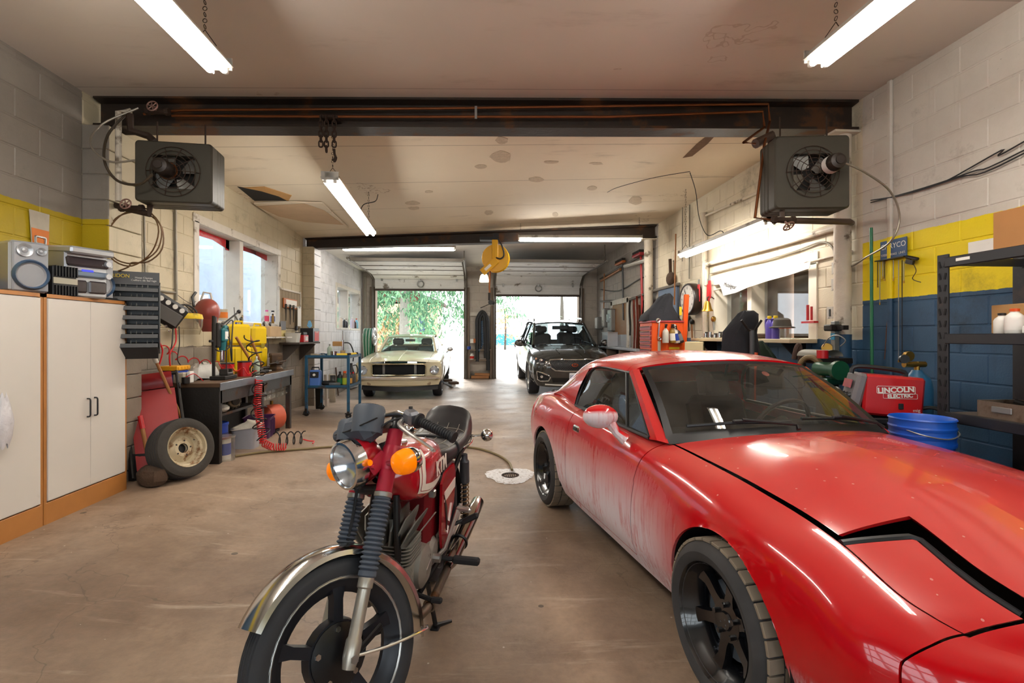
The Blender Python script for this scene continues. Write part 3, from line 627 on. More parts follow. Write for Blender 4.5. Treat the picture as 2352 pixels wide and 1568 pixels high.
def red_car():
    t = thing('sports_car', 'dusty red two-seat sports car with a hardtop in the foreground', 'car', (1.53, 3.08, 0), -81.4)
    FW, RW, z0, RA = 1.1325, -1.1325, .288, .333
    dr0 = lambda v: -.60 - .03 * max(0, 2.2 - v) + .02 * max(0, v - 3); dr1 = lambda v: .43 + (.02 * (v - 2.5) if v < 3 else .03 * (v - 3))
    sh = ob('inner_shell', MI.shell(.055, 4.1, holes=((FW, z0, .36), (RW, z0, .36))), M_BLKT, t)
    for side in (-1, 1):
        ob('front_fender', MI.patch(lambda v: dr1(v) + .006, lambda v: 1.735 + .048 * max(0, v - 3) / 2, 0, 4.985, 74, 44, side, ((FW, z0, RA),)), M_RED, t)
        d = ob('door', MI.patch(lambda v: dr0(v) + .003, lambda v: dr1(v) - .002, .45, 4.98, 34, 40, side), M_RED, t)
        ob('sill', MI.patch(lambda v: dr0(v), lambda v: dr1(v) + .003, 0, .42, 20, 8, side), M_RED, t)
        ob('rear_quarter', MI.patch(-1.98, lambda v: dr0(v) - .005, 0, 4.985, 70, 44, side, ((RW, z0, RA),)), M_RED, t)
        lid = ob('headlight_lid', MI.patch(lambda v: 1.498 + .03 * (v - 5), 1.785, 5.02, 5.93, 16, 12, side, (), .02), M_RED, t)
        # gasket seen behind and beside the lid
        gp = [tuple(MI.ev(1.485 + .03 * (v - 5), v) * np.array([1, side, 1]) + np.array([0, 0, -.004])) for v in np.linspace(5.02, 5.9, 8)] + [tuple(MI.ev(tt, 5.985) * np.array([1, side, 1]) + np.array([0, 0, -.006])) for tt in (1.53, 1.56, 1.62, 1.70, 1.77)]
        ob('rubber_seal', M().tube(gp, .0125, 8), M_BLKP, t)
        # handle
        hp = MI.ev(-.43, 3.62); hp[1] *= side
        h = ob('door_handle', M().box((0, 0, 0), (.105, .018, .042), (0, 0, 0), .008), M_CHROME, d, tuple(hp), (8 * side, 0, 0)); ob('handle_cup', M().box((0, side * .006, 0), (.055, .012, .024), None, .005), M_BLKT, h)
        # mirror
        if side > 0: continue
        mr = ob('door_mirror', M().sph((0, 0, 0), (.058, .096, .064), 20, 13), M_RED, t, (.235, side * .905, .915), (0, 0, side * 10))
        ob('mirror_stem', M().tube([(.01, -side * .05, -.03), (.02, -side * .085, -.085), (.03, -side * .13, -.12)], [.03, .024, .034], 10), M_RED, mr)
        ob('mirror_glass', M().lathe([(0, 0), (.05, 0)], (-.045, 0, 0), (-1, 0, 0), 18), M_CHROME, mr)
    hm = M(); h0 = lambda v: .525 + .115 * (1 - ((7 - v) / 2) ** 2)
    for sd in (-1, 1):
        for a_ in ((h0, 1.475, 5.03, 7, 44, 22), (1.475, 1.80, 6.06, 7, 16, 12)): q = MI.patch(*a_, sd, (), .022); hm.add(q.v, q.f)
    hm.v = [(x, y, z + .014 * max(0, x - .5) + .024 * (1 - (y / .64) ** 2) * min(1, max(0, x - .5) * 2)) for x, y, z in hm.v]  # the hood stands ajar
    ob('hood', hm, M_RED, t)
    bp = M()
    for sd in (-1, 1):
        for args in ((lambda v: 1.739 + .051 * max(0, v - 3) / 2, 2.0, 0, 4.95, 24, 30), (1.797, 2.0, 4.95, 7, 18, 16)): q = MI.patch(*args, sd); bp.add(q.v, q.f)
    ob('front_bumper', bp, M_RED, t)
    dk = M()
    for sd in (-1, 1): q = MI.patch(-1.98, -1.24, 5.02, 7, 24, 14, sd); dk.add(q.v, q.f)
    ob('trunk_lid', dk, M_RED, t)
    ob('antenna_base', M().lathe([(0, .02), (.012, .018), (.018, 0)], (-1.60, -.60, .845), n=10), M_BLKT, t)
    # hardtop
    HT = Surf([(-1.30, [(-1.30, .685, .865), (-1.31, .60, .90), (-1.33, .35, .905), (-1.34, 0, .91)]), (-1.05, [(.668, .955), (.585, 1.03), (.34, 1.06), (0, 1.07)]), (-.80, [(.645, 1.065), (.575, 1.14), (.33, 1.195), (0, 1.21)]),
               (-.5, [(.628, 1.135), (.57, 1.185), (.33, 1.232), (0, 1.245)]), (-.2, [(.618, 1.142), (.56, 1.186), (.32, 1.228), (0, 1.238)]), (.06, [(.0, .605, 1.125), (.02, .545, 1.166), (.055, .30, 1.196), (.07, 0, 1.204)])])
    hm = M()
    for sd in (-1, 1): q = HT.patch(-1.30, -.035, 0, 3, 36, 18, sd, (), .02); hm.add(q.v, q.f)
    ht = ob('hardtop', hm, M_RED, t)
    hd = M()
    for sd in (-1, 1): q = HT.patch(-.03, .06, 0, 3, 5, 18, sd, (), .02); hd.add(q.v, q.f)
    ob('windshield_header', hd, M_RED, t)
    for sd in (-1, 1):
        e = [tuple(HT.ev(x, 0)) for x in np.linspace(-1.30, -.62, 10)]; b_ = [tuple(MI.ev(x, 5.0) + np.array([0, .0, .0])) for x in np.linspace(-1.30, -.74, 10)]
        P = [[(x[0] * (1 - k) + y[0] * k, sd * ((x[1] * (1 - k) + y[1] * k) + .015 * math.sin(math.pi * k)), x[2] * (1 - k) + y[2] * k) for k in np.linspace(0, 1, 7)] for x, y in zip(e, b_)]
        ob('rear_pillar', M().grid(P), M_RED, t)
        # A pillar
        A0, A1 = Vector((.53, sd * .668, .818)), Vector((.02, sd * .572, 1.15)); B0, B1 = Vector((.40, sd * .705, .815)), Vector((-.03, sd * .612, 1.13))
        ob('windshield_pillar', M().grid([[A0.lerp(A1, k) + Vector((-.03, -sd * .02, -.01)), A0.lerp(A1, k), (A0.lerp(A1, k) + B0.lerp(B1, k)) / 2 + Vector((.012, sd * .016, .008)), B0.lerp(B1, k), B0.lerp(B1, k) + Vector((-.02, -sd * .03, 0))] for k in np.linspace(0, 1, 9)]), M_RED, t)
        # side glass with vent pane
        g0, g1, g2, g3 = (.395, sd * .70, .822), (-.705, sd * .705, .842), (-.60, sd * .622, 1.105), (-.03, sd * .603, 1.13)
        m0, m1 = (.14, sd * .703, .828), (-.07, sd * .606, 1.125)
        ob('side_window', M().grid(quadpatch(m0, g1, g2, m1, 8, (0, sd * .012, 0))), glass('dusty_car_glass', (.55, .57, .55), 0, .16, '8d8c86'), t)
        ob('vent_window', M().grid(quadpatch(g0, m0, m1, g3, 6)), MATS['dusty_car_glass'], t)
        ob('window_trim', M().tube([m0, m1], .011, 8).tube([g0, m0, g1], .012, 8).tube(spl([g1, (-.69, sd * .66, .98), (-.60, sd * .622, 1.10), (-.45, sd * .615, 1.137), m1, g3], 4), .011, 8).tube([g3, g0], .009, 8), M_BLKP, t)
    # windshield
    def ws(u, v, o=0): # u -1..1 across, v 0..1 up
        base = np.array([.505 + .10 * (1 - u * u), .655 * u, .83 + .035 * (1 - u * u)]); top = np.array([.025 + .045 * (1 - u * u), .548 * u, 1.157 + .035 * (1 - u * u)])
        p = base * (1 - v) + top * v; p[0] += .02 * math.sin(math.pi * v); p[2] += .014 * math.sin(math.pi * v); return tuple(p + np.array([o, 0, o * .8]))
    us = np.linspace(-1, 1, 21)
    ob('windshield', M().grid([[ws(u * .965, .06 + .90 * v) for v in np.linspace(0, 1, 9)] for u in us]), glass('dusty_windshield', (.62, .62, .58), 0, .24, '77746c'), t)
    fr = M()
    for o_, s0, s1 in ((0, .90, 1.0),):
        ring0 = [ws(u * .96, .065) for u in us] + [ws(.96, v) for v in np.linspace(.1, .95, 8)] + [ws(u * .96, .955) for u in us[::-1]] + [ws(-.96, v) for v in np.linspace(.95, .1, 8)]
        ring1 = [ws(u * 1.02, -.05, .004) for u in us] + [ws(1.02, v, .004) for v in np.linspace(.05, .98, 8)] + [ws(u * 1.02, 1.0, .004) for u in us[::-1]] + [ws(-1.02, v, .004) for v in np.linspace(.98, .05, 8)]
        fr.grid([ring0, ring1], cv=True)
    ob('windshield_seal', fr, M_BLKT, t)
    ob('cowl_panel', M().grid([[tuple(MI.ev(x, 5.0 + 2 * k) * np.array([1, sd, 1]) + np.array([0, 0, -.012])) for x in (.38, .46, h0(5 + 2 * k) + .015)] for sd, k in [(-1, k) for k in np.linspace(.05, 1, 8)] + [(1, k) for k in np.linspace(1, .05, 8)]]), mat('dusty_cowl', '2b2927', .8, 0, .4, 14), t)
    for y0, y1, px_ in ((-.56, -.02, -.16), (.06, .56, .40)):
        w_ = ob('wiper', M().tube([ws(y0 / .65, .11, .02), ws((y0 + y1) / 1.3, .10, .024), ws(y1 / .65, .075, .02)], .008, 6).box(ws((y0 + y1) / 1.3, .105, .03), (.02, .10, .014), None, .004), M_BLKP, t)
        ob('wiper_arm', M().tube([ws((y0 + y1) / 1.3, .11, .038), ws(y1 / .66, .03, .035), (ws(y1 / .63, -.02, .03))], [.007, .008, .012], 8), M_BLKP, w_)
    for y in (-.174, .33):
        p = MI.ev(.735, 7 - abs(y) / .36); ob('washer_nozzle', M().box((p[0], y, p[2] + .004), (.02, .012, .012), None, .004), M_BLKT, t)
    # cabin
    ob('dashboard', M().box((.36, 0, .77), (.34, 1.22, .10), (0, 8, 0), .03).box((.24, .34, .80), (.16, .36, .10), None, .03), M_INT, t)
    for sd in (-1, 1):
        s_ = ob('bucket_seat', M().box((-.22, sd * .34, .34), (.50, .46, .16), (0, -6, 0), .05).box((-.50, sd * .34, .62), (.16, .46, .60), (0, -18, 0), .06), mat('seat_cloth', '2a2b2f', .9, 0, .2, 20), t)
        ob('headrest', M().box((-.60, sd * .34, .98), (.09, .26, .20), (0, -14, 0), .04), MATS['seat_cloth'], s_)
    sw = ob('steering_wheel', M().torus((0, 0, 0), (1, 0, 0), .18, .014, 28, 8).cyl((-.02, 0, 0), (.02, 0, 0), .055, n=14).box((0, 0, 0), (.012, .34, .03)).box((0, 0, -.08), (.012, .03, .17)), M_BLKP, t, (.10, .34, .80), (0, 28, 0))
    ob('rear_view_mirror', M().box((.02, 0, 1.095), (.02, .20, .055), (0, -10, 0), .01).cyl((.03, 0, 1.10), (.05, 0, 1.17), .008, n=8), M_BLKP, t)
    ob('round_sticker', M().lathe([(0, 0), (.022, 0)], ws(.30, .80, -.012), (.55, 0, .8), 20), mat('pink_sticker', 'c86a60', .6), t)
    ob('cabin_floor', M().box((-.35, 0, .22), (1.7, 1.3, .04)).box((-1.0, 0, .62), (.05, 1.24, .7)), M_INT, t)
    for sx, sd in ((FW, -1), (FW, 1), (RW, -1), (RW, 1)):
        ob('wheel_well', M().grid([[(sx + .345 * math.cos(R(a)), sd * y, z0 + .345 * math.sin(R(a))) for y in (.45, .60, .80)] for a in range(-8, 190, 9)]).add([(sx + q, sd * .45, z) for q, z in ((-.345, .19), (.345, .19), (.345, .6), (-.345, .6))], [(0, 1, 2, 3)]), M_BLKT, t)
        wheel(t, (sx, sd * (.745 if sx > 0 else .73), z0), sd, .288, .215, .205, 6, M_RIMB, M_TYRED, M_DIRTY, 34, .35, .35, .20, hubr=.24)
    return t
red_car()
# ================================================================ the red motorcycle
def motorcycle():
    t = thing('motorcycle', 'small red motorcycle with orange indicators standing in the foreground', 'motorcycle', (-.225, 2.90, 0), rot=(-2.5, 0, -101.2))
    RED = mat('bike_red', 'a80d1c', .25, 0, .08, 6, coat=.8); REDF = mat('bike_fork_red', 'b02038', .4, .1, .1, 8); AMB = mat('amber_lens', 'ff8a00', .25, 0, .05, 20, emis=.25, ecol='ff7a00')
    SEAT = mat('black_vinyl', '222224', .4, 0, .15, 10); GAIT = mat('grey_rubber_bellows', '4a515c', .7, 0, .15, 16); CAST = mat('cast_aluminium', '9a968e', .55, .6, .2, 14, .1, dirt='4a433a', da=.2)
    BLK = M_BLKP; FRM = mat('frame_black', '121214', .35, 0, .2, 9); RUBD = mat('dusty_black_plastic', '454c56', .55, 0, .15, 10)
    A, D = Vector((.87, 0, .90)), Vector((-.447, 0, .894)).normalized(); S = Matrix.Translation(A) @ Matrix.Rotation(R(-36), 4, D) @ Matrix.Translation(-A)
    st = lambda n, m, mt, par=t, **k: ob(n, m.xf(S), mt, par, **k)
    # front wheel
    w = wheel(t, (1.2, 0, .30), 1, .30, .088, .232, 5, mat('bike_cast_wheel', '24262c', .35, .3, .2, 9), mat('bike_tyre', '2d2e31', .75, 0, .15, 20), spin=.5, gap=.15, cup=.3, name='front_wheel', hubr=.3, disc=False)
    w.matrix_local = S @ Matrix.Translation((1.2, 0, .30))
    ob('rim_edge', M().torus((0, .036, 0), (0, 1, 0), .236, .006, 40, 6), M_ALU, w); ob('drum_brake', M().lathe([(0, .035), (.05, .035), (.098, .022), (.10, -.03), (0, -.034)], (0, 0, 0), (0, 1, 0), 28), FRM, w)
    for k, y in enumerate((-.026, -.013, 0, .013, .026)): ob('tread_rib', M().torus((0, y, 0), (0, 1, 0), .2985 - abs(y) * .12, .0045, 56, 5), M_TYRE, w)
    ob('valve_stem', M().cyl((.20, .03, -.07), (.16, .045, -.06), .006, n=8), M_BLACK, w)
    ob('axle_nut', M().cyl((0, .07, 0), (0, .115, 0), .014, n=6), M_ALU, w)
    # mudguard and stays
    P = []
    for k in range(33):
        a = R(38 + 158 * k / 32); rr = .335
        P.append([(1.2 + math.cos(a) * (rr - d), y, .30 + math.sin(a) * (rr - d)) for y, d in ((-.062, .028), (-.058, .012), (-.045, .002), (-.02, -.004), (0, -.006), (.02, -.004), (.045, .002), (.058, .012), (.062, .028))])
    fd = st('front_mudguard', M().grid(P), mat('worn_chrome', 'c9c7c2', .16, 1, .15, 8))
    for sd in (-1, 1): st('mudguard_stay', M().tube(spl([(1.2, sd * .075, .30), (1.06, sd * .078, .265), (.90, sd * .075, .24), (.865, sd * .055, .235)], 4), .006, 8), M_CHROME)
    st('brake_cable', M().tube(spl([(1.16, -.05, .33), (1.10, -.075, .50), (1.02, -.05, .70), (.98, -.02, .86)], 6), .006, 6), M_BLACK)
    st('brake_arm', M().box((1.12, .05, .30), (.16, .012, .02), (0, 20, 0), .004), FRM)
    # fork legs
    U = D
    for sd in (-1, 1):
        ax = Vector((1.2, sd * .088, .30)); q = lambda L: ax + U * L
        st('fork_lower', M().lathe([(0, -.03), (.020, -.03), (.026, 0), (.026, .05), (.021, .06), (.0215, .20), (.026, .205), (.026, .235), (.024, .24)], ax, U, 18), mat('fork_alloy', 'b8b2a6', .35, .7, .15, 12, dirt='8a5a2c', da=.15))
        prof = [(.026, .235), (.031, .24), (.031, .255)]
        for k in range(15): h0 = .258 + k * .0155; prof += [(.026, h0), (.034, h0 + .0055), (.034, h0 + .0095), (.026, h0 + .0150)]
        st('fork_gaiter', M().lathe(prof + [(.028, .492), (.028, .50)], ax, U, 22), GAIT)
        st('gaiter_clamp', M().lathe([(.030, .498), (.0325, .50), (.0325, .515), (.030, .517)], ax, U, 20), M_ALU)
        st('fork_upper', M().lathe([(0, .515), (.030, .515), (.0295, .64), (.029, .745), (.025, .75)], ax, U, 20), REDF)
        st('fork_cap', M().lathe([(.027, .748), (.027, .785), (.02, .80), (0, .80)], ax, U, 16), FRM)
        e = q(.625)
        st('headlight_bracket', M().lathe([(.031, -.03), (.035, -.02), (.035, .05), (.031, .06)], e, U, 16).box(e + Vector((.045, -sd * .004, .01)), (.085, .014, .055), (0, 25, 0), .006).cyl(e + Vector((.075, sd * .002, .0)), e + Vector((.075, sd * .018, .0)), .009, n=8), REDF)
        s_ = st('indicator_stalk', M().cyl(e + Vector((.02, sd * .02, .0)), e + Vector((.02, sd * .085, .0)), .012, n=12), M_CHROME)
        c = e + Vector((.01, sd * .128, 0))
        ob('indicator_lens', M().lathe([(.045, 0), (.046, .012), (.043, .035), (.036, .052), (.02, .062), (0, .065)], c, Vector((1, 0, 0)), 22).xf(S), AMB, s_)
        ob('indicator_body', M().lathe([(.0455, 0), (.046, -.012), (.040, -.03), (.02, -.045), (0, -.048)], c, Vector((1, 0, 0)), 22).xf(S), M_CHROME, s_)
    st('lower_yoke', M().box(Vector((1.2, 0, .30)) + U * .53, (.05, .20, .03), (0, -26.6, 0), .008), FRM); st('upper_yoke', M().box(Vector((1.2, 0, .30)) + U * .765, (.06, .20, .022), (0, -26.6, 0), .008), CAST)
    # headlight
    hc = Vector((.985, 0, .888)); hd = Vector((1, 0, -.06)).normalized()
    h = st('headlight', M().lathe([(0, -.085), (.04, -.08), (.07, -.055), (.086, -.01), (.089, .025)], hc, hd, 30), RED)
    ob('chrome_bezel', M().lathe([(.089, .022), (.093, .025), (.093, .055), (.088, .072), (.080, .074), (.078, .066)], hc, hd, 36).xf(S), M_CHROME, h)
    ob('reflector_bowl', M().lathe([(.079, .062), (.06, .035), (.03, .015), (0, .01)], hc, hd, 28).xf(S), mat('silver_reflector', 'e8ecf0', .18, 1, .1, 30), h)
    ob('headlight_lens', M().lathe([(.08, .066), (.055, .074), (.03, .078), (0, .079)], hc, hd, 28).xf(S), glass('fluted_lens', (.95, .97, 1), .08, .25, 'd9e2ee'), h)
    ob('amber_reflector', M().lathe([(0, .006), (.011, .005), (.012, 0)], hc + Vector((.02, .088, -.01)), (0, 1, 0), 12).xf(S), AMB, h)
    # instruments
    ip = st('instrument_pod', M().box((.955, -.012, 1.0), (.10, .20, .095), (0, 22, 0), .025).lathe([(.058, -.055), (.06, .035), (.054, .048), (0, .05)], (.945, .042, 1.032), (-.35, 0, .94), 22).lathe([(.052, -.05), (.053, .018), (.046, .030), (0, .032)], (.955, -.062, 1.01), (-.35, 0, .94), 22), RUBD)
    ob('pod_seam', M().tube([(1.0, -.115, 1.0), (1.012, 0, 1.005), (1.0, .10, 1.02), (.95, .106, 1.03)], .003, 6).xf(S), FRM, ip)
    ob('dial_face', M().lathe([(0, .0515), (.046, .0515)], (.945, .042, 1.032), (-.35, 0, .94), 18).xf(S), M_WHITE, ip)
    ob('mirror_knob', M().lathe([(0, .0), (.028, .0), (.03, .012), (.022, .03), (0, .032)], (.965, -.12, .99), (.2, -1, .1), 16).xf(S), RUBD, ip)
    # handlebar
    bar = [(.81, .33, .908), (.835, .21, .98), (.855, .13, 1.025), (.862, .06, 1.03), (.862, -.06, 1.03), (.855, -.13, 1.025), (.835, -.21, .98), (.81, -.33, .908)]
    st('handlebar', M().tube(spl(bar, 5), .0115, 12), M_CHROME)
    for sd in (-1, 1):
        a, b = Vector((.838, sd * .195, .988)), Vector((.81, sd * .335, .905)); prof = []; L = (b - a).length
        for k in range(14): h0 = .012 + k * (L - .02) / 14; prof += [(.0155, h0), (.0185, h0 + .002), (.0185, h0 + .0065), (.0155, h0 + .008)]
        g = st('handle_grip', M().lathe([(0, 0), (.03, 0), (.03, .008), (.017, .011)] + prof + [(.021, L - .004), (.021, L + .006), (0, L + .008)], a, b - a, 16), M_BLACK)
        sw = st('switch_housing', M().box((.843, sd * .165, 1.005), (.05, .055, .055), (sd * -25, 0, -sd * 10), .01), mat('alloy_switchgear', '6f7074', .4, .5, .15, 14)); ob('switch_button', M().cyl((.835, sd * .16, 1.03), (.832, sd * .16, 1.045), .008, n=8).xf(S), BLK, sw)
        st('brake_lever', M().tube(spl([(.865, sd * .14, 1.0), (.905, sd * .17, .985), (.91, sd * .24, .94), (.89, sd * .30, .885), (.888, sd * .305, .878)], 5), [.010] * 8 + [.007] * 9 + [.007] * 3 + [.011], 8), M_ALU)
    st('control_cables', M().tube(spl([(.86, .13, 1.01), (.92, .10, 1.0), (.97, .05, .93), (.9, .03, .82)], 6), .004, 6).tube(spl([(.86, -.13, 1.01), (.92, -.10, 1.0), (.98, -.04, .9), (.9, -.03, .8)], 6), .004, 6), M_BLACK)
    # frame
    ob('frame_tubes', M().tube([(.88, 0, .92), (.80, 0, .70)], .028, 12).tube(spl([(.83, 0, .70), (.60, 0, .64), (.30, 0, .62), (.05, 0, .66)], 5), .02, 10).tube(spl([(.84, .045, .72), (.845, .06, .52), (.80, .075, .28), (.74, .08, .225), (.60, .085, .215)], 6), .014, 10).tube(spl([(.84, -.045, .72), (.845, -.06, .52), (.80, -.075, .28), (.74, -.08, .225), (.60, -.085, .215)], 6), .014, 10)
       .tube([(.62, .09, .22), (.35, .11, .26), (.32, .11, .55), (.05, .12, .70), (-.18, .11, .72)], .013, 8).tube([(.62, -.09, .22), (.35, -.11, .26), (.32, -.11, .55), (.05, -.12, .70), (-.18, -.11, .72)], .013, 8).tube([(.36, .09, .30), (0, .10, .30)], .016, 8).tube([(.36, -.09, .30), (0, -.10, .30)], .016, 8), FRM, t)
    # tank with striped decal
    TK = Surf([(.36, [(0, .70), (.05, .70), (.075, .715), (.085, .75), (.075, .80), (.04, .825), (0, .83)]), (.46, [(0, .675), (.085, .675), (.115, .70), (.125, .765), (.108, .835), (.06, .868), (0, .874)]), (.62, [(0, .665), (.10, .665), (.132, .69), (.142, .77), (.125, .85), (.07, .885), (0, .892)]),
               (.76, [(0, .675), (.095, .68), (.125, .71), (.132, .785), (.112, .85), (.062, .882), (0, .888)]), (.84, [(0, .71), (.06, .715), (.09, .74), (.095, .79), (.08, .84), (.045, .862), (0, .866)]), (.87, [(.865, 0, .76), (.87, .02, .765), (.875, .04, .775), (.875, .045, .79), (.87, .038, .81), (.865, .02, .82), (.865, 0, .822)])])
    m = M()
    for sd in (-1, 1): q = TK.patch(.36, .87, 0, 6, 30, 30, sd, (), 0); m.add(q.v, q.f)
    tk = ob('fuel_tank', m, RED, t); CREAM = mat('decal_cream', 'e3d8cb', .35, 0, .05, 9)
    def dec(n, t0, t1, v0, v1, off, mt, sd):
        q = TK.patch(t0, t1, v0, v1, 14, 12, sd, (), 0); q.v = [(x, y + sd * off, z + (.0 if abs(y) > .08 else off)) for x, y, z in q.v]; return ob(n, q, mt, tk)
    for sd in (-1, 1):
        dec('decal_panel', lambda v: .40, lambda v: .80 - .035 * max(0, v - 3.4), 1.95, 4.55, .0022, CREAM, sd); dec('decal_line', .395, lambda v: .783 - .035 * max(0, v - 3.4), 2.12, 4.6, .0030, RED, sd)
        dec('decal_band', .395, lambda v: .779 - .035 * max(0, v - 3.4), 2.16, 4.6, .0036, CREAM, sd); dec('decal_field', .39, lambda v: .752 - .035 * max(0, v - 3.4), 2.52, 4.7, .0044, RED, sd)
        text('tank_lettering', 'KTM', .085, CREAM, tk, (.565, sd * .153, .775), (82, 0, 180 if sd > 0 else 0), .001, bold=.002, shear=.2)
    ob('filler_cap', M().lathe([(.035, 0), (.036, .015), (.03, .022), (0, .023)], (.70, 0, .886), n=18), M_CHROME, t)
    # seat
    SE = Surf([(-.24, [(0, .74), (.06, .745), (.085, .77), (.08, .80), (.05, .82), (0, .825)]), (-.20, [(0, .72), (.095, .725), (.125, .77), (.118, .865), (.075, .905), (0, .915)]), (-.10, [(0, .72), (.105, .725), (.14, .77), (.135, .845), (.095, .885), (0, .90)]), (-.02, [(0, .72), (.11, .725), (.145, .765), (.14, .81), (.10, .838), (0, .845)]), (.15, [(0, .71), (.11, .715), (.145, .755), (.138, .795), (.095, .818), (0, .826)]), (.35, [(0, .70), (.095, .705), (.125, .75), (.118, .79), (.08, .815), (0, .823)]), (.43, [(0, .71), (.07, .715), (.09, .75), (.085, .79), (.055, .818), (0, .826)])])
    m = M()
    for sd in (-1, 1): q = SE.patch(-.24, .43, 0, 5, 30, 18, sd, (), 0); m.add(q.v, q.f)
    se = ob('seat', m, SEAT, t); STI = mat('stitching', '8f8b80', .7)
    for k, v in enumerate((3.3, 4.1, 4.7)):
        for sd in (-1, 1): ob('seat_stitch', M().tube([tuple(SE.ev(x, v) * np.array([1, sd, 1]) + np.array([0, 0, .001])) for x in np.linspace(.38, -.04, 12)], .0016, 4), STI, se)
    for x in (.30, .20, .10, .0): ob('seat_stitch', M().tube([tuple(SE.ev(x, v) * np.array([1, -1, 1]) + np.array([0, 0, .001])) for v in np.linspace(3.3, 5, 6)] + [tuple(SE.ev(x, v) + np.array([0, 0, .001])) for v in np.linspace(4.9, 3.3, 6)], .0016, 4), STI, se)
    ob('seat_strap', M().tube([tuple(SE.ev(.20, v) * np.array([1, -1.01, 1]) + np.array([0, 0, .004])) for v in np.linspace(1.2, 5, 10)] + [tuple(SE.ev(.20, v) * np.array([1, 1.01, 1]) + np.array([0, 0, .004])) for v in np.linspace(4.8, 1.2, 10)], .007, 8), M_BLACK, se)
    # side panels
    for sd in (-1, 1):
        poly = [(.47, .66), (.41, .70), (.24, .705), (.20, .64), (.21, .50), (.36, .335), (.42, .34), (.45, .42)]
        sp = ob('side_panel', M().prism(poly, .012, (0, sd * .125, 0), (1, 0, 0), (0, 0, 1), (0, sd, 0)), RED, t)
        ob('panel_stripe', M().prism([(.42, .56), (.21, .575), (.21, .625), (.42, .61)], .002, (0, sd * .137, 0), (1, 0, 0), (0, 0, 1), (0, sd, 0)), CREAM, sp)
        ob('panel_vent', M().prism([(.43, .60), (.36, .42), (.345, .40), (.365, .52)], .003, (0, sd * .137, 0), (1, 0, 0), (0, 0, 1), (0, sd, 0)), FRM, sp)
    ob('airbox', M().box((.40, 0, .52), (.26, .20, .30), None, .03), mat('bike_dark_red', '6d0a14', .4), t)
    # engine
    en = ob('crankcase', M().box((.60, 0, .335), (.36, .17, .20), None, .05).lathe([(0, .125), (.06, .122), (.09, .105), (.10, .06), (.10, -.06), (.09, -.105), (0, -.12)], (.60, .0, .335), (0, 1, 0), 26).lathe([(0, .118), (.05, .116), (.07, .10), (.075, 0)], (.47, 0, .345), (0, 1, 0), 22), CAST, t)
    ob('crankcase_badge', M().box((.60, .124, .335), (.07, .006, .03), (0, 20, 0), .003), M_ALU, en)
    cy_ = ob('cylinder_barrel', M().lathe([(.045, .42), (.045, .60)], (.745, 0, 0), (0, 0, 1), 18), CAST, t); HEADM = mat('sooty_fins', '8d8a82', .55, .5, .25, 14)
    for k in range(7): ob('cooling_fin', M().prism(rrect(.20 - .004 * abs(k - 2), .215, .035), .005, (.745, 0, .425 + k * .0135), (1, 0, 0), (0, 1, 0), (0, 0, 1)), HEADM, cy_)
    for k in range(-4, 5):
        a = k * 9.0; ob('head_fin', M().prism([(-.10, 0), (.10, 0), (.115, .07), (.085, .125 - abs(k) * .004), (-.07, .135 - abs(k) * .004), (-.10, .09)], .006, (.745, k * .024 - .003, .51), (1, 0, 0), (0, -math.sin(R(-a)), math.cos(R(a))), (0, 1, 0)), HEADM, cy_)
    ob('spark_plug_cap', M().cyl((.745, .0, .60), (.745, .01, .66), .014, n=10), M_BLACK, cy_)
    ob('spark_lead', M().tube(spl([(.745, .01, .655), (.72, .05, .69), (.66, .07, .665), (.60, .075, .645)], 5), .005, 6), mat('orange_lead', 'c07018', .5), t)
    ob('fuel_tap', M().box((.56, .115, .645), (.03, .03, .035), None, .005), M_ALU, t); ob('carburettor', M().cyl((.66, 0, .50), (.52, 0, .50), .035, n=14).cyl((.58, 0, .44), (.58, 0, .56), .028, n=12), CAST, t)
    # exhaust
    EXH = mat('exhaust_chrome', '8f8578', .3, .9, .3, 9, dirt='6a4a30', da=.3)
    ob('exhaust_pipe', M().tube(spl([(.83, 0, .43), (.87, .02, .36), (.85, .06, .245), (.78, .12, .20), (.66, .155, .205), (.50, .16, .225), (.40, .165, .25)], 6), .02, 14).torus((.68, .155, .205), (1, 0, 0), .023, .006, 18, 6), EXH, t)
    sl = ob('silencer', M().lathe([(.02, 0), (.035, .05), (.038, .10), (.04, .45), (.036, .60), (.015, .64), (0, .64)], (.42, .165, .25), (-1, .05, .22), 20), mat('silencer_chrome', 'a8a09a', .15, 1, .2, 5), t)
    ob('silencer_clamp', M().torus((.22, .175, .295), (-1, .05, .22), .041, .006, 20, 6), FRM, sl)
    # pegs, levers, stand
    for sd in (-1, 1):
        ob('footpeg', M().box((.42, sd * .255, .295), (.04, .13, .032), None, .008).cyl((.42, sd * .10, .295), (.42, sd * .20, .295), .012, n=8), M_BLACK, t)
        ob('passenger_peg', M().box((.22, sd * .225, .42), (.03, .10, .028), (sd * 30, 0, 0), .008).cyl((.26, sd * .12, .38), (.22, sd * .19, .41), .01, n=8), M_BLACK, t)
        ob('passenger_peg_bracket', M().tube([(.30, sd * .12, .34), (.26, sd * .15, .36), (.16, sd * .16, .47)], .012, 8), M_ALU, t)
        # rear shock
        a, b = Vector((.06, sd * .15, .70)), Vector((.0, sd * .155, .33)); ax = (b - a).normalized()
        s_ = ob('rear_shock', M().lathe([(0, -.01), (.016, -.01), (.018, .02), (.026, .03), (.027, .15), (.022, .155), (.012, .16), (.012, .36), (.017, .36), (.017, .39), (0, .39)], a, ax, 18), mat('shock_grey', '4b4a4e', .4, .4, .15, 9), t)
        ob('shock_spring', M().tube(coil([a + ax * .15, a + ax * .36], .022, 9), .0035, 6), mat('spring_brown', '7a5a3a', .5, .4, .2, 9), s_)
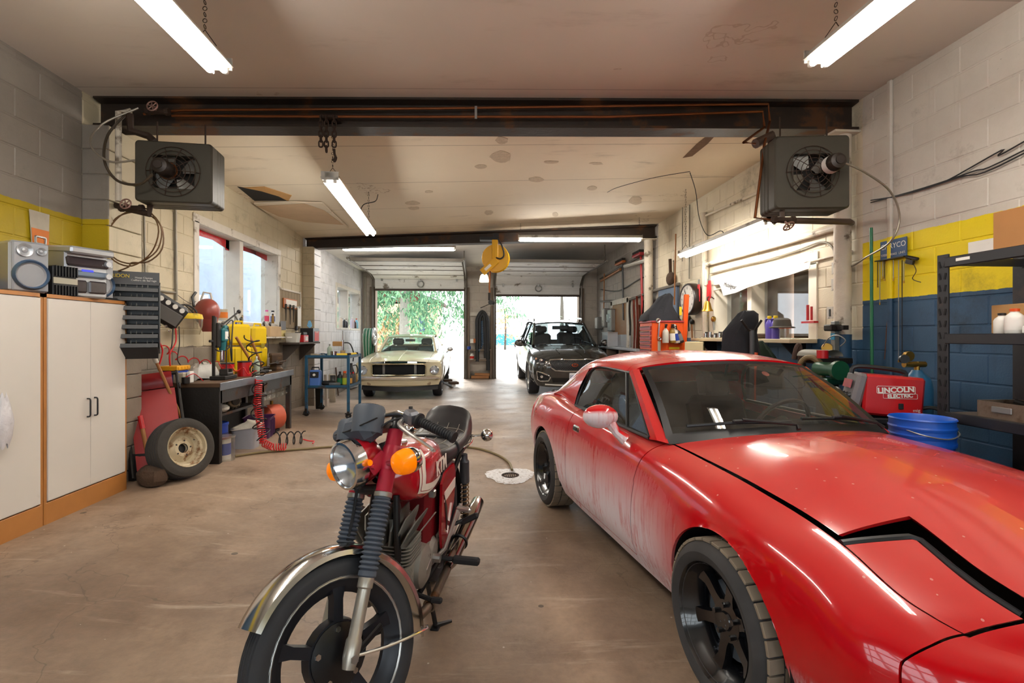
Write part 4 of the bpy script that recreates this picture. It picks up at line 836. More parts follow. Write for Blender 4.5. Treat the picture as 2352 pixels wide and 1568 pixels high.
        # rear indicators
        r_ = ob('rear_indicator', M().sph((-.14, sd * .235, .78), (.036, .036, .036), 18, 12), M_CHROME, t); ob('rear_stalk', M().cyl((-.13, sd * .10, .765), (-.14, sd * .21, .78), .008, n=8), M_CHROME, r_)
        ob('rear_indicator_lens', M().lathe([(.034, 0), (.03, .02), (0, .03)], (-.155, sd * .235, .78), (-1, 0, 0), 16), AMB, r_)
    ob('gear_lever', M().cyl((.72, .11, .27), (.74, .18, .265), .01, n=8).box((.74, .20, .265), (.025, .05, .022), None, .006), M_BLACK, t)
    ob('kick_lever', M().tube([(.50, .13, .33), (.46, .16, .36), (.34, .185, .50)], .010, 8).box((.33, .215, .505), (.03, .08, .025), (0, 0, -12), .008).cyl((.50, .10, .33), (.50, .15, .33), .02, n=10), M_ALU, t)
    ob('side_stand', M().tube([(.52, .10, .22), (.50, .14, .02)], .011, 8).tube([(.50, .14, .018), (.44, .20, .012)], [.012, .008], 8).box((.50, .14, .008), (.05, .04, .012), None, .004), FRM, t)
    ob('grab_loop', M().tube(spl([(.02, .13, .73), (-.10, .15, .74), (-.22, .12, .76), (-.25, 0, .77), (-.22, -.12, .76), (-.10, -.15, .74), (.02, -.13, .73)], 5), .008, 8), M_CHROME, t)
    # rear wheel and mudguard
    rw = wheel(t, (0, 0, .30), 1, .30, .095, .225, 5, MATS['bike_cast_wheel'], MATS['bike_tyre'], spin=.2, gap=.15, cup=.3, name='rear_wheel', hubr=.3, disc=False)
    ob('rear_sprocket', M().lathe([(.03, -.06), (.10, -.06), (.10, -.066), (.03, -.066)], (0, 0, 0), (0, 1, 0), 28), M_RUST, rw)
    P = []
    for k in range(20):
        a = R(25 + 165 * k / 19); P.append([(math.cos(a) * (.35 - d), y, .30 + math.sin(a) * (.35 - d)) for y, d in ((-.065, .03), (-.05, .004), (0, -.004), (.05, .004), (.065, .03))])
    ob('rear_mudguard', M().grid(P), FRM, t); tl = ob('tail_light', M().box((-.31, 0, .62), (.05, .10, .07), (0, -20, 0), .012), mat('tail_red', '8d0a0a', .25), t)
    ob('chain_guard', M().tube([(.45, -.09, .38), (0, -.10, .40)], .012, 6), FRM, t)
    return t
motorcycle()
# ================================================================ the two cars at the back
def addq(m, q): m.add(q.v, q.f); return m
class Front:
    """looks up the body's x for a point given by its (y, z) on the front"""
    def __init__(s, S, t0, t1, v1):
        T, V = np.meshgrid(np.linspace(t0, t1, 90), np.linspace(0, v1, 120), indexing='ij'); G = S.ev(T, V).reshape(-1, 3); s.G = G
    def x(s, y, z):
        d = (s.G[:, 1] - abs(y)) ** 2 + (s.G[:, 2] - z) ** 2; i = np.argpartition(d, 6)[:6]; w = 1 / (d[i] + 1e-6); return float((s.G[i, 0] * w).sum() / w.sum())
    def pt(s, y, z, off=.0): return (s.x(y, z) + off, y, z)
    def plate(s, poly, off=.006, th=.01, n=5):
        """a thin panel following the front; poly in (y, z), fanned from its middle"""
        cy_, cz = sum(p[0] for p in poly) / len(poly), sum(p[1] for p in poly) / len(poly); m = M(); rings = []
        for k in range(n + 1):
            f = k / n; rings.append([s.pt(cy_ + (y - cy_) * max(f, .01), cz + (z - cz) * max(f, .01), off) for y, z in poly])
        m.grid(rings, cv=True); m.grid([rings[-1], [(x - th, y, z) for x, y, z in rings[-1]]], cv=True); return m
    def band(s, poly, r, off=.006, closed=True): return M().tube([s.pt(y, z, off) for y, z in poly], r, 6, closed=closed)
def dense(poly, n=4, closed=True):
    out = []; N = len(poly)
    for i in range(N if closed else N - 1):
        a, b = poly[i], poly[(i + 1) % N]; out += [(a[0] + (b[0] - a[0]) * k / n, a[1] + (b[1] - a[1]) * k / n) for k in range(n)]
    return out + ([] if closed else [poly[-1]])
def glasshouse(t, paint, trim, gl, wb, wt, roof, rt_, rb, belt, post=None, roof_bulge=.04):
    """windshield base/top corners, roof stations [(x,y_edge,z_edge,z_mid)], rear top/base corners, belt points (front, rear)"""
    cx = lambda p, dx, dz: (p[0] + dx, 0, p[2] + dz)
    def sheet(b, tp, dxb, dxt, dz):
        P = []
        for u in np.linspace(-1, 1, 13):
            k = 1 - u * u; B = np.array([b[0] + dxb * k, b[1] * u, b[2] + dz * k]); T = np.array([tp[0] + dxt * k, tp[1] * u, tp[2] + dz * k]); P.append([tuple(B * (1 - v) + T * v) for v in np.linspace(0, 1, 6)])
        return M().grid(P)
    ob('windshield', sheet(wb, wt, .14, .08, .035), gl, t); ob('rear_window', sheet(rb, rt_, -.08, -.05, .02), gl, t)
    P = [[(x + (.08 * (1 - u * u) if i == 0 else 0), ye * u, ze + (zm - ze) * (1 - u * u) ** .8) for u in np.linspace(-1, 1, 13)] for i, (x, ye, ze, zm) in enumerate(roof)]
    P += [[(x, y, z - .035) for x, y, z in row] for row in P[::-1]]
    ob('roof', M().grid(P, cu=True), paint, t)
    for sd in (-1, 1):
        f = lambda p: (p[0], sd * p[1], p[2])
        ob('windshield_pillar', M().tube([f(wb), f(wt)], [.04, .03], 8), paint, t); ob('rear_pillar', M().tube([f(rb), f(rt_)], [.07, .05], 8), paint, t)
        e0, e1 = (roof[0][0], sd * (roof[0][1] + .02), roof[0][2] - .03), (roof[-1][0], sd * (roof[-1][1] + .02), roof[-1][2] - .03)
        ob('side_window', M().grid(quadpatch(f(belt[0]), f(belt[1]), e1, e0, 8, (0, sd * .02, .01))), gl, t)
        for b in (post or []): ob('door_post', M().tube([(b[0], sd * b[1], b[2]), (b[3], sd * b[4], b[5])], .022, 6), trim, t)
        ob('side_trim', M().tube([f(belt[0]), f(belt[1])], .014, 6).tube([e0, e1], .014, 6), trim, t)
def seats(t, x, z, mt, ys=(-.36, .36), h=.62, rows=(0,)):
    for dx in rows:
        for y in ys:
            s_ = ob('car_seat', M().box((x + dx + .22, y, z), (.5, .5, .16), None, .05).box((x + dx - .06, y, z + .32), (.16, .48, h), (0, -14, 0), .06), mt, t)
            ob('headrest', M().box((x + dx - .16, y, z + .36 + h / 2 + .06), (.10, .28, .17), None, .04), mt, s_)
# ---------------------------------------------------------------- cream coupe
def cream_coupe():
    t = thing('classic_coupe', 'cream classic coupe with a blacked-out grille parked under the open door', 'car', (-1.60, 13.0, .06), rot=(0, 2.5, -90))
    P_ = mat('cream_paint', 'd8cfae', .28, 0, .05, 5, coat=.8); CH = M_CHROME; BL = M_BLKT
    S = Surf([(-3.1, [(-2.36, 0, .42), (-2.40, 0, .50), (-2.42, 0, .62), (-2.42, 0, .74), (-2.40, 0, .88), (-2.36, 0, .95), (-2.34, 0, .96), (-2.33, 0, .965)]), (-2.35, [(-2.32, .72, .42), (-2.35, .80, .50), (-2.36, .83, .62), (-2.36, .83, .74), (-2.34, .80, .88), (-2.30, .70, .95), (-2.28, .3, .97), (-2.28, 0, .975)]),
      (-1.9, [(.80, .36), (.86, .46), (.89, .62), (.885, .78), (.85, .91), (.70, .965), (.3, .985), (0, .99)]), (-1.37, [(.80, .26), (.87, .40), (.905, .60), (.895, .79), (.86, .93), (.70, .975), (.3, 1.0), (0, 1.0)]), (-.6, [(.80, .22), (.87, .36), (.90, .57), (.885, .77), (.85, .90), (.70, .95), (.3, .97), (0, .98)]),
      (.3, [(.80, .22), (.87, .36), (.90, .57), (.885, .77), (.85, .885), (.68, .93), (.3, .96), (0, .97)]), (.75, [(.80, .22), (.87, .36), (.90, .58), (.89, .78), (.86, .885), (.64, .93), (.3, .965), (0, .975)]), (1.37, [(.82, .26), (.88, .40), (.905, .60), (.895, .78), (.855, .865), (.62, .905), (.3, .935), (0, .945)]),
      (1.9, [(.82, .40), (.88, .47), (.90, .62), (.89, .76), (.85, .83), (.62, .865), (.3, .89), (0, .905)]), (2.12, [(2.08, .80, .44), (2.10, .86, .50), (2.11, .885, .62), (2.11, .875, .72), (2.10, .845, .79), (2.12, .60, .825), (2.16, .3, .85), (2.20, 0, .862)])])
    FW, RW, zc, RA = 1.37, -1.37, .315, .37; b = M()
    ob('inner_shell', S.shell(.05, 4.4, holes=((FW, zc, .40), (RW, zc, .40))), BL, t)
    for sd in (-1, 1):
        ob('front_fender', S.patch(.72, 2.12, 0, 4.98, 50, 30, sd, ((FW, zc, RA),)), P_, t); ob('door', S.patch(-.45, .715, .2, 4.98, 20, 24, sd), P_, t); ob('rear_quarter', S.patch(-3.1, -.455, 0, 4.98, 50, 30, sd, ((RW, zc, RA),)), P_, t)
        wheel(t, (FW, sd * .755, zc), sd, .315, .20, .205, 5, CH, None, spin=.3, gap=.2); wheel(t, (RW, sd * .755, zc), sd, .315, .21, .205, 5, CH, None, spin=.8, gap=.2)
        hl = ob('headlight', M().lathe([(.085, -.02), (.098, .0), (.098, .02), (.088, .028)], (2.105, sd * .74, .655), (1, 0, 0), 22), CH, t); ob('headlight_lens', M().lathe([(.088, .018), (.05, .03), (0, .034)], (2.105, sd * .74, .655), (1, 0, 0), 18), glass('lamp_lens', (.9, .95, 1), .1, .35, 'c9d2da'), hl); ob('reflector_bowl', M().lathe([(.088, .012), (.05, -.01), (0, -.02)], (2.105, sd * .74, .655), (1, 0, 0), 18), MATS['silver_reflector'], hl)
        # panel round the headlight
        o_ = rrect(.34, .34, .05); ob('headlight_panel', M().grid([[(2.10, sd * (.715 + y), .65 + z) for y, z in o_], [(2.105, sd * (.74 + .098 * math.cos(math.atan2(z, y))), .655 + .098 * math.sin(math.atan2(z, y))) for y, z in o_]], cv=True), P_, t)
        ob('parking_lamp', M().lathe([(.045, 0), (.042, .012), (0, .014)], (2.07, sd * .62, .375), (1, 0, 0), 16), mat('smoked_lamp', '9a8a70', .3), t)
        ob('fender_ornament', M().tube([(2.12, sd * .86, .72), (1.7, sd * .905, .70)], .006, 5), CH, t)
    hd = M()
    for sd in (-1, 1): addq(hd, S.patch(.72, 2.12, 5.0, 7, 30, 12, sd))
    ob('hood', hd, P_, t); ob('hood_crease', M().tube([tuple(S.ev(x, 7) + np.array([0, 0, .003])) for x in np.linspace(.8, 2.1, 10)], .006, 5), P_, t)
    dk = M()
    for sd in (-1, 1): addq(dk, S.patch(-3.1, -1.40, 5.0, 7, 12, 8, sd))
    ob('trunk_lid', dk, P_, t)
    # grille cavity
    g = [(y, z) for y, z in rrect(1.12, .235, .05)]
    gr = ob('grille_cavity', M().grid([[(2.13, y, .665 + z) for y, z in g], [(1.95, y * .98, .665 + z) for y, z in g]], cv=True).add([(1.96, y, .665 + z) for y, z in g], [tuple(range(len(g)))]), mat('grille_black', '0a0a0b', .6), t)
    ob('radiator_core', M().box((1.97, 0, .66), (.03, .66, .21)), mat('radiator_dark', '17171a', .5, .4, .3, 40), gr)
    for sd in (-1, 1): ob('radiator_bracket', M().box((1.99, sd * .33, .66), (.03, .05, .20)), M_GREYM, gr)
    ob('grille_surround', M().tube([(2.135, y, .665 + z) for y, z in g], .011, 8, closed=True), mat('satin_gold_trim', 'b5a98a', .25, .8), t)
    ob('nose_panel', M().grid([[(2.17 - .08 * abs(y) / .6, y, .80), (2.15 - .04 * abs(y) / .6, y, .785)] for y in np.linspace(-.62, .62, 13)]).grid([[(2.12, y, .545), (2.13, y, .525), (2.11, y, .48)] for y in np.linspace(-.86, .86, 15)]), P_, t)
    ob('front_bumper', M().grid([[(2.20 - .10 * (abs(y) / .86) ** 3 - d, y, .50 + h) for d, h in ((.03, -.045), (0, -.03), (-.012, 0), (0, .03), (.03, .04))] for y in np.linspace(-.88, .88, 21)]), CH, t)
    ob('lower_valance', M().grid([[(2.12 - .12 * (abs(y) / .84) ** 4 - d, y * sc_, z) for d, sc_, z in ((0, 1, .46), (-.01, .98, .40), (.02, .95, .33), (.10, .9, .28 + .03 * (abs(y) / .84)))] for y in np.linspace(-.86, .86, 21)]), P_, t)
    ob('chin_spoiler', M().grid([[(2.04 - .10 * (abs(y) / .8) ** 2 + d, y, z) for d, z in ((0, .30 + .02 * abs(y)), (.03, .19 + .05 * abs(y)), (0, .185 + .05 * abs(y)))] for y in np.linspace(-.80, .80, 17)]), BL, t)
    gl = glass('tinted_car_glass', (.74, .88, .86), 0, .05, 'aabbb5')
    glasshouse(t, P_, CH, gl, (.72, .66, .93), (.10, .55, 1.255), [(.10, .56, 1.25, 1.285), (-.2, .58, 1.275, 1.315), (-.55, .57, 1.27, 1.31), (-.85, .55, 1.24, 1.27)], (-.85, .53, 1.24), (-1.42, .62, .975), ((.62, .70, .93), (-.95, .70, .96)))
    ob('dashboard', M().box((.55, 0, .88), (.35, 1.25, .12), None, .04), M_INT, t); seats(t, -.15, .45, mat('teal_seat', '23434a', .6), h=.5)
    ob('steering_wheel', M().torus((.26, .36, .93), (1, 0, .35), .19, .012, 24, 6), BL, t); ob('rear_view_mirror', M().box((.18, -.0, 1.18), (.02, .24, .06), None, .01), BL, t)
    for y0 in (-.55, .02): ob('wiper', M().tube([(.80 - .1 * abs(y0), y0, .965), (.72, y0 + .48, .975)], .008, 5), BL, t)
    ob('door_mirror', M().sph((.52, .99, .98), (.04, .07, .05), 12, 8).cyl((.5, .9, .90), (.52, .96, .96), .012, n=8), CH, t); ob('cabin_floor', M().box((-.3, 0, .3), (2.2, 1.5, .05)), M_INT, t)
cream_coupe()
# ---------------------------------------------------------------- dark grey SUV
def grey_suv():
    t = thing('suv', 'dark grey family SUV with a chrome-rimmed grille parked under the open door', 'car', (2.13, 13.2, .06), rot=(0, 2.3, -90))
    P_ = mat('graphite_paint', '35332f', .25, .35, .08, 5, coat=.9); BL = M_BLKT; CH = M_CHROME
    S = Surf([(-3.1, [(-2.30, 0, .36), (-2.38, 0, .50), (-2.40, 0, .72), (-2.38, 0, .92), (-2.34, 0, 1.04), (-2.32, 0, 1.08), (-2.3, 0, 1.1), (-2.3, 0, 1.1)]), (-2.3, [(-2.22, .68, .36), (-2.30, .78, .50), (-2.32, .82, .72), (-2.30, .82, .92), (-2.27, .80, 1.04), (-2.24, .75, 1.08), (-2.2, .4, 1.1), (-2.2, 0, 1.1)]), (-1.4, [(.84, .32), (.92, .46), (.945, .72), (.93, .92), (.90, 1.06), (.84, 1.10), (.5, 1.11), (0, 1.11)]),
      (0, [(.84, .30), (.90, .45), (.935, .72), (.925, .92), (.90, 1.04), (.85, 1.08), (.5, 1.1), (0, 1.1)]), (.9, [(.84, .30), (.90, .45), (.93, .70), (.92, .88), (.87, 1.02), (.73, 1.075), (.4, 1.115), (0, 1.13)]), (1.4, [(.84, .30), (.92, .45), (.945, .70), (.93, .86), (.865, .97), (.70, 1.03), (.4, 1.07), (0, 1.085)]),
      (1.9, [(1.88, .80, .28), (1.9, .875, .42), (1.9, .89, .64), (1.9, .865, .80), (1.88, .80, .895), (1.86, .63, .96), (1.88, .36, 1.0), (1.9, 0, 1.015)]), (2.15, [(2.07, .66, .26), (2.13, .74, .42), (2.15, .755, .60), (2.13, .73, .76), (2.07, .67, .855), (2.05, .53, .905), (2.06, .3, .94), (2.08, 0, .952)]),
      (2.28, [(2.16, .38, .25), (2.24, .44, .42), (2.26, .45, .58), (2.25, .44, .75), (2.18, .41, .845), (2.15, .34, .88), (2.14, .2, .905), (2.15, 0, .915)]), (2.33, [(2.19, 0, .25), (2.28, 0, .42), (2.30, 0, .58), (2.29, 0, .75), (2.22, 0, .845), (2.18, 0, .88), (2.16, 0, .90), (2.155, 0, .91)])])
    FW, RW, zc, RA = 1.39, -1.39, .355, .405
    ob('inner_shell', S.shell(.05, 4.4, holes=((FW, zc, .43), (RW, zc, .43))), BL, t)
    for sd in (-1, 1):
        ob('front_fender', S.patch(.92, 1.93, 0, 4.98, 44, 30, sd, ((FW, zc, RA),)), P_, t); ob('front_door', S.patch(-.08, .915, .3, 4.98, 20, 22, sd), P_, t); ob('rear_door', S.patch(-.95, -.088, .3, 4.98, 20, 22, sd), P_, t); ob('rear_quarter', S.patch(-3.1, -.955, 0, 4.98, 50, 30, sd, ((RW, zc, RA),)), P_, t)
        ob('sill', S.patch(-.95, .92, 0, .28, 12, 5, sd), BL, t)
        for x in (FW, RW): wheel(t, (x, sd * .80, zc), sd, .355, .235, .235, 5, M_ALU, None, spin=.4, gap=.22)
        ob('arch_trim', M().tube([(FW + (RA + .02) * math.cos(R(a)), sd * .915, zc + (RA + .02) * math.sin(R(a))) for a in range(-5, 186, 10)], .022, 6), mat('arch_plastic', '4a4a4c', .6), t)
        mr = ob('door_mirror', M().sph((.78, sd * 1.06, 1.14), (.07, .125, .085), 16, 10), P_, t); ob('mirror_arm', M().tube([(.80, sd * .90, 1.08), (.79, sd * .97, 1.10)], .03, 8), BL, mr); ob('mirror_repeater', M().tube([(.845, sd * .98, 1.115), (.835, sd * 1.15, 1.125)], .008, 6), CH, mr)
    ob('front_bumper', (lambda m: (addq(m, S.patch(1.935, 2.33, 0, 4.3, 40, 40, -1)), addq(m, S.patch(1.935, 2.33, 0, 4.3, 40, 40, 1)), m)[-1])(M()), P_, t)
    hd = M()
    for sd in (-1, 1): addq(hd, S.patch(.93, 2.33, 5.0, 7, 34, 14, sd)); addq(hd, S.patch(1.95, 2.33, 4.3, 5.0, 20, 6, sd, (), 0))
    ob('hood', hd, P_, t)
    for y in (-.33, .33): ob('hood_crease', M().tube([tuple(S.ev(x, 7 - abs(y) / .4) * np.array([1, np.sign(y), 1])) for x in np.linspace(1.0, 2.05, 10)], .012, 6), P_, t)
    F = Front(S, 1.6, 2.33, 5.5)
    # grille
    go = dense([(-.52, .845), (-.26, .862), (-.2, .852), (.2, .852), (.26, .862), (.52, .845), (.545, .80), (.49, .68), (.42, .63), (.20, .615), (-.20, .615), (-.42, .63), (-.49, .68), (-.545, .80)], 3)
    gr = ob('grille', F.plate(go, .008), mat('grille_black', '0a0a0b', .6), t); ob('grille_surround', F.band(go, .017, .014), CH, gr)
    st = M()
    for r_ in range(8):
        for k in range(-14, 15):
            y, z = (k + .5 * (r_ % 2)) * .038, .645 + r_ * .026
            if abs(y) < .40 + (z - .63) * .55 and abs(y) < .51: st.sph(F.pt(y, z, .012), (.006, .010, .006), 6, 4)
    o = ob('grille_studs', st, mat('satin_dark_chrome', '77777a', .3, .9), gr); o['kind'] = 'stuff'
    em = ob('oval_badge', M().prism([(.075 * math.cos(R(a)), .038 * math.sin(R(a))) for a in range(0, 360, 15)], .012, F.pt(0, .745, .014), (0, 1, 0), (0, 0, 1), (1, 0, 0)), CH, gr)
    text('badge_letters', 'KIA', .055, M_BLKT, gr, F.pt(0, .745, .028), (90, 0, 90), .001, bold=.003)
    for sd in (-1, 1):
        hp = dense([(.60, .86), (.70, .885), (.83, .90), (.855, .86), (.82, .80), (.72, .765), (.60, .735), (.56, .755)], 3); hp = [(sd * y, z) for y, z in hp]
        h = ob('headlight', F.plate(hp, .004), mat('lamp_dark_bezel', '3a3a3e', .25, .5), t)
        for (y, z, r_) in ((.705, .825, .042), (.60, .79, .033)): ob('projector_lens', M().lathe([(r_, -.005), (r_ * 1.05, .012), (r_ * .8, .016), (r_ * .75, .008), (0, .022)], F.pt(sd * y, z, .004), (1, sd * .25, 0), 18), CH, h)
        ob('side_marker', M().box(F.pt(sd * .80, .85, .004), (.02, .05, .06), (0, 0, sd * 50), .008), mat('peach_lens', 'd9a080', .3), h)
        fp = dense([(.80, .60), (.70, .575), (.56, .52), (.52, .48), (.56, .40), (.72, .385), (.78, .42)], 3); fp = [(sd * y, z) for y, z in fp]
        f_ = ob('fog_lamp_recess', F.plate(fp, .005), BL, t); ob('fog_lamp_trim', F.band(fp, .014, .012), CH, f_); ob('fog_lamp', M().lathe([(.035, 0), (.03, .015), (0, .018)], F.pt(sd * .70, .49, .01), (1, sd * .4, 0), 14), MATS['silver_reflector'], f_)
    ob('lower_intake', F.plate(dense([(-.50, .46), (.50, .46), (.46, .36), (-.46, .36)], 6), .008), mat('grille_black', '0a0a0b', .6), t)
    ob('skid_plate', F.band(dense([(-.62, .315), (-.3, .30), (.3, .30), (.62, .315)], 6, False), .022, .004, False), mat('satin_skid', 'b0aca4', .35, .8), t)
    lp = ob('license_plate', M().prism(rrect(.305, .152, .012), .006, F.pt(.03, .50, .03), (0, 1, 0), (0, 0, 1), (1, 0, 0)), mat('plate_white', 'e4e8ee', .4, 0, .03), t); LB = mat('plate_blue', '1f3f86', .5, 0, 0)
    q = F.pt(.03, .50, .038); text('plate_number', 'DDVN·900', .075, LB, lp, (q[0], .03, .495), (90, 0, 90), .0006, sx=.80, bold=.0015); text('plate_region', 'ONTARIO', .02, LB, lp, (q[0], .03, .555), (90, 0, 90), .0006)
    gl = glass('suv_glass', (.62, .72, .75), 0, .05, '8a96a0')
    glasshouse(t, P_, BL, gl, (.97, .75, 1.085), (.17, .63, 1.60), [(.17, .64, 1.595, 1.645), (-.3, .66, 1.635, 1.69), (-1.2, .65, 1.63, 1.685), (-2.0, .60, 1.585, 1.63)], (-2.0, .58, 1.58), (-2.28, .72, 1.10), ((.82, .84, 1.085), (-2.1, .83, 1.11)), [(-.08, .87, 1.09, -.18, .665, 1.60), (-.98, .87, 1.10, -1.12, .66, 1.60)])
    for sd in (-1, 1): ob('roof_rail', M().tube(spl([(.0, sd * .62, 1.66), (-.1, sd * .62, 1.72), (-1.5, sd * .60, 1.715), (-1.65, sd * .60, 1.65)], 4), .018, 8), CH, t)
    ob('dashboard', M().box((.85, 0, 1.03), (.5, 1.45, .12), None, .05), M_INT, t); seats(t, -.05, .72, M_INT, (-.40, .40), .60, (0, -1.0)); ob('rear_view_mirror', M().box((.34, 0, 1.50), (.03, .40, .09), None, .01), BL, t)
    ob('steering_wheel', M().torus((.50, .40, 1.08), (1, 0, .35), .19, .014, 24, 6), BL, t); ob('cabin_floor', M().box((-.4, 0, .5), (3.2, 1.6, .05)), M_INT, t)
    for y0 in (-.62, -.05): ob('wiper', M().tube([(1.10 - .1 * abs(y0), y0, 1.13), (1.05, y0 + .52, 1.14)], .009, 5), BL, t)
grey_suv()
# ================================================================ left side of the workshop
def V(*a): return Vector(a)
def on_floor(px, py):
    z = 0
    for _ in range(8): p = on_z(px, py, z); z = floor_z(p.x, p.y)
    return p
def bottle(label, loc, h, r, col, cap, neck=.4, cat='bottle', group=None, band=None, flat=1.0, rz=0, name='bottle', tilt=None):
    """body, cap and an optional printed band"""
    t = thing(name, label, cat, loc, rz, group, tilt)
    m = M().lathe([(0, 0), (r * .94, 0), (r, h * .03), (r, h * .62), (r * .85, h * .72), (r * neck, h * .84), (r * neck, h * .90)], n=16)
    if flat != 1: m.xf(Matrix.Diagonal((1, flat, 1, 1)))
    ob('bottle_body', m, col, t); ob('cap', M().lathe([(r * neck * 1.1, h * .88), (r * neck * 1.15, h * .985), (r * neck * .9, h), (0, h)], n=12), cap, t)
    if band: q = M().lathe([(r * 1.01, h * .14), (r * 1.015, h * .16), (r * 1.015, h * .54), (r * 1.01, h * .56)], n=16); ob('printed_band', q.xf(Matrix.Diagonal((1, flat, 1, 1))) if flat != 1 else q, band, t)
    return t
def can(label, loc, h, r, col, lid=None, cat='can', band=None, handle=False, name='can', group=None, taper=1.0, tilt=None):
    t = thing(name, label, cat, loc, 0, group, tilt)
    ob('can_body', M().lathe([(0, 0), (r * taper, 0), (r * (taper * .5 + .5), h * .5), (r, h * .96), (r * 1.02, h * .97), (r * 1.02, h), (r * .93, h), (r * .93, h * .95)] + ([(0, h * .95)] if lid else [(r * .9 * taper, h * .03), (0, h * .03)]), n=22), col, t)
    if lid: ob('lid', M().lathe([(r * 1.04, h * .95), (r * 1.05, h * .97), (r * 1.05, h * 1.02), (r * .98, h * 1.03), (r * .9, h * 1.015), (0, h * 1.015)], n=22), lid, t)
    if band: ob('printed_band', M().lathe([(r * (taper * .75 + .25) * 1.01 + .001, h * .22), (r * 1.01 + .001, h * .74)], n=22), band, t)
    if handle: ob('bail_handle', M().tube(spl([(r, 0, h * .9), (r * .9, -r * .7, h * .62), (0, -r * 1.12, h * .5), (-r * .9, -r * .7, h * .62), (-r, 0, h * .9)], 5), .004, 6), M_GREYM, t)
    return t
def carton(label, loc, d, rz, col, tape=None, panel=None, cat='box', name='cardboard_box', group=None, flaps=False):
    t = thing(name, label, cat, loc, rz, group)
    ob('box_body', M().box((0, 0, d[2] / 2), d, None, .004), col, t)
    ob('lid_seam', M().box((0, 0, d[2] + .0008), (d[0] * .98, .006, .0015)), tape or col, t)
    if panel: ob('printed_panel', M().box((0, -d[1] / 2 - .0008, d[2] * .5), (d[0] * .7, .0016, d[2] * .6)), panel, t)
    if flaps:
        for s in (-1, 1): ob('flap', M().box((0, s * (d[1] / 2 + .05), d[2] + .03), (d[0], .12, .004), (s * -35, 0, 0)), col, t)
    return t
def slab(poly, h, o, u=(1, 0, 0), v=(0, 0, 1), w=None): return M().prism(poly, h, o, u, v, w)
def wire(name, label, pts, r, mt, cat='cable', n=6, k=6, group=None): return solo(name, M().tube(spl(pts, k), r, n), mt, label, cat, group=group)
OAK = mat('oak_edge', 'b0763c', .45, 0, .2, 5, .08, 30); MELA = mat('white_melamine', 'd5d0c8', .35, 0, .04, 3, dirt='b7ada0', da=.02)
KR = mat('kraft_card', 'a97f4e', .85, 0, .12, 8); PAPER = mat('white_paper', 'e2e0da', .8, 0, .05, 9); REDP = mat('red_plastic', 'b3141a', .35, 0, .1, 8); BLUP = mat('blue_plastic', '1c3f9c', .4, 0, .1, 8)
YELP = mat('yellow_plastic', 'd9b800', .42, 0, .1, 5, dirt='7a6a20', da=.1); TEAL = mat('teal_plastic', '1f6a70', .4, 0, .1, 9); WOODH = mat('wood_handle', 'a06a38', .5, 0, .25, 10, .1); IRON = mat('greasy_iron', '2c2825', .5, .5, .3, 9, .2)
CLEAR = glass('clear_plastic', (.9, .9, .88), .12, .25, 'c9c5ba'); RUBK = mat('black_hose', '1d1d1f', .5, 0, .15, 9); REDH = mat('red_hose', 'd0121a', .35, 0, .06, 6); GRNP = mat('green_plastic', '1e6a45', .45, 0, .15, 8); ORNG = mat('orange_paint', 'd9500f', .4, 0, .1, 6, dirt='8a3a12', da=.1); SILV = mat('silver_plastic', 'b3b7bc', .3, .5, .08, 9)
STEELB = mat('bench_steel', '4a4744', .4, .7, .3, 6, .1, dirt='6a4a30', da=.25); BENCHT = mat('bench_top_rusty', '5e4632', .55, .4, .35, 4, .15)
# ---------------------------------------------------------------- tall cabinets
def cabinet(y0, y1, label, handles):
    x, zb, zt = -2.80, .105, 1.622; t = thing('storage_cabinet', label, 'cabinet', (x, (y0 + y1) / 2, zb), 0, 'white storage cabinets'); h = zt - zb; w = y1 - y0; d = .315
    ob('carcass', M().box((-d / 2 - .012, 0, h / 2), (d - .02, w - .004, h - .004)), MELA, t)
    ob('oak_frame', M().box((-.008, 0, h - .012), (.022, w, .024)).box((-.008, -w / 2 + .011, h / 2), (.022, .022, h)).box((-.008, w / 2 - .011, h / 2), (.022, .022, h)).box((-d / 2, 0, h - .008), (d, w, .016)), OAK, t)
    ob('kick_board', M().box((-.004, 0, .075), (.02, w - .02, .15), None, .003), OAK, t)
    for s in (-1, 1):
        dr = ob('door', M().box((.002, s * (w / 4 - .012), .16 + (h - .19) / 2), (.018, w / 2 - .028, h - .19), None, .002), MELA, t)
        if handles: ob('handle', M().tube(spl([(.012, s * .035, .66), (.032, s * .035, .665), (.034, s * .035, .70), (.034, s * .035, .75), (.032, s * .035, .785), (.012, s * .035, .79)], 3), .0055, 8), M_BLKP, dr)
    return t
cabinet(3.535, 4.325, 'white two-door cabinet with oak edging and black bar handles', True)
cabinet(2.735, 3.527, 'white cabinet with oak edging cut off by the picture edge', True)
tb_ = 1.6225
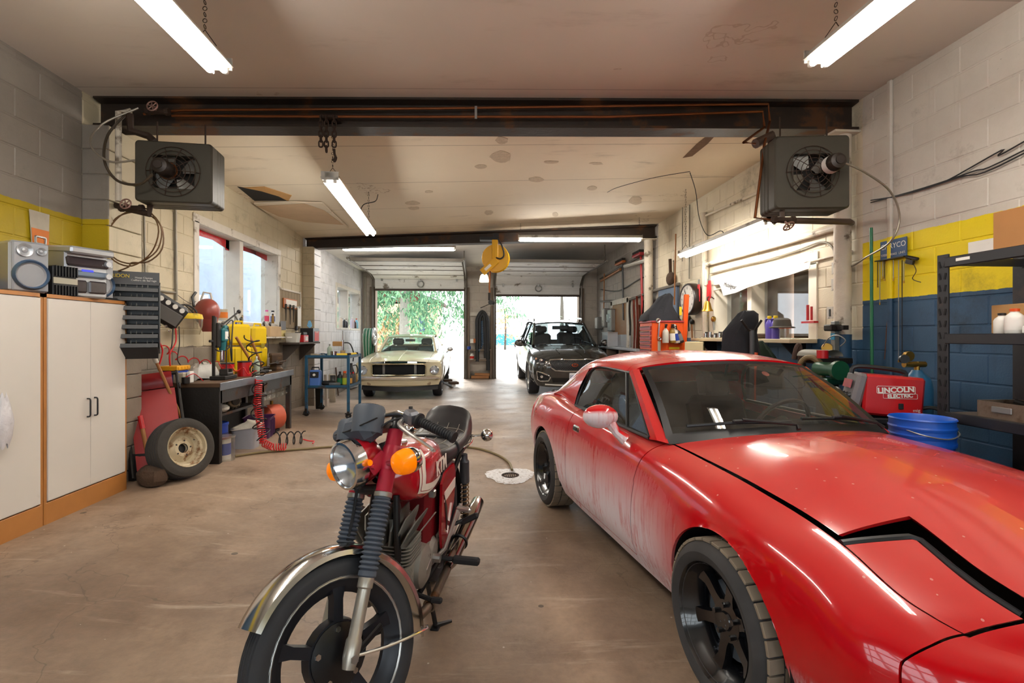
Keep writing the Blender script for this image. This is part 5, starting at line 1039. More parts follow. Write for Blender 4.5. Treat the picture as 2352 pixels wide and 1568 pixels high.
# stereo on the cabinets
def speaker(loc, rz, label):
    t = thing('stereo_speaker', label, 'speaker', loc, rz, 'stereo speakers'); w, d, h = .20, .22, .33
    ob('cabinet_shell', M().box((0, 0, h / 2), (w, d, h), None, .02), SILV, t); ob('baffle', M().box((0, -d / 2 - .006, h * .5), (w * .92, .02, h * .95), None, .008), mat('speaker_grey', '9a9da3', .35, .3), t)
    ob('woofer_ring', M().lathe([(.095, -.01), (.098, .01), (.088, .028), (.078, .012)], (0, -d / 2 - .012, .115), (0, -1, 0), 28), mat('blue_grey_ring', '56708f', .3, .5), t)
    ob('woofer_cone', M().lathe([(.08, .012), (.05, -.01), (.025, -.015), (0, -.002)], (0, -d / 2 - .012, .115), (0, -1, 0), 24), mat('cone_grey', '8c8c90', .6), t)
    for x, r_ in ((-.035, .042), (.05, .026)): ob('tweeter', M().lathe([(r_, 0), (r_, .016), (r_ * .75, .012), (r_ * .4, 0), (r_ * .3, .012), (0, .014)], (x, -d / 2 - .012, .27), (0, -1, 0), 20), SILV, t)
    return t
speaker(V(-2.95, 3.55, tb_), 62, 'silver stereo speaker with its cone facing the room at the picture edge'); speaker(V(-2.99, 4.20, tb_), 70, 'silver stereo speaker turned sideways next to the yellow pilaster')
t = thing('stereo_unit', 'silver mini stereo with disc tray and cassette doors on the cabinet', 'stereo', V(-2.90, 3.94, tb_), 68)
ob('unit_case', M().box((0, .03, .17), (.28, .30, .34), None, .012), SILV, t); ob('top_deck', M().box((0, -.02, .335), (.29, .34, .05), (4, 0, 0), .012), SILV, t)
ob('display_band', M().box((0, -.125, .25), (.27, .03, .07), (-14, 0, 0), .01), mat('smoked_display', '3a3336', .15, 0, .2, 9), t); ob('blue_screen', M().box((-.01, -.142, .185), (.08, .008, .025), (-8, 0, 0), .004), mat('blue_screen', '3b46c8', .3, emis=.4), t)
ob('control_strip', M().box((0, -.135, .165), (.27, .03, .045), None, .01), mat('slate_blue_panel', '6f7f93', .35, .3), t); ob('cassette_door', M().box((-.065, -.128, .075), (.12, .02, .09), None, .01), mat('smoked_display', '3a3336'), t); ob('cassette_door', M().box((.065, -.128, .075), (.12, .02, .09), None, .01), mat('smoked_display'), t)
for z in (.25, .16): ob('dial_knob', M().lathe([(0, .02), (.02, .02), (.022, 0)], (.12, -.145, z), (0, -1, 0), 16), SILV, t)
t = thing('amplifier', 'black finned car amplifier in front of the stereo', 'amplifier', V(-2.86, 3.74, tb_), 76)
ob('heat_sink', M().box((0, 0, .10), (.16, .10, .20), None, .006), M_BLKP, t); ob('cover_band', M().box((0, -.052, .10), (.16, .008, .04)), mat('grey_label_band', 'a8a493', .5), t)
for k in range(8):
    ob('cooling_fin', M().box((-.07 + k * .02, -.058, .165), (.006, .02, .07)), M_BLKP, t); ob('cooling_fin', M().box((-.07 + k * .02, -.058, .035), (.006, .02, .065)), M_BLKP, t)
solo('clipboard', M().box((0, 0, .006), (.30, .10, .012), None, .003).box((.06, .0, .016), (.12, .08, .008), None, .003), M_BLKP, 'flat black binder lying on the cabinet edge', 'binder', V(-2.88, 4.16, tb_), (0, 0, 82))
# gasket card on the wall
t = thing('gasket_card', 'hanging card pack with orange print and a grey gasket on the yellow wall', 'card pack', on_x(90, 533, XL + .012)); ob('card', slab([(-.085, .145), (.085, .145), (.075, -.155), (-.06, -.155)], .004, (0, 0, 0), (0, 1, 0)), mat('soiled_card', 'b0a796', .8, 0, .2, 12), t)
ob('orange_print', slab([(-.07, .02), (.078, .02), (.072, -.15), (-.058, -.15)], .002, (.005, 0, 0), (0, 1, 0)), mat('orange_print', 'c96a12', .6), t); ob('gasket', M().tube([(.009, y, z - .06) for y, z in rrect(.085, .05, .01)], .008, 5, closed=True).box((.009, 0, -.115), (.006, .035, .07)), M_GREYM, t)
# plastic bag on the cabinet door
bg = M().grid([[(V(-2.755, 3.20 + .05 * math.cos(a) * k, 1.0 - .075 * j + .02 * math.sin(3 * a + j)) + V(.03 * math.sin(a) * k, 0, 0)) for a in np.linspace(0, 2 * math.pi, 14)[:-1]] for j, k in enumerate((.3, .8, 1.2, 1.0, .5))], cv=True)
solo('shopping_bag', bg, mat('crumpled_white_film', 'd0ced2', .35, 0, .15, 20, .8, 25), 'crumpled white plastic bag hanging on the cabinet door', 'bag')
# ---------------------------------------------------------------- parts rack
p = on_y(298, 716, 4.36); t = thing('parts_rack', 'black wall rack of hose clamps with stepped bins', 'rack', p + V(.02, 0, 0), 28)
ob('back_panel', M().box((0, .05, 0), (.36, .02, .60)), M_BLKP, t); ob('header_sign', M().box((0, .03, .275), (.36, .012, .11), (-10, 0, 0)), mat('header_grey', '3a3c40', .5), t)
for s in (-1, 1): ob('side_cheek', slab([(.05, .25), (-.03, .22), (-.10, -.20), (-.04, -.34), (.05, -.34)], .006, (s * .18, 0, 0), (0, 1, 0)), M_BLKP, t)
text('sign_lettering', 'TRIDON', .042, mat('sign_yellow', 'd6b81e', .5, 0, 0), t, (-.09, .018, .29), (80, 0, 0), .0006, sx=.9); text('sign_lettering', 'Hose Clamps\nColliers de Serrage', .022, PAPER, t, (.075, .018, .27), (80, 0, 0), .0005)
for k in range(7):
    z = .19 - k * .075; b_ = ob('bin_step', M().box((0, -.01 - k * .008, z), (.35, .075, .008), (14, 0, 0)).box((0, -.045 - k * .009, z - .012), (.35, .008, .032), (-14, 0, 0)), M_BLKP, t)
    cl = M()
    for q in range(9):
        if (q * 7 + k * 3) % 4: cl.torus((-.15 + q * .036, -.012 - k * .008, z + .016), (1, .2, 0), .014, .0022, 10, 4)
    c_ = ob('hose_clamps', cl, M_GREYM, b_); c_['kind'] = 'stuff'
ob('bin_tray', slab([(-.10, -.29), (.05, -.29), (.05, -.38), (-.04, -.38)], .35, (-.175, 0, 0), (0, 1, 0), (0, 0, 1), (1, 0, 0)), M_BLKP, t); ob('yellow_tag', M().box((-.17, -.045, .15), (.006, .09, .17)), mat('sign_yellow'), t)
# ---------------------------------------------------------------- creeper, pole, shovel, wheel, rock
A_, B_ = V(-2.70, 4.62, .20), V(-2.96, 4.90, .98); ax = (B_ - A_).normalized(); rt_ = V(.62, .42, 0).cross(ax); side = V(.90, .44, 0); side = (side - ax * side.dot(ax)).normalized(); nrm = side.cross(ax)
t = thing('creeper', 'red padded mechanics creeper leaning against the workbench end', 'creeper'); P_ = lambda a, s, n: A_ + ax * a + side * s + nrm * n
L = (B_ - A_).length
if nrm.y > 0: nrm = -nrm
PAD = mat('red_vinyl_pad', '9c2626', .5, 0, .15, 4)
m = M().grid([[P_(a, s, .03 - .015 * (abs(s) / .17) ** 3) for s in np.linspace(-.17, .17, 9)] for a in np.linspace(.02, L - .15, 12)]).grid([[P_(a, s, 0) for s in np.linspace(-.17, .17, 9)] for a in np.linspace(.02, L - .15, 12)]); ob('pad', m, PAD, t)
ob('head_pillow', M().grid([[P_(L - .14 + .15 * k, s, .035 + .03 * math.sin(math.pi * k)) for s in np.linspace(-.16, .16, 7)] for k in np.linspace(0, 1, 7)]).grid([[P_(L - .14 + .15 * k, s, .02) for s in np.linspace(-.16, .16, 7)] for k in np.linspace(0, 1, 7)]), mat('red_vinyl_pillow', '86161c', .35, 0, .1, 6), t)
for s in (-.20, .20): ob('side_rail', M().tube([P_(-.03, s, 0), P_(L + .02, s, 0)], .014, 8), IRON, t)
ob('cross_rail', M().tube([P_(L, -.20, 0), P_(L, .20, 0)], .016, 8), IRON, t)
for a, s in ((.06, .21), (L - .15, .21), (L - .15, -.21)): c_ = ob('caster', M().torus(P_(a, s, .05), side, .02, .010, 14, 6), M_BLACK, t)
pb, pt_ = on_floor(428, 990) + V(-.1, .3, 0), at_depth(343, 795, 4.55)
t = thing('painting_pole', 'long wooden pole with a white roller end leaning over the creeper', 'pole'); pb = at_depth(418, 962, 4.75); ob('wooden_shaft', M().cyl(pb, pt_, .0135, n=10), WOODH, t); ob('roller_end', M().cyl(pt_ + (pb - pt_) * .22, pt_, .018, .022, n=12).sph(pt_, .024, 10, 6), mat('chalky_white', 'c9c4ba', .8), t); ob('shaft_foot', M().cyl(pb, pb + (pb - pt_) * 1.0, .0135, n=10), WOODH, t)
t = thing('shovel', 'short orange-handled shovel with a black blade behind the wheel', 'shovel'); a, b = at_depth(322, 955, 4.45), at_depth(338, 1040, 4.40); ob('shaft', M().cyl(a, b, .016, n=10), WOODH, t); ob('grip_sleeve', M().cyl(a, a + (b - a) * .35, .02, n=10), REDP, t)
ob('blade', M().grid([[b + V(.28 * (s) * w, .10 * s * w - .02 * (1 - s * s), -z) for s in np.linspace(-1, 1, 7)] for z, w in ((0, .35), (.05, .55), (.15, .6), (.24, .5), (.29, .2))]).grid([[b + V(.28 * (s) * w, .10 * s * w - .02 * (1 - s * s) + .006, -z) for s in np.linspace(-1, 1, 7)] for z, w in ((0, .35), (.05, .55), (.15, .6), (.24, .5), (.29, .2))]), M_BLKT, t)
t = thing('spare_tyre_on_rim', 'spare tyre on a rusty cream steel rim leaning beside the workbench', 'tyre'); wc = at_depth(416, 1030, 4.42); axw = V(.86, -.44, .26).normalized()
t.location = wc; t.rotation_euler = axw.to_track_quat('Z', 'Y').to_euler(); t.scale = (.92, .92, .95); TR_ = mat('worn_tyre', '3c3833', .85, 0, .2, 14, .2, 60)
ob('tyre', M().lathe([(.175, -.085), (.19, -.095), (.24, -.10), (.268, -.088), (.276, -.05), (.277, 0), (.276, .05), (.268, .088), (.24, .10), (.19, .095), (.175, .085)], n=48), TR_, t)
for k in range(5): ob('tread_groove', M().torus((0, 0, -.06 + k * .03), (0, 0, 1), .2765, .003, 48, 5), M_TYRE, t)
RIMC = mat('rusty_cream_rim', 'c0b294', .6, .2, .2, 14, .1, dirt='7a4f2a', da=.35)
ob('steel_rim', M().lathe([(.188, .09), (.185, .098), (.175, .09), (.168, .06), (.15, .05), (.135, .01), (.125, .0), (.10, .012), (.075, .03), (.045, .03), (.042, 0)], n=36), RIMC, t); ob('centre_bore', M().lathe([(0, -.01), (.044, -.01), (.044, .03)], n=20), M_BLKT, t)
for k in range(5): a = 2 * math.pi * k / 5; ob('bolt_hole', M().cyl((.07 * math.cos(a), .07 * math.sin(a), .028), (.07 * math.cos(a), .07 * math.sin(a), .032), .008, n=8), M_BLKT, t)
ob('valve_stem', M().cyl((.12, .06, .02), (.105, .055, .05), .005, n=6), M_BLACK, t)
rk = M(); c_ = on_floor(346, 1116); rn = random.Random(5); rk.sph((0, 0, 0), (.155, .10, .085), 12, 8); rk.v = [(x * (1 + rn.uniform(-.1, .12)) if abs(x) < .14 else math.copysign(.135, x), y * (1 + rn.uniform(-.1, .1)), max(-.07, z * (1.12 + rn.uniform(-.1, .1)))) for x, y, z in rk.v]
solo('floor_rock', rk, mat('rough_brown', '4a382a', .95, 0, .35, 14, 1.0, 30), 'rough brown chunk of rock on the floor beside the tyre', 'rock', c_ + V(.0, .02, .075), (0, 0, -35), sm=25)  # lumpy chunk of rock
# ---------------------------------------------------------------- workbench
BX0, BX1, BY0, BY1, BZ = -3.10, -2.44, 5.10, 7.08, .89
t = thing('workbench', 'heavy dark steel workbench under the window with drawers and shelf', 'workbench', ((BX0 + BX1) / 2, (BY0 + BY1) / 2, 0)); wx, wy = BX1 - BX0, BY1 - BY0
ob('bench_top', M().box((0, 0, BZ - .02), (wx, wy, .04), None, .004), BENCHT, t); ob('front_lip', M().box((wx / 2 - .004, 0, BZ - .035), (.012, wy, .075), None, .003), mat('worn_steel_edge', '8a8c92', .35, .9, .3, 6), t)
ob('end_panel', M().box((0, -wy / 2 + .02, .48), (wx - .03, .03, .74)), IRON, t)
for x in (-wx / 2 + .04, wx / 2 - .05):
    for y in (-wy / 2 + .05, .05, wy / 2 - .05):
        if x < 0 and abs(y) < .2: continue
        ob('leg', M().box((x, y, .46), (.06, .06, .78), None, .006), STEELB, t)
ob('front_apron', M().box((wx / 2 - .03, 0, BZ - .13), (.02, wy - .04, .14)), STEELB, t); ob('shelf', M().box((-.02, -wy / 4 + .03, .56), (wx - .1, wy / 2, .025)), STEELB, t); ob('back_panel', M().box((-wx / 2 + .012, 0, .5), (.015, wy, .72)), IRON, t); ob('drawer_front', M().box((wx / 2 - .012, wy / 4 + .12, .845), (.012, .62, .05)), STEELB, t)
dc = thing('drawer_organizer', 'small parts organizer with rows of clear drawers under the bench top', 'organizer', (BX1 - .10, 6.62, .565))
ob('organizer_case', M().box((-.05, 0, .10), (.14, .84, .215)), mat('organizer_grey', '6d6658', .6), dc)
for r_ in range(3):
    for k in range(6): d_ = ob('drawer', M().box((.028, -.35 + k * .14, .035 + r_ * .068), (.03, .125, .058), None, .004), CLEAR, dc); ob('drawer_pull', M().box((.048, -.35 + k * .14, .03 + r_ * .068), (.012, .03, .012), None, .003), CLEAR, d_)
# under the bench
fz = lambda x, y: floor_z(x, y)
def under(px, py, x=-2.62): return on_x(px, py, x)
p = on_floor(518, 1056); can('large clear plastic jar with a dirty bottom on the floor by the bench leg', p, .235, .085, CLEAR, CLEAR, 'jar', name='jar')
can('blue oil pail with a dark lid under the bench shelf', V(-2.66, 5.42, .11), .34, .13, BLUP, BLUP, 'pail', band=mat('navy_print', '16245e', .5), name='pail'); can('small blue and white oil can with a red rim beside the jar', V(-2.53, 5.33, .11), .22, .075, PAPER, REDP, 'can', band=BLUP)
t = thing('storage_tub', 'grey plastic bucket stuffed with cloth under the bench', 'tub', V(-2.52, 5.85, .105)); ob('tub_body', M().grid([[(x * k, y * k, z) for x, y in rrect(.26, .22, .04)] for z, k in ((.0, .82), (.23, 1), (.235, 1.05), (.225, 1.05))], cv=True), mat('grey_tub', 'aeb1b8', .5), t); ob('cloth', M().grid([[(x * k, y * k, z + .02 * math.sin(9 * x + 5 * y)) for x, y in rrect(.28, .24, .05)] for z, k in ((.235, 1.03), (.27, .8), (.28, .45), (.30, .05))], cv=True), mat('grimy_cloth', 'cfc8b8', .9, 0, .15, 12, .4), t)
t = thing('plastic_crate', 'purple plastic crate tilted under the bench drawers', 'crate', V(-2.62, 6.42, .105), 10); ob('crate_body', M().grid([[(x * k, y * k, z) for x, y in rrect(.30, .30, .03)] for z, k in ((.0, .86), (.26, 1), (.265, 1.06), (.25, 1.06))], cv=True), mat('purple_plastic', '46204e', .45), t)
for k in range(4): ob('crate_rib', M().box((.155, -.10 + k * .065, .13), (.012, .012, .2)), mat('purple_plastic'), t)
t = thing('air_tank', 'round orange tank on the floor under the bench', 'tank', V(-2.62, 6.80, .30)); ob('tank_body', M().lathe([(0, -.17), (.08, -.16), (.155, -.10), (.165, 0), (.155, .10), (.08, .16), (0, .17)], (0, 0, 0), (.5, .85, 0), 26), mat('faded_orange', 'c05a40', .5, 0, .15, 5), t); ob('valve', M().cyl((0, 0, .15), (0, 0, .21), .02, n=10), mat('brass', 'a8823c', .35, .9), t); ob('tank_foot', M().box((0, 0, -.175), (.16, .12, .04)), IRON, t)
t = thing('alternator', 'greasy alternator with finned housing on the bench shelf', 'alternator', V(-2.58, 5.62, .66), 0); ob('housing', M().lathe([(0, -.07), (.05, -.07), (.085, -.05), (.09, .04), (.06, .07), (.03, .075)], (0, 0, 0), (.8, -.6, 0), 22), mat('oily_alloy', '77705f', .5, .6, .3, 14), t); ob('pulley', M().lathe([(.03, .07), (.04, .08), (.03, .09), (.04, .10), (0, .10)], (0, 0, 0), (.8, -.6, 0), 18), IRON, t)
for k in range(12): a = k * math.pi / 6; q = V(.8, -.6, 0); u_ = q.orthogonal().normalized(); w_ = q.cross(u_); ob('vent_rib', M().box(q * .055 + (u_ * math.cos(a) + w_ * math.sin(a)) * .072, (.012, .012, .03)), IRON, t)
ob('mounting_ear', M().box((0, .02, -.085), (.05, .05, .03), None, .006), MATS['oily_alloy'], t)
solo('poly_bag', M().sph((0, 0, 0), (.12, .10, .05), 14, 8), mat('crinkled_poly', 'b5b2ab', .25, 0, .3, 25, 1.0, 20), 'crinkled clear poly bag of parts on the bench shelf', 'bag', V(-2.60, 5.36, .615))
# ---------------------------------------------------------------- on the bench
bz = BZ + .001
t = thing('storage_tub', 'blue and white tub with a yellow organizer on top at the bench end', 'tub', V(-2.93, 5.22, bz)); ob('tub_body', M().box((0, 0, .06), (.17, .20, .12), None, .012), BLUP, t); ob('tub_label', M().box((.087, 0, .05), (.003, .12, .07)), PAPER, t); ob('yellow_organizer', M().box((0, 0, .142), (.18, .23, .045), None, .006), mat('amber_plastic', 'dfa01c', .35), t)
for k in range(4): ob('organizer_latch', M().box((.092, -.08 + k * .052, .142), (.006, .035, .025), None, .002), mat('amber_plastic'), t)
t = thing('transformer', 'dusty white and grey ballast parts at the near bench end', 'spare part', V(-2.83, 5.16, bz)); ob('part_block', M().box((0, 0, .05), (.10, .12, .10), None, .008), mat('soiled_card'), t); ob('part_plate', M().box((.07, .02, .055), (.03, .07, .11), None, .004), PAPER, t); ob('part_coil', M().cyl((.07, -.06, 0), (.07, -.06, .06), .035, n=14), IRON, t); ob('red_lead', M().tube(spl([(.07, -.06, .06), (.12, -.02, .09), (.13, .06, .05), (.15, .10, .01)], 5), .004, 5), REDH, t)
bgm = M(); rn = random.Random(11); P = [[V(-2.88 + .13 * math.cos(a) * k * (1 + .25 * math.sin(3 * a)), 5.62 + .22 * math.sin(a) * k * (1 + .2 * math.cos(2 * a + 1)), bz + z + rn.uniform(-.012, .015)) for a in np.linspace(0, 2 * math.pi, 20)[:-1]] for z, k in ((.005, .95), (.06, 1.0), (.12, .8), (.155, .5), (.165, .1))]
solo('plastic_sheet', bgm.grid(P, cv=True), mat('milky_film', 'cfcdc6', .35, 0, .08, 14, .8, 14), 'crumpled milky plastic sheet heaped behind the drill stand', 'plastic sheet')
def coffee(loc, label, sc=1): 
    t = can(label, loc, .165 * sc, .072 * sc, REDP, mat('dark_lid', '1d1a1c', .5), 'can', name='coffee_can', group='red coffee cans'); ob('gold_label', M().lathe([(.0735 * sc, .03 * sc), (.0738 * sc, .12 * sc)], n=8, arc=(-70, 10)), mat('gold_print', 'c08c3a', .5, 0, .3, 40), t)
coffee(V(-2.72, 5.84, bz), 'squat red coffee can with a dark lid behind the drill stand vise', .92); coffee(V(-2.60, 5.98, bz), 'tall red coffee can with a gold label at the bench front', 1.0)
can('beige plastic tub behind the red coffee cans', V(-2.90, 6.02, bz), .15, .10, mat('beige_plastic', 'b5a98e', .6), None, 'tub', name='tub')
# drill press stand
t = thing('drill_press', 'drill stand with a teal hand drill and long feed lever on the bench', 'drill press', V(-2.70, 5.50, bz))
ob('base_plate', M().box((.06, .08, .02), (.16, .26, .04), None, .006), IRON, t); ob('machine_vise', M().box((.07, .12, .055), (.09, .13, .03), None, .005).box((.07, .07, .085), (.08, .03, .04)).box((.07, .17, .085), (.08, .03, .04)).cyl((.07, .17, .08), (.07, .25, .08), .009, n=8), STEELB, t)
ob('column', M().cyl((0, 0, .03), (0, 0, .66), .016, n=14), IRON, t); ob('feed_rack', M().box((0, .03, .50), (.03, .03, .30), None, .004), STEELB, t); ob('carriage', M().box((0, .055, .46), (.07, .07, .26), None, .01).box((-.0, -.05, .40), (.02, .07, .025), None, .006), IRON, t)
d_ = ob('drill_body', M().box((.02, .14, .46), (.09, .11, .15), None, .02).cyl((.02, .14, .30), (.02, .14, .40), .03, .04, n=14), TEAL, t); ob('drill_chuck', M().cyl((.02, .14, .20), (.02, .14, .31), .022, n=12), M_CHROME, d_); ob('drill_handle', M().box((.02, .21, .52), (.06, .07, .10), (20, 0, 0), .02), TEAL, d_); ob('drill_label', M().box((.066, .14, .46), (.003, .07, .08)), PAPER, d_); ob('drill_guard', M().torus((.02, .12, .38), (.7, -.7, 0), .09, .007, 20, 5), M_BLKP, d_)
lv = ob('feed_lever', M().cyl((.03, .09, .56), (.10, .34, .72), .009, n=10), IRON, t); ob('lever_knob', M().sph((.10, .34, .72), .022, 14, 9), M_BLACK, lv); ob('drill_cord', M().tube(spl([(.02, .2, .56), (.06, .28, .62), (.08, .22, .40), (.06, .26, .18), (.05, .2, .55), (.06, .14, .10), (.04, .22, .01)], 7), .006, 6), RUBK, t)
# yellow cases, hammers, spray bottle, vise
def case(loc, rz, label, h=.60, w=.30):
    t = thing('tool_case', label, 'tool case', loc, rz, 'yellow tool cases'); ob('case_shell', M().box((0, 0, h * .27), (w, .13, h * .53), None, .025).box((0, 0, h * .78), (w * .97, .12, h * .43), None, .03), YELP, t)
    for k in range(3): ob('case_rib', M().box((-w / 2 + .06 + k * w * .3, -.068, h * .3), (.02, .012, h * .4), None, .005), YELP, t)
    ob('case_latch', M().box((.02, -.07, h * .56), (.06, .016, .06), None, .006), mat('olive_latch', '8a7a10', .5), t); ob('case_handle', M().tube([(-.06, 0, h * .985), (-.05, 0, h * 1.05), (.05, 0, h * 1.05), (.06, 0, h * .985)], .012, 6), YELP, t)
case(V(-2.90, 6.50, bz), 62, 'yellow plastic tool case standing behind the wooden hammer handles'); case(V(-2.84, 6.90, bz), 70, 'yellow tool case half hidden behind the vise', .58, .26)
def hammer(a, b, label): t = thing('hammer', label, 'hammer', group='hammers on the bench'); ob('handle', M().cyl(b, a, .014, .017, n=10), WOODH, t); ob('hammer_head', M().cyl(b + V(-.05, -.03, .02), b + V(.06, .03, .02), .024, n=12), STEELB, t)
hammer(V(-2.80, 6.22, 1.33), V(-2.66, 6.46, bz + .02), 'sledge with its slanted wooden handle against the yellow case'); hammer(V(-2.82, 6.60, 1.37), V(-2.72, 6.80, bz + .02), 'hammer with its upright wooden handle between the yellow cases')
bottle('pale green pump bottle on the bench before the yellow case', V(-2.60, 6.30, bz), .21, .034, mat('pale_green_bottle', '9fae9c', .5), M_WHITE, .3)
solo('spirit_level', M().box((0, 0, .20), (.02, .045, .40), None, .003).box((.011, 0, .2), (.004, .03, .36)), YELP, 'yellow spirit level standing upright by the wall', 'level', V(-3.05, 6.30, bz + .02), (-6, 0, 0))
t = thing('bench_vise', 'large rusty bench vise bolted to the bench corner', 'vise', V(-2.62, 6.93, bz), 25); VI = mat('vise_rust', '4b3a2c', .6, .5, .3, 8, .25, dirt='7a5c3e', da=.2)
ob('vise_base', M().lathe([(0, 0), (.10, 0), (.10, .025), (.07, .045), (.06, .08)], n=22), VI, t); ob('vise_body', M().box((0, .02, .13), (.13, .20, .11), None, .03).lathe([(.085, -.06), (.09, .06)], (0, .05, .12), (1, 0, 0), 20, (0, 360)), VI, t); ob('fixed_jaw', M().box((0, -.06, .20), (.16, .05, .06), None, .008), VI, t); ob('moving_jaw', M().box((0, -.16, .15), (.15, .07, .15), None, .02), VI, t); ob('vise_screw', M().cyl((0, -.34, .12), (0, -.14, .12), .02, n=12), STEELB, t); ob('vise_handle', M().cyl((-.10, -.33, .10), (.10, -.33, .14), .008, n=8), STEELB, t)
t = thing('open_case', 'open shallow yellow tray with a black insert beside the vise', 'tray', V(-2.82, 6.98, bz), 60); ob('tray_shell', M().box((0, 0, .015), (.26, .12, .03), None, .008), YELP, t); ob('tray_lid', M().box((0, .07, .08), (.25, .012, .12), (-12, 0, 0), .004), M_BLKT, t)
t = thing('angle_tool', 'short grey hand tool lying on the bench edge', 'hand tool', V(-2.58, 6.48, bz + .02), 70); ob('tool_body', M().cyl((-.07, 0, 0), (.05, 0, 0), .018, .024, n=12), M_BLKP, t); ob('tool_tip', M().cyl((.05, 0, 0), (.11, 0, 0), .012, n=8), M_GREYM, t)
# ---------------------------------------------------------------- hung on the left wall
p = on_x(378, 712, XL + .2); t = thing('battery_tester', 'black battery tester hanging askew on the wall with red cables', 'battery tester', p, rot=(0, 18, 62)); t.rotation_euler = (R(28), 0, R(60))
t.rotation_euler = Euler((R(8), R(32), R(52))); ob('tester_case', M().box((0, 0, 0), (.34, .12, .24), None, .03), M_BLKP, t); ob('tester_face', M().box((0, -.062, -.03), (.29, .006, .12), None, .003), mat('meter_face', '5c5c5a', .4), t)
for k in range(4): ob('gauge', M().lathe([(0, .004), (.022, .004), (.024, 0)], (-.105 + k * .07, -.062, .07), (0, -1, 0), 16), PAPER, t)
for k in range(6): ob('terminal_clip', M().torus((-.12 + k * .05, -.05, -.125 - .02 * (k % 2)), (0, 1, 0), .010, .004, 10, 5), M_CHROME, t)
q = p + V(.05, -.02, -.12)
wire('jumper_cable', 'red tester cable hanging straight down the wall', [p + V(.02, -.13, -.05), p + V(.02, -.14, -.25), p + V(.04, -.10, -.38), p + V(.02, -.12, -.52)], .007, REDH); wire('jumper_cable', 'red and curved tester cable nearer the face shield', [p + V(.02, .14, -.16), p + V(.03, .13, -.30), p + V(.03, .03, -.42), p + V(.02, .06, -.56)], .007, REDH); wire('jumper_cable', 'black tester cable between the red ones', [p + V(.02, .10, -.17), p + V(.03, .07, -.30), p + V(.02, .06, -.42)], .006, RUBK); wire('jumper_cable', 'black cable looping below the tester to the bench', [p + V(.02, .2, -.15), p + V(.03, .19, -.32), p + V(.03, .16, -.48), p + V(.04, .24, -.56)], .005, RUBK)
p = on_x(428, 726, XL + .14); t = thing('face_shield', 'yellow-browed clear face shield hanging on the wall', 'face shield', p, 55)
ob('brow_guard', M().grid([[(.15 * math.cos(R(a)) * k, -.13 * math.sin(R(a)) * k - .0, z) for a in range(0, 181, 12)] for z, k in ((.03, .80), (.02, .98), (-.02, 1.05), (-.03, 1.03))]), YELP, t); ob('visor', M().grid([[(.155 * math.cos(R(a)) * k, -.135 * math.sin(R(a)) * k, z) for a in range(0, 181, 12)] for z, k in ((-.02, 1.0), (-.10, .98), (-.19, .80))]), glass('scratched_visor', (.82, .78, .70), .15, .35, 'b3a48c'), t)
ob('headband', M().tube([(.12 * math.cos(R(a)), .02 + .02 * math.sin(R(a)), .10 * math.sin(R(a)) + .02) for a in range(0, 181, 15)], .009, 6).tube([(.0, .03, .12), (.02, -.05, .06), (.03, -.10, .02)], .006, 6), M_BLKP, t)
p = on_x(476, 716, XL + .17); t = thing('welding_helmet', 'dull red welding helmet hanging in front of the window', 'helmet', p, 60)
ob('helmet_shell', M().sph((0, 0, 0), (.12, .14, .15), 20, 12, -35, 90).grid([[(.12 * math.cos(R(a)) * k, -.14 * abs(math.sin(R(a))) * k if math.sin(R(a)) > 0 else .02, z) for a in range(0, 181, 12)] for z, k in ((-.08, .85), (-.16, .72), (-.22, .45))]), mat('faded_red_helmet', '8d4038', .35, 0, .15, 6), t); ob('helmet_opening', M().sph((0, .03, -.08), (.10, .10, .06), 14, 8), M_BLKT, t); ob('helmet_band', M().tube([(-.10, .08, .06), (-.09, .12, .16), (-.05, .12, .22)], .014, 6), M_BLKP, t); ob('white_strap', M().tube([(-.02, .08, .13), (.0, .06, .22), (.05, .02, .21), (.06, .0, .12)], .012, 6), mat('chalky_white'), t)
# window sill things
sz = 1.535
can('white paint tin with an orange label on the window sill', V(XL + .0, 6.62, sz), .14, .055, mat('soiled_card'), None, 'tin', band=mat('orange_print'), name='paint_tin'); can('short brown tin on the window sill', V(XL - .04, 7.18, sz), .09, .04, mat('tan_tin', '9c8560', .5), M_GREYM, 'tin', name='paint_tin')
def spray(label, loc, cap, body, band=None, h=.2, r=.032): return bottle(label, loc, h, r, body, cap, .62, 'spray can', 'spray cans on the sill', band, name='spray_can')
PINK = mat('pink_cap', 'd8529a', .4); spray('spray can with a pink cap on the window sill', V(XL - .02, 8.02, sz), PINK, mat('soiled_white', 'cfc6b8', .5), mat('red_pink_print', 'c93a5a', .5)); spray('white spray can with a black cap and blue base on the sill', V(XL - .0, 8.20, sz), M_BLKP, PAPER, BLUP); spray('slim amber bottle with a dark cap between the sill cans', V(XL + .03, 8.12, sz), M_BLKP, mat('amber_bottle', '8a6a2a', .4), None, .15, .022)
carton('open wooden box of odds and ends below the window', V(XL + .13, 7.72, 1.331), (.20, .42, .15), 0, mat('pale_wood', 'b79a72', .7, 0, .2, 6), name='wooden_box'); ob_ = ob('box_ledge', M().box((XL + .12, 7.6, 1.32), (.24, 1.5, .02)), M_WOODW, wl)
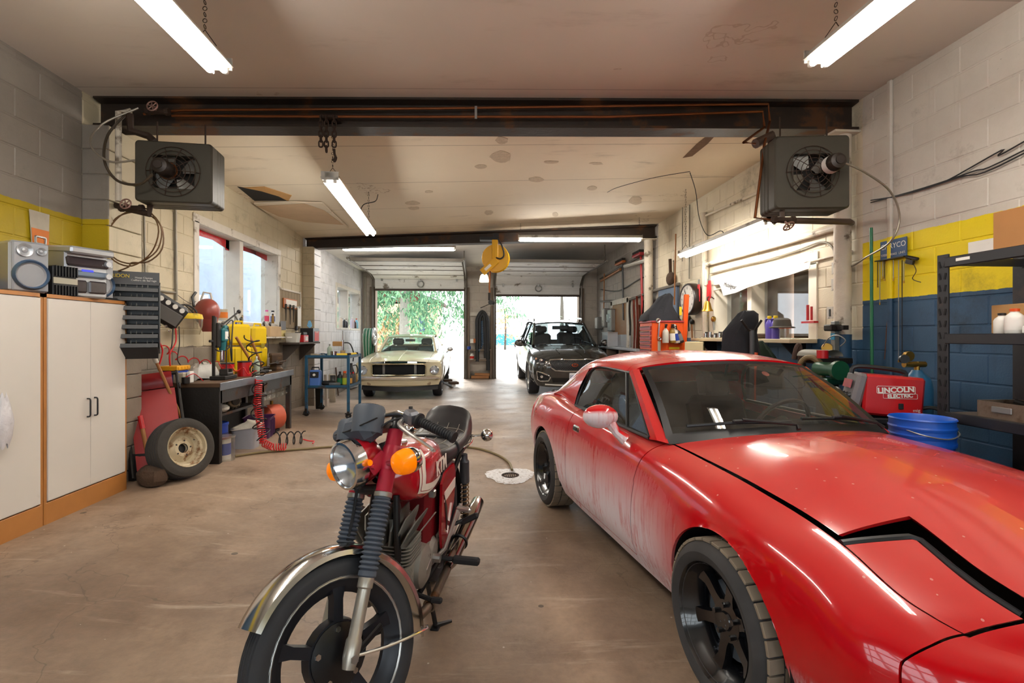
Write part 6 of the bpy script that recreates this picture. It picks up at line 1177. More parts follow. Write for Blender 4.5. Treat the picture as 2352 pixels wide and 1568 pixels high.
t = thing('corded_drill', 'dark green corded drill lying on the ledge under the window', 'drill', V(XL + .12, 7.18, 1.41), 70); ob('motor_body', M().cyl((-.10, 0, 0), (.10, 0, 0), .04, n=16), GRNP, t); ob('pistol_grip', M().box((-.08, 0, -.08), (.05, .045, .14), (0, 15, 0), .015), GRNP, t); ob('chuck', M().cyl((.10, 0, 0), (.16, 0, 0), .022, n=12), IRON, t); ob('cord', M().tube(spl([(-.09, 0, -.14), (-.02, -.06, -.30), (.10, -.06, -.40), (.26, -.04, -.25), (.22, 0, .02), (.08, 0, .05)], 7), .005, 6), RUBK, t)
t = thing('caulking_gun', 'blue and grey caulking gun hanging under the window', 'caulking gun', on_x(540, 760, XL + .10), 90); ob('barrel', M().cyl((0, 0, -.16), (0, 0, .13), .024, n=14), BLUP, t); ob('trigger', M().box((.04, 0, .17), (.10, .02, .03), (0, 40, 0), .006), M_GREYM, t); ob('nozzle', M().cyl((0, 0, -.16), (0, 0, -.26), .008, .003, n=8), M_GREYM, t); ob('plunger', M().cyl((0, 0, .13), (-.03, 0, .30), .006, n=6), M_GREYM, t)
for k, (px, py, h) in enumerate(((522, 770, .20), (512, 765, .26), (556, 745, .18), (608, 752, .16), (622, 752, .14))):
    t = thing('hand_tool', ['steel air gun hanging next to the caulking gun', 'chrome grease gun hanging behind the drill stand', 'slip-joint pliers hanging beneath the green drill', 'bunch of keys and hooks under the wooden box', 'twist of wire hanging beside the keys'][k], 'hand tool', on_x(px, py, XL + .06)); ob('tool_shank', M().cyl((0, .01, -h * .6), (0, -.02, h * .3), .012, n=8), M_GREYM if k < 2 else IRON, t); ob('tool_head', M().box((0, -.03, h * .4), (.03, .06, .05), (25, 0, 0), .012), STEELB, t)
# tool board right of the window
p = on_x(665, 725, XL + .012); t = thing('tool_board', 'weathered plank board with hooks of small tools by the pilaster', 'tool board', p)
for k in range(7): ob('board_plank', M().box((0, -.42 + k * .14, .10), (.02, .134, .62), None, .003), mat('weathered_wood', '8a7a62', .85, 0, .25, 8, .2), t)
ob('board_frame', M().box((.008, 0, .42), (.03, 1.0, .03)).box((.008, -.50, .05), (.03, .03, .8)).box((.008, .50, .05), (.03, .03, .8)), M_WOODW, t)
p2 = p + V(.03, 0, 0); t = thing('key_rack', 'orange-edged key rack with hanging tools on the plank board', 'key rack', p2 + V(0, -.05, .20)); ob('rack_back', M().box((0, 0, 0), (.02, .62, .16), None, .004), mat('rack_orange', 'b5642c', .5), t); ob('rack_paper', M().box((.012, .03, 0), (.003, .50, .12)), PAPER, t)
for k in range(6): ob('rack_hook', M().torus((.02, -.22 + k * .09, -.04), (0, 1, 0), .014, .004, 10, 5), M_GREYM, t)
for k, (dy, h) in enumerate(((-.33, .18), (-.14, .24), (.02, .20))): solo('screwdriver', M().cyl((0, 0, 0), (0, 0, -h), .012, .005, n=8).cyl((0, 0, .0), (0, 0, .09), .016, n=8), IRON, ['screwdriver hanging left of the key rack tools', 'long file hanging below the key rack', 'short file hanging beside the white card'][k], 'screwdriver', p2 + V(.03, dy, .09), group='tools on the plank board')
t = thing('price_card', 'white clipboard card hanging on the plank board', 'clipboard', p2 + V(.03, .30, .0)); ob('card', M().box((0, 0, 0), (.006, .17, .34)), PAPER, t); ob('clip', M().box((.006, 0, .16), (.012, .07, .03), None, .003), M_GREYM, t)
t = thing('note_pad', 'grey and yellow notes pinned low on the plank board', 'notes', p2 + V(.02, -.42, -.22)); ob('grey_note', M().box((0, 0, .05), (.004, .22, .14)), mat('grey_note', '77787c', .8), t); ob('yellow_note', M().box((.001, .0, -.10), (.004, .20, .14)), mat('yellow_note', 'cdbb7a', .8), t)
t = thing('trouble_lamp', 'small clamp lamp with a cord on the wall below the board', 'clamp lamp', p2 + V(.08, .02, -.30)); ob('lamp_shade', M().lathe([(.02, .05), (.03, .02), (.07, -.06)], n=16), mat('soiled_white'), t); ob('lamp_clamp', M().box((0, -.02, .09), (.04, .05, .08), None, .01), M_BLKP, t)
# bracket shelf
p = V(-2.98, 9.0, 1.22); t = thing('wall_shelf', 'dark bracket shelf beside the pilaster', 'shelf', p); ob('shelf_board', M().box((0, 0, 0), (.32, 1.10, .03), None, .004), mat('dark_shelf', '4a4038', .7), t)
for y in (-.4, .4): ob('bracket', slab([(-.15, 0), (.13, -.01), (-.15, -.30)], .02, (0, y, -.016), (1, 0, 0), (0, 0, 1)), mat('dark_shelf'), t)
zs = p.z + .016
t = thing('storage_box', 'open white plastic box on the bracket shelf', 'box', V(-2.96, 8.55, zs)); ob('box_body', M().grid([[(x * k, y * k, z) for x, y in rrect(.20, .20, .02)] for z, k in ((0, .85), (.15, 1), (.145, .95), (.01, .8))], cv=True), mat('milky_plastic', 'c5c2b8', .5), t); ob('box_rim', M().tube([(x, y, .15) for x, y in rrect(.20, .20, .02)], .006, 5, closed=True), mat('milky_plastic'), t)
t = thing('first_aid_box', 'red boxes with white print stacked on the bracket shelf', 'box', V(-2.92, 8.84, zs)); ob('lower_box', M().box((0, 0, .06), (.16, .24, .12), None, .006), REDP, t); ob('white_print', M().box((.081, .02, .06), (.002, .12, .07)), PAPER, t); ob('dark_lid', M().box((0, -.01, .145), (.14, .2, .05), None, .01), IRON, t)
t = thing('tool_carton', 'black and red printed carton on the bracket shelf', 'box', V(-2.92, 9.28, zs)); ob('carton_body', M().box((0, 0, .12), (.22, .34, .24), None, .004), M_BLKP, t); ob('red_print', M().box((.112, .03, .10), (.002, .24, .17)), mat('red_print', 'c2261c', .5), t); ob('carton_end', M().box((0, .172, .12), (.22, .002, .24)), mat('lilac_card', 'c9bfd0', .7), t); text('carton_letters', 'POWER', .05, PAPER, t, (.1145, .02, .17), (90, 0, 90), .0005)
fa = M()
for k in range(7): a = R(25 + k * 21.7); fa.prism([(0, 0), (.13 * math.cos(a - .16), .13 * math.sin(a - .16)), (.14 * math.cos(a), .14 * math.sin(a)), (.13 * math.cos(a + .16), .13 * math.sin(a + .16))], .004, (.002 * (k % 2), 0, 0), (0, 1, 0), (0, 0, 1))
solo('paper_fan', fa, mat('blue_filter', '5a9cc4', .7), 'pale blue fan-shaped filter standing on the printed carton', 'filter', V(-2.90, 9.20, zs + .24))
# ---------------------------------------------------------------- blue steel cart
CX0, CX1, CY0, CY1 = -2.60, -1.93, 8.02, 8.84; BLUS = mat('cart_blue', '1d4f6c', .45, .2, .2, 6, .1, dirt='3a2c22', da=.2)
t = thing('steel_cart', 'blue steel shop cart on casters loaded with bottles', 'cart', ((CX0 + CX1) / 2, (CY0 + CY1) / 2, 0)); w, d = CX1 - CX0, CY1 - CY0
for x in (-w / 2 + .02, w / 2 - .02):
    for y in (-d / 2 + .02, d / 2 - .02):
        gz = floor_z((CX0 + CX1) / 2 + x, (CY0 + CY1) / 2 + y); ob('leg', M().box((x, y, .60), (.04, .04, .88), None, .003), BLUS, t)
        c_ = ob('caster', M().torus((x, y, gz + .048), (0, 1, 0), .030, .018, 16, 8), M_BLACK, t); ob('caster_fork', M().box((x, y, gz + .085), (.03, .055, .07), None, .004).box((x, y, .15), (.09, .08, .014)), IRON, c_)
for z in (1.02, .56):
    ob('cart_tray', M().box((0, 0, z - .015), (w - .01, d - .01, .012)), STEELB, t)
    ob('tray_edge', M().box((0, -d / 2 + .012, z), (w, .008, .05)).box((0, d / 2 - .012, z), (w, .008, .05)).box((-w / 2 + .012, 0, z), (.008, d, .05)).box((w / 2 - .012, 0, z), (.008, d, .05)), BLUS, t)
zt_, zl_ = 1.012, .552
bottle('pale spray bottle standing on the top tray of the blue cart', V(-2.32, 8.36, zt_), .20, .04, mat('pale_green_bottle'), M_GREYM, .3); can('shiny steel tin on the top tray of the cart', V(-2.20, 8.16, zt_), .09, .05, M_CHROME, None, 'tin', name='steel_tin'); can('brown tin behind the steel tin on the cart', V(-2.10, 8.30, zt_), .10, .04, mat('tan_tin'), None, 'tin', name='steel_tin')
def grinder(loc, rz, label): t = thing('angle_grinder', label, 'grinder', loc, rz, 'yellow power tools on the cart'); ob('grinder_body', M().cyl((-.11, 0, .03), (.05, 0, .03), .028, n=12), YELP, t); ob('grinder_head', M().cyl((.08, 0, .0), (.08, 0, .06), .03, n=12), IRON, t); ob('grinder_tail', M().cyl((-.18, 0, .03), (-.11, 0, .03), .025, n=12), M_BLKP, t)
grinder(V(-2.06, 8.20, zt_), 15, 'yellow and black grinder in the middle of the cart top'); grinder(V(-1.99, 8.55, zt_), 70, 'yellow and grey impact tool at the cart corner')
solo('wood_offcut', M().box((0, 0, .025), (.20, .06, .04), (0, 6, 8), .01), mat('weathered_wood'), 'tapered wood offcut lying on the cart top', 'wood piece', V(-2.48, 8.25, zt_ - .002))
solo('oil_valve', M().cyl((0, 0, 0), (0, 0, .05), .02, n=10).torus((0, 0, .06), (0, 0, 1), .03, .006, 14, 6).cyl((-.04, 0, .025), (.04, 0, .025), .012, n=8), M_GREYM, 'small grey valve fitting on the cart top', 'valve', V(-2.38, 8.20, zt_ - .002))
bottle('black oil bottle with a green label on the lower cart tray', V(-2.13, 8.25, zl_), .23, .045, M_BLKP, M_BLKP, .35, 'bottle', 'bottles on the cart', GRNP); spray('brown spray can with an orange cap on the lower cart tray', V(-2.04, 8.18, zl_), ORNG, mat('brown_can', '6a4a30', .5), mat('yellow_green_print', 'a0b02a', .5), .24, .036)
for k, (x, y) in enumerate(((-2.0, 8.42), (-1.98, 8.55), (-1.97, 8.67))): bottle(['black bottle with a red cap on the lower tray edge', 'clear bottle with a red cap between the cart bottles', 'amber bottle with a white cap at the back of the tray'][k], V(x - .02, y, zl_), .20, .038, [M_BLKP, CLEAR, mat('amber_bottle')][k], [REDP, REDP, M_WHITE][k], .35, group='bottles on the cart', band=mat('gold_print') if k == 0 else None)
t = thing('oil_jug', 'black funnel jug with a looped handle on the lower cart tray', 'jug', V(-2.05, 8.62, zl_)); ob('jug_body', M().lathe([(0, 0), (.07, 0), (.08, .02), (.08, .14), (.03, .27), (.025, .33), (.03, .34)], n=18), M_BLKP, t); ob('jug_handle', M().tube(spl([(.03, .03, .30), (.07, .07, .30), (.09, .09, .22), (.07, .07, .14)], 5), .010, 8), M_BLKP, t)
t = thing('battery_charger', 'blue battery charger standing on the lower cart tray', 'charger', V(-2.48, 8.16, zl_)); ob('charger_case', M().box((0, 0, .13), (.16, .12, .26), (-6, 0, 0), .015), mat('charger_blue', '4a70b4', .4), t); ob('charger_panel', M().box((0, -.062, .19), (.13, .006, .09), (-6, 0, 0), .003), M_BLKP, t); ob('charger_handle', M().tube([(-.06, 0, .25), (-.05, 0, .30), (.05, 0, .30), (.06, 0, .25)], .010, 6), M_BLKP, t); ob('charger_dial', M().lathe([(0, .01), (.02, .01), (.02, 0)], (0, -.07, .19), (0, -1, 0), 12), PAPER, t)
t = thing('glove_pile', 'black and yellow work gloves heaped on the lower cart tray', 'gloves', V(-2.30, 8.28, zl_)); ob('glove_palm', M().sph((0, 0, .04), (.13, .08, .045), 12, 7), mat('glove_black', '1b1a1a', .9), t)
for k in range(4): ob('glove_finger', M().tube([(.08, -.05 + .03 * k, .05), (.15, -.06 + .035 * k, .05), (.19, -.05 + .03 * k, .03)], [.016, .015, .012], 7), mat('glove_yellow', 'b8921e', .8) if k % 2 else mat('glove_black'), t)
can('small grey oil can with a conical spout on the lower tray', V(-2.34, 8.62, zl_), .14, .045, M_GREYM, None, 'oil can', name='oil_can'); solo('pipe_elbow', M().tube(spl([(-.08, 0, .035), (0, -.0, .035), (.06, .04, .035)], 5), .032, 14, caps=False).tube(spl([(-.08, 0, .035), (0, -.0, .035), (.06, .04, .035)], 5), .026, 14, caps=False), mat('grey_pipe', '4c5054', .5), 'short dark pipe lying at the tray edge', 'pipe', V(-2.18, 8.14, zl_ + .0))
# things leaning behind the cart
for k, (px, py, h, w, c_) in enumerate(((716, 945, .62, .10, IRON), (731, 940, .58, .05, PAPER), (744, 930, .55, .12, mat('soiled_card')))): q = on_floor(px, py) + V(0, .35 + k * .1, 0); solo('leaning_panel', M().box((0, 0, h / 2), (w, .03, h), (6, 0, 0), .004), c_, ['dark metal panel leaning behind the blue cart', 'white narrow board leaning behind the blue cart', 'tan board leaning behind the blue cart'][k], 'panel', V(q.x, q.y, floor_z(q.x, q.y) + .005))
for k in range(4): q = on_floor(752 + k * 5, 912); solo('pry_bar', M().cyl((0, 0, 0), (-.02 - .02 * k, .10, .62), .016, n=8), mat('brown_bar', '4a3428', .7), ['first', 'second', 'third', 'fourth'][k] + ' brown bar from the cart leg leaning on the white wall', 'bar', q + V(-.05 + .03 * k, .2, .012), group='brown bars leaning behind the cart')
# ---------------------------------------------------------------- hoses
def hang(path, rad, turns, r, mt, name, label, cat='hose'): return solo(name, M().tube(coil(path, rad, turns), r, 6), mt, label, cat)
a = [V(-3.0, 5.05, 1.28), V(-2.96, 5.35, 1.12), V(-2.78, 5.75, 1.04), V(-2.42, 5.85, .93)]
hang(a, .028, 9, .0055, REDH, 'air_hose', 'stretched red coil hose drooping across the bench')
p1 = on_floor(603, 1036); hang([V(-2.40, 5.88, .86), V(-2.39, 5.80, .60), V(p1.x, p1.y + .02, .19), V(p1.x + .10, p1.y + .0, .145), V(p1.x + .24, p1.y + .03, .14)], .037, 40, .0055, REDH, 'air_hose', 'tight red coil hose hanging from the bench front to the floor')
hang([V(-2.60, 6.15, 1.35), V(-2.50, 6.05, 1.05), V(-2.38, 5.85, .80), V(-2.30, 5.62, .45), V(-2.24, 5.62, .26)], .075, 9, .007, RUBK, 'air_hose', 'loose black coil hose hanging in wide loops before the bench')
p1, p2 = on_floor(632, 1022), on_floor(700, 1018); hang([p1 + V(0, 0, .075), p2 + V(0, 0, .075)], .07, 4.2, .007, RUBK, 'air_hose', 'black coil hose standing in loops on the floor'); wire('hose_fitting', 'red hose tail with a black coupling on the floor', [p2 + V(-.02, 0, .05), p2 + V(.05, .0, .03), p2 + V(.10, .02, .02), p2 + V(.11, -.06, .012)], .008, REDH, 'hose')
hp = [on_floor(x, y) + V(0, 0, .014) for x, y in ((540, 1050), (610, 1040), (690, 1034), (770, 1028), (900, 1026), (1010, 1027), (1090, 1031), (1140, 1046), (1168, 1064))] + [on_floor(1176, 1086) + V(0, 0, .03)]
wire('garden_hose', 'long tan hose lying across the floor to the drain', hp, .013, mat('tan_hose', '7a6a48', .6), 'hose', 8)
# ---------------------------------------------------------------- conduit, wires and clutter on the left wall
def conduit(name, label, pts, r, mt, cat='pipe', n=8): return solo(name, M().tube(pts, r, n), mt, label, cat)
COND = mat('grey_conduit', '8a8478', .5, .3, .2, 9); q0 = on_x(403, 475, XL + .02); conduit('conduit', 'grey vertical conduit on the wall right of the heater', [q0, on_x(405, 690, XL + .02)], .014, COND); conduit('conduit', 'thin conduit beside the pilaster edge', [on_x(330, 470, XL + .02), on_x(335, 700, XL + .02)], .010, COND); conduit('conduit', 'horizontal branch conduit above the tester', [on_x(345, 665, XL + .02), on_x(403, 672, XL + .02)], .010, COND)
wire('loose_wire', 'thin loose wire sagging from the conduit to the window', [on_x(405, 675, XL + .02), on_x(425, 690, XL + .03), on_x(440, 697, XL + .02), on_x(450, 692, XL + .02)], .003, RUBK)
pc_ = at_depth(292, 540, 4.08); CBR = mat('brown_tubing', '6a4f34', .45, .3, .2, 9)
solo('tubing_coil', M().tube(spl([pc_ + V(.20 * math.cos(a) * s, 0.06 + .002 * k, .235 * math.sin(a) * s - .0) for k, (a, s) in enumerate([(R(100 - 40 * i), 1 + .12 * math.sin(i * 1.3)) for i in range(24)])] + [pc_ + V(-.02, .05, -.245), pc_ + V(-.10, .05, -.28)], 4), .006, 6), CBR, 'brown copper tubing coil hung on the pilaster valve', 'tubing')
solo('wire_coil', M().tube(spl([on_x(338, 690, XL + .06) + V(.05 * math.cos(a) + .01 * math.sin(a * .4), .0, .13 * math.sin(a)) for a in np.linspace(0, 18, 40)], 3), .003, 5), mat('tan_cable', 'a08a60', .6), 'tan cable bundle hanging next to the parts rack', 'cable')
# ================================================================ beam, heaters and the right side
HGR = mat('heater_brown', '3a362c', .5, .2, .12, 8, .05)
def heater(c, rz, w, h, d, label, motor):
    t = thing('unit_heater', label, 'heater', c, rz, 'unit heaters under the beam')
    # shell as stepped ribs towards the back
    P = []
    for y, k in ((-d / 2, .96), (-d / 2 + .012, 1), (-d * .12, 1), (-d * .10, .985), (-d * .06, 1), (d * .1, 1), (d * .12, .985), (d * .16, 1), (d * .3, 1), (d * .32, .985), (d * .36, 1), (d / 2 - .01, 1), (d / 2, .97)): P.append([(x * k, y, z * k) for x, z in rrect(w, h, .03)])
    m = M().grid(P, cv=True); n = len(P[0]); m.f.append(tuple(range((len(P) - 1) * n, len(P) * n)))
    hr = w * .335; inner = [(hr * math.cos(math.atan2(z, x)), -d / 2, hr * math.sin(math.atan2(z, x))) for x, z in rrect(w, h, .03)]; m.grid([P[0], inner, [(x, -d / 2 + .10, z) for x, y, z in inner]], cv=True); ob('heater_shell', m, HGR, t)
    ob('fan_cavity', M().lathe([(0, 0), (hr, 0)], (0, -d / 2 + .10, 0), (0, -1, 0), 30), mat('dark_void', '171310', .9), t)
    for k in range(4):
        a = k * math.pi / 2 + .5; ob('fan_blade', M().grid([[(r_ * math.cos(a + s) * hr, -d / 2 + .06 + .03 * s, r_ * math.sin(a + s) * hr) for s in (-.45, -.15, .15, .45)] for r_ in (.25, .6, .92)]), mat('fan_alloy', '6d6a64', .45, .5), t)
    g = M()
    for k in range(1, 7): g.torus((0, -d / 2 - .012 - .035 * (1 - k / 6), 0), (0, 1, 0), hr * k / 6 * 1.04, .0028, 30, 5)
    for k in range(10): a = k * math.pi / 5; g.tube([(math.cos(a) * hr * .25, -d / 2 - .045, math.sin(a) * hr * .25), (math.cos(a) * hr * .7, -d / 2 - .03, math.sin(a) * hr * .7), (math.cos(a) * hr * 1.06, -d / 2 - .004, math.sin(a) * hr * 1.06)], .0028, 5)
    ob('fan_guard', g, M_RUST, t)
    ob('fan_motor', M().lathe([(0, -.07), (.05, -.07), (.062, -.05), (.064, .05), (.055, .08), (.03, .09), (.03, .10), (0, .10)], (motor[0], -d / 2 - .09, motor[1]), (0, -1, 0), 22), mat('motor_dark', '2a211b', .5, .3, .2, 9), t)
    for s in (-1, 1): ob('hanger_rod', M().cyl((s * w * .32, 0, h / 2 - .01), (s * w * .32, 0, h / 2 + .20), .007, n=8), M_RUST, t)
    return t
hc_ = at_depth(397, 396, 4.06); t = heater(hc_ + V(0, .12, 0), 6, .56, .48, .27, 'brown unit heater with a caged fan hanging on the left', (-.03, .0)); ob('copper_band', M().torus((-.03, -.16, 0), (0, 1, 0), .065, .006, 20, 5), M_COPPER, t)
hc2 = at_depth(1868, 396, 3.92); t = heater(hc2 + V(0, .12, 0), -7, .56, .56, .27, 'brown unit heater with a large wire fan guard hanging on the right', (.10, .03)); ob('motor_label', M().lathe([(.065, -.03), (.0655, .03)], (.10, -.22, .03), (0, -1, 0), 18), PAPER, t)
def pipe(name, label, pts, r, mt=M_RUST, cat='pipe', n=10, k=0): return solo(name, M().tube(spl(pts, k) if k else pts, r, n), mt, label, cat)
YP = 4.395
pipe('copper_pipe', 'upper copper pipe running along the front of the beam', [on_y(330, 262, YP), on_y(420, 253, YP), on_y(1000, 249, YP), on_y(1765, 239, YP), on_y(1768, 280, YP), at_depth(1756, 330, 4.15), at_depth(1734, 500, 4.05), at_depth(1775, 505, 4.05)], .011, M_COPPER); pipe('copper_pipe', 'lower copper pipe running along the front of the beam', [on_y(395, 266, YP), on_y(900, 268, YP), on_y(1400, 268, YP), on_y(1752, 256, YP), on_y(1756, 292, YP), at_depth(1708, 327, 4.2), at_depth(1735, 330, 4.2)], .011, M_COPPER)
solo('pipe_strap', M().box((0, 0, 0), (.02, .008, .11)), M_GREYM, 'light metal strap clamping both copper pipes', 'strap', on_y(1093, 258, YP - .015))
def valve(p, label, ax=(0, -1, 0), rm=.04):
    t = thing('pipe_valve', label, 'valve', p); ob('valve_body', M().cyl((-.07, 0, 0), (.07, 0, 0), .022, n=12).cyl((-.09, 0, 0), (-.06, 0, 0), .03, n=6).cyl((.06, 0, 0), (.09, 0, 0), .03, n=6), M_RUST, t); a = Vector(ax); ob('valve_wheel', M().torus(a * .07, ax, rm, .006, 18, 6).cyl((0, 0, 0), a * .08, .008, n=8), mat('pinkish_wheel', '8a6a60', .5, .4), t)
    for k in range(3): u = a.orthogonal().normalized(); w_ = a.cross(u); q = u * math.cos(k * 1.047) + w_ * math.sin(k * 1.047); ob('wheel_spoke', M().cyl(a * .07 - q * rm, a * .07 + q * rm, .004, n=6), mat('pinkish_wheel'), t)
valve(on_y(362, 256, YP - .05), 'valve with a round handwheel at the beam end above the heater', (0, -1, .2)); valve(at_depth(302, 478, 4.12), 'valve with a round handwheel on the pilaster under the tubing', (0, -1, .25)); valve(at_depth(1800, 505, 3.95), 'black valve handwheel under the hanging heater beside the column', (.2, -.6, -.8))
pipe('steam_pipe', 'white painted pipe dropping down the pilaster behind the heater', [on_y(300, 255, 4.31), on_y(272, 257, 4.31), on_y(272, 462, 4.31)], .022, M_COL); pipe('steam_pipe', 'rusty pipe elbow from the beam into the heater top', [on_y(298, 262, 4.3), on_y(300, 300, 4.3), on_y(340, 312, 4.36), on_y(355, 325, 4.36)], .028, M_RUST); pipe('steam_pipe', 'rusty pipe from the heater bottom to the pilaster valve', [at_depth(345, 465, 4.14), at_depth(343, 492, 4.14), at_depth(285, 478, 4.14), at_depth(262, 470, 4.2)], .024, M_RUST)
pipe('steam_pipe', 'brown pipe from the heater bottom across to the column', [at_depth(1797, 468, 3.98), at_depth(1797, 506, 3.98), at_depth(1950, 509, 4.22), on_x(1956, 512, 3.4)], .026, mat('brown_pipe', '54443a', .5, .4, .2)); pipe('steam_pipe', 'brown elbow pipe at the back corner of the heater', [at_depth(1735, 330, 4.25), at_depth(1772, 312, 4.3), at_depth(1775, 330, 4.3)], .04, mat('brown_pipe'))
CAB = mat('steel_flex', '8a8276', .4, .5, .15, 20); pipe('flex_conduit', 'flexible steel conduit looping from the beam to the heater motor', [on_y(318, 248, 4.3), at_depth(235, 285, 4.0), at_depth(207, 330, 3.9), at_depth(250, 370, 3.9), at_depth(310, 368, 3.95)], .008, CAB, 'conduit', 8, 6); pipe('flex_conduit', 'dark flexible conduit looping down to the heater fan', [on_y(290, 262, 4.3), at_depth(248, 310, 4.05), at_depth(240, 370, 3.95), at_depth(270, 415, 3.95), at_depth(320, 423, 3.88), at_depth(350, 400, 3.84)], .010, mat('dark_flex', '4a4034', .5, .4), 'conduit', 8, 6)
pipe('flex_conduit', 'armoured cable swinging from the heater motor down to the wall box', [at_depth(1925, 368, 3.75), at_depth(1985, 395, 3.85), at_depth(2045, 440, 3.95), at_depth(2066, 500, 4.0), at_depth(2045, 555, 4.05), on_x(1990, 590, 3.38), on_x(1955, 612, 3.45), on_x(1935, 605, 3.47)], .008, CAB, 'conduit', 8, 6)
# heavy chain
t = thing('lifting_chain', 'heavy rusty chain with a hook draped over the beam', 'chain', on_y(752, 290, 4.40)); s_ = 1176 / 4.4
for cx, n_, lo in ((-12, 5, 70), (0, 6, 66), (17, 5, 55)):
    for k in range(n_ + 1): z = .05 - k * .042; q = M().tube([(x + cx / s_ * 1.0, (-.03 if k else -.0) + (0 if k % 2 else y * 0), zz + z) if k % 2 else (cx / s_, x - .03, zz + z) for x, zz in rrect(.032, .054, .015, 3) for y in (0,)], .0065, 6, closed=True); ob('chain_link', q, M_RUST, t)
ob('chain_hook', M().tube(spl([(.064, -.03, -.20), (.066, -.03, -.24), (.075, -.03, -.27), (.065, -.03, -.30), (.05, -.03, -.285)], 4), [.01] * 8 + [.014] * 5 + [.01] * 4, 8), M_RUST, t); ob('chain_saddle', M().box((.02, .08, .075), (.14, .22, .03), None, .008), M_RUST, t)
# ---------------------------------------------------------------- shelving on the right
SHB = mat('black_enamel', '15151a', .45, 0, .15, 9, dirt='3a3230', da=.15); t = thing('metal_shelving', 'black slotted steel shelving unit against the yellow and blue wall', 'shelving', (2.84, 2.92, 0))
for x in (.0, .50):
    for y in (0, -1.3):
        u_ = ob('upright', M().box((x, y, .93), (.012, .075, 1.82), None, .002).box((x + .03, y + .032, .93), (.055, .012, 1.82), None, .002), SHB, t)
        if y == 0 and x == 0:
            for k in range(24): ob('slot', M().box((-.007, -.018, 1.78 - k * .072), (.003, .012, .04), (14, 0, 0)).box((-.007, .018, 1.78 - k * .072), (.003, .012, .04), (-14, 0, 0)), mat('slot_dark', '050506', .8), u_)
for z in (1.79, 1.33, .86, .30):
    ob('shelf_beam', M().box((.0, -.65, z), (.03, 1.26, .06), None, .004), SHB, t); ob('shelf_beam', M().box((.5, -.65, z), (.03, 1.26, .06), None, .004), SHB, t)
    for y in (-.04, -1.26): ob('end_beam', M().box((.25, y, z), (.5, .02, .045)), SHB, t)
    if z < 1.7: ob('shelf_panel', M().box((.25, -.65, z + .022), (.48, 1.24, .014)), mat('dark_shelf'), t)
ob('rivet_label', M().box((-.017, -.14, 1.795), (.003, .085, .018), None, .001), PAPER, t)
zs = 1.36; t = carton('cardboard box with numbers written on it on the black shelf', V(3.12, 2.58, zs), (.36, .30, .165), 80, KR, PAPER, flaps=False); text('box_marking', '205585', .05, M_BLKT, t, (-.06, -.1517, .135), (90, 0, 0), .0004)
ob('open_flap', M().box((-.05, 0, .185), (.20, .16, .004), (0, 10, 0)), KR, t)
bottle('white bottle with a black cap on the black shelf', V(2.93, 2.655, zs), .115, .036, M_WHITE, M_BLKP, .45, group='white bottles on the shelf'); bottle('white bottle with an orange cap and label on the black shelf', V(2.90, 2.56, zs), .135, .042, M_WHITE, ORNG, .45, group='white bottles on the shelf', band=PAPER)
t = carton('small white packet with a red end on the shelf', V(2.90, 2.44, zs), (.06, .12, .04), 0, PAPER, None, REDP); solo('snack_bag', M().sph((0, 0, .05), (.05, .09, .06), 14, 8), mat('orange_foil', 'd0521a', .3, .3, .2, 14), 'shiny orange packet at the picture edge on the shelf', 'packet', V(2.95, 2.36, zs))
carton('open brown carton on the back of the shelf', V(3.22, 2.30, zs), (.26, .30, .26), 75, KR, flaps=True); t = thing('glove_box', 'black boxed kit lying on top of the numbered box', 'kit box', V(3.10, 2.42, zs + .168), 80); ob('kit_body', M().box((0, 0, .02), (.22, .16, .04), None, .006), M_BLKP, t); ob('kit_print', M().box((.02, -.081, .02), (.12, .002, .03)), REDP, t)
zs = .89; t = thing('metal_tray', 'rusty metal tool tray with handles on the lower shelf', 'tool tray', V(3.0, 2.42, zs)); RT = mat('rusty_tray', '6a5a4c', .6, .4, .3, 8, .2, dirt='4a3424', da=.3); ob('tray_body', M().grid([[(x * k, y * k, z) for x, y in rrect(.26, .66, .02)] for z, k in ((0, 1), (.09, 1), (.09, .95), (.01, .95))], cv=True).box((0, 0, .006), (.25, .64, .01)), RT, t)
for y in (.18, -.04): ob('tray_handle', M().box((-.133, y, .05), (.008, .11, .035), None, .008), M_GREYM, t)
for k in range(5): ob('tray_part', M().cyl((-.06 + .03 * k, -.2 + .1 * k, .07), (.02, -.15 + .1 * k, .09), .015, n=8), IRON, t)
solo('grey_panel', M().box((0, 0, .16), (.012, .30, .32), (0, -16, 0), .004), mat('grey_sheet', '8d9498', .5), 'pale grey sheet panel leaning on the lower shelf', 'panel', V(3.16, 2.30, .985)); solo('wood_lath', M().box((0, 0, 0), (.03, .07, 1.5), (28, 0, 0), .003), mat('brown_lath', '6a4c34', .7, 0, .2, 9), 'brown wooden lath leaning behind the shelving', 'wood lath', V(3.44, 2.55, .72))
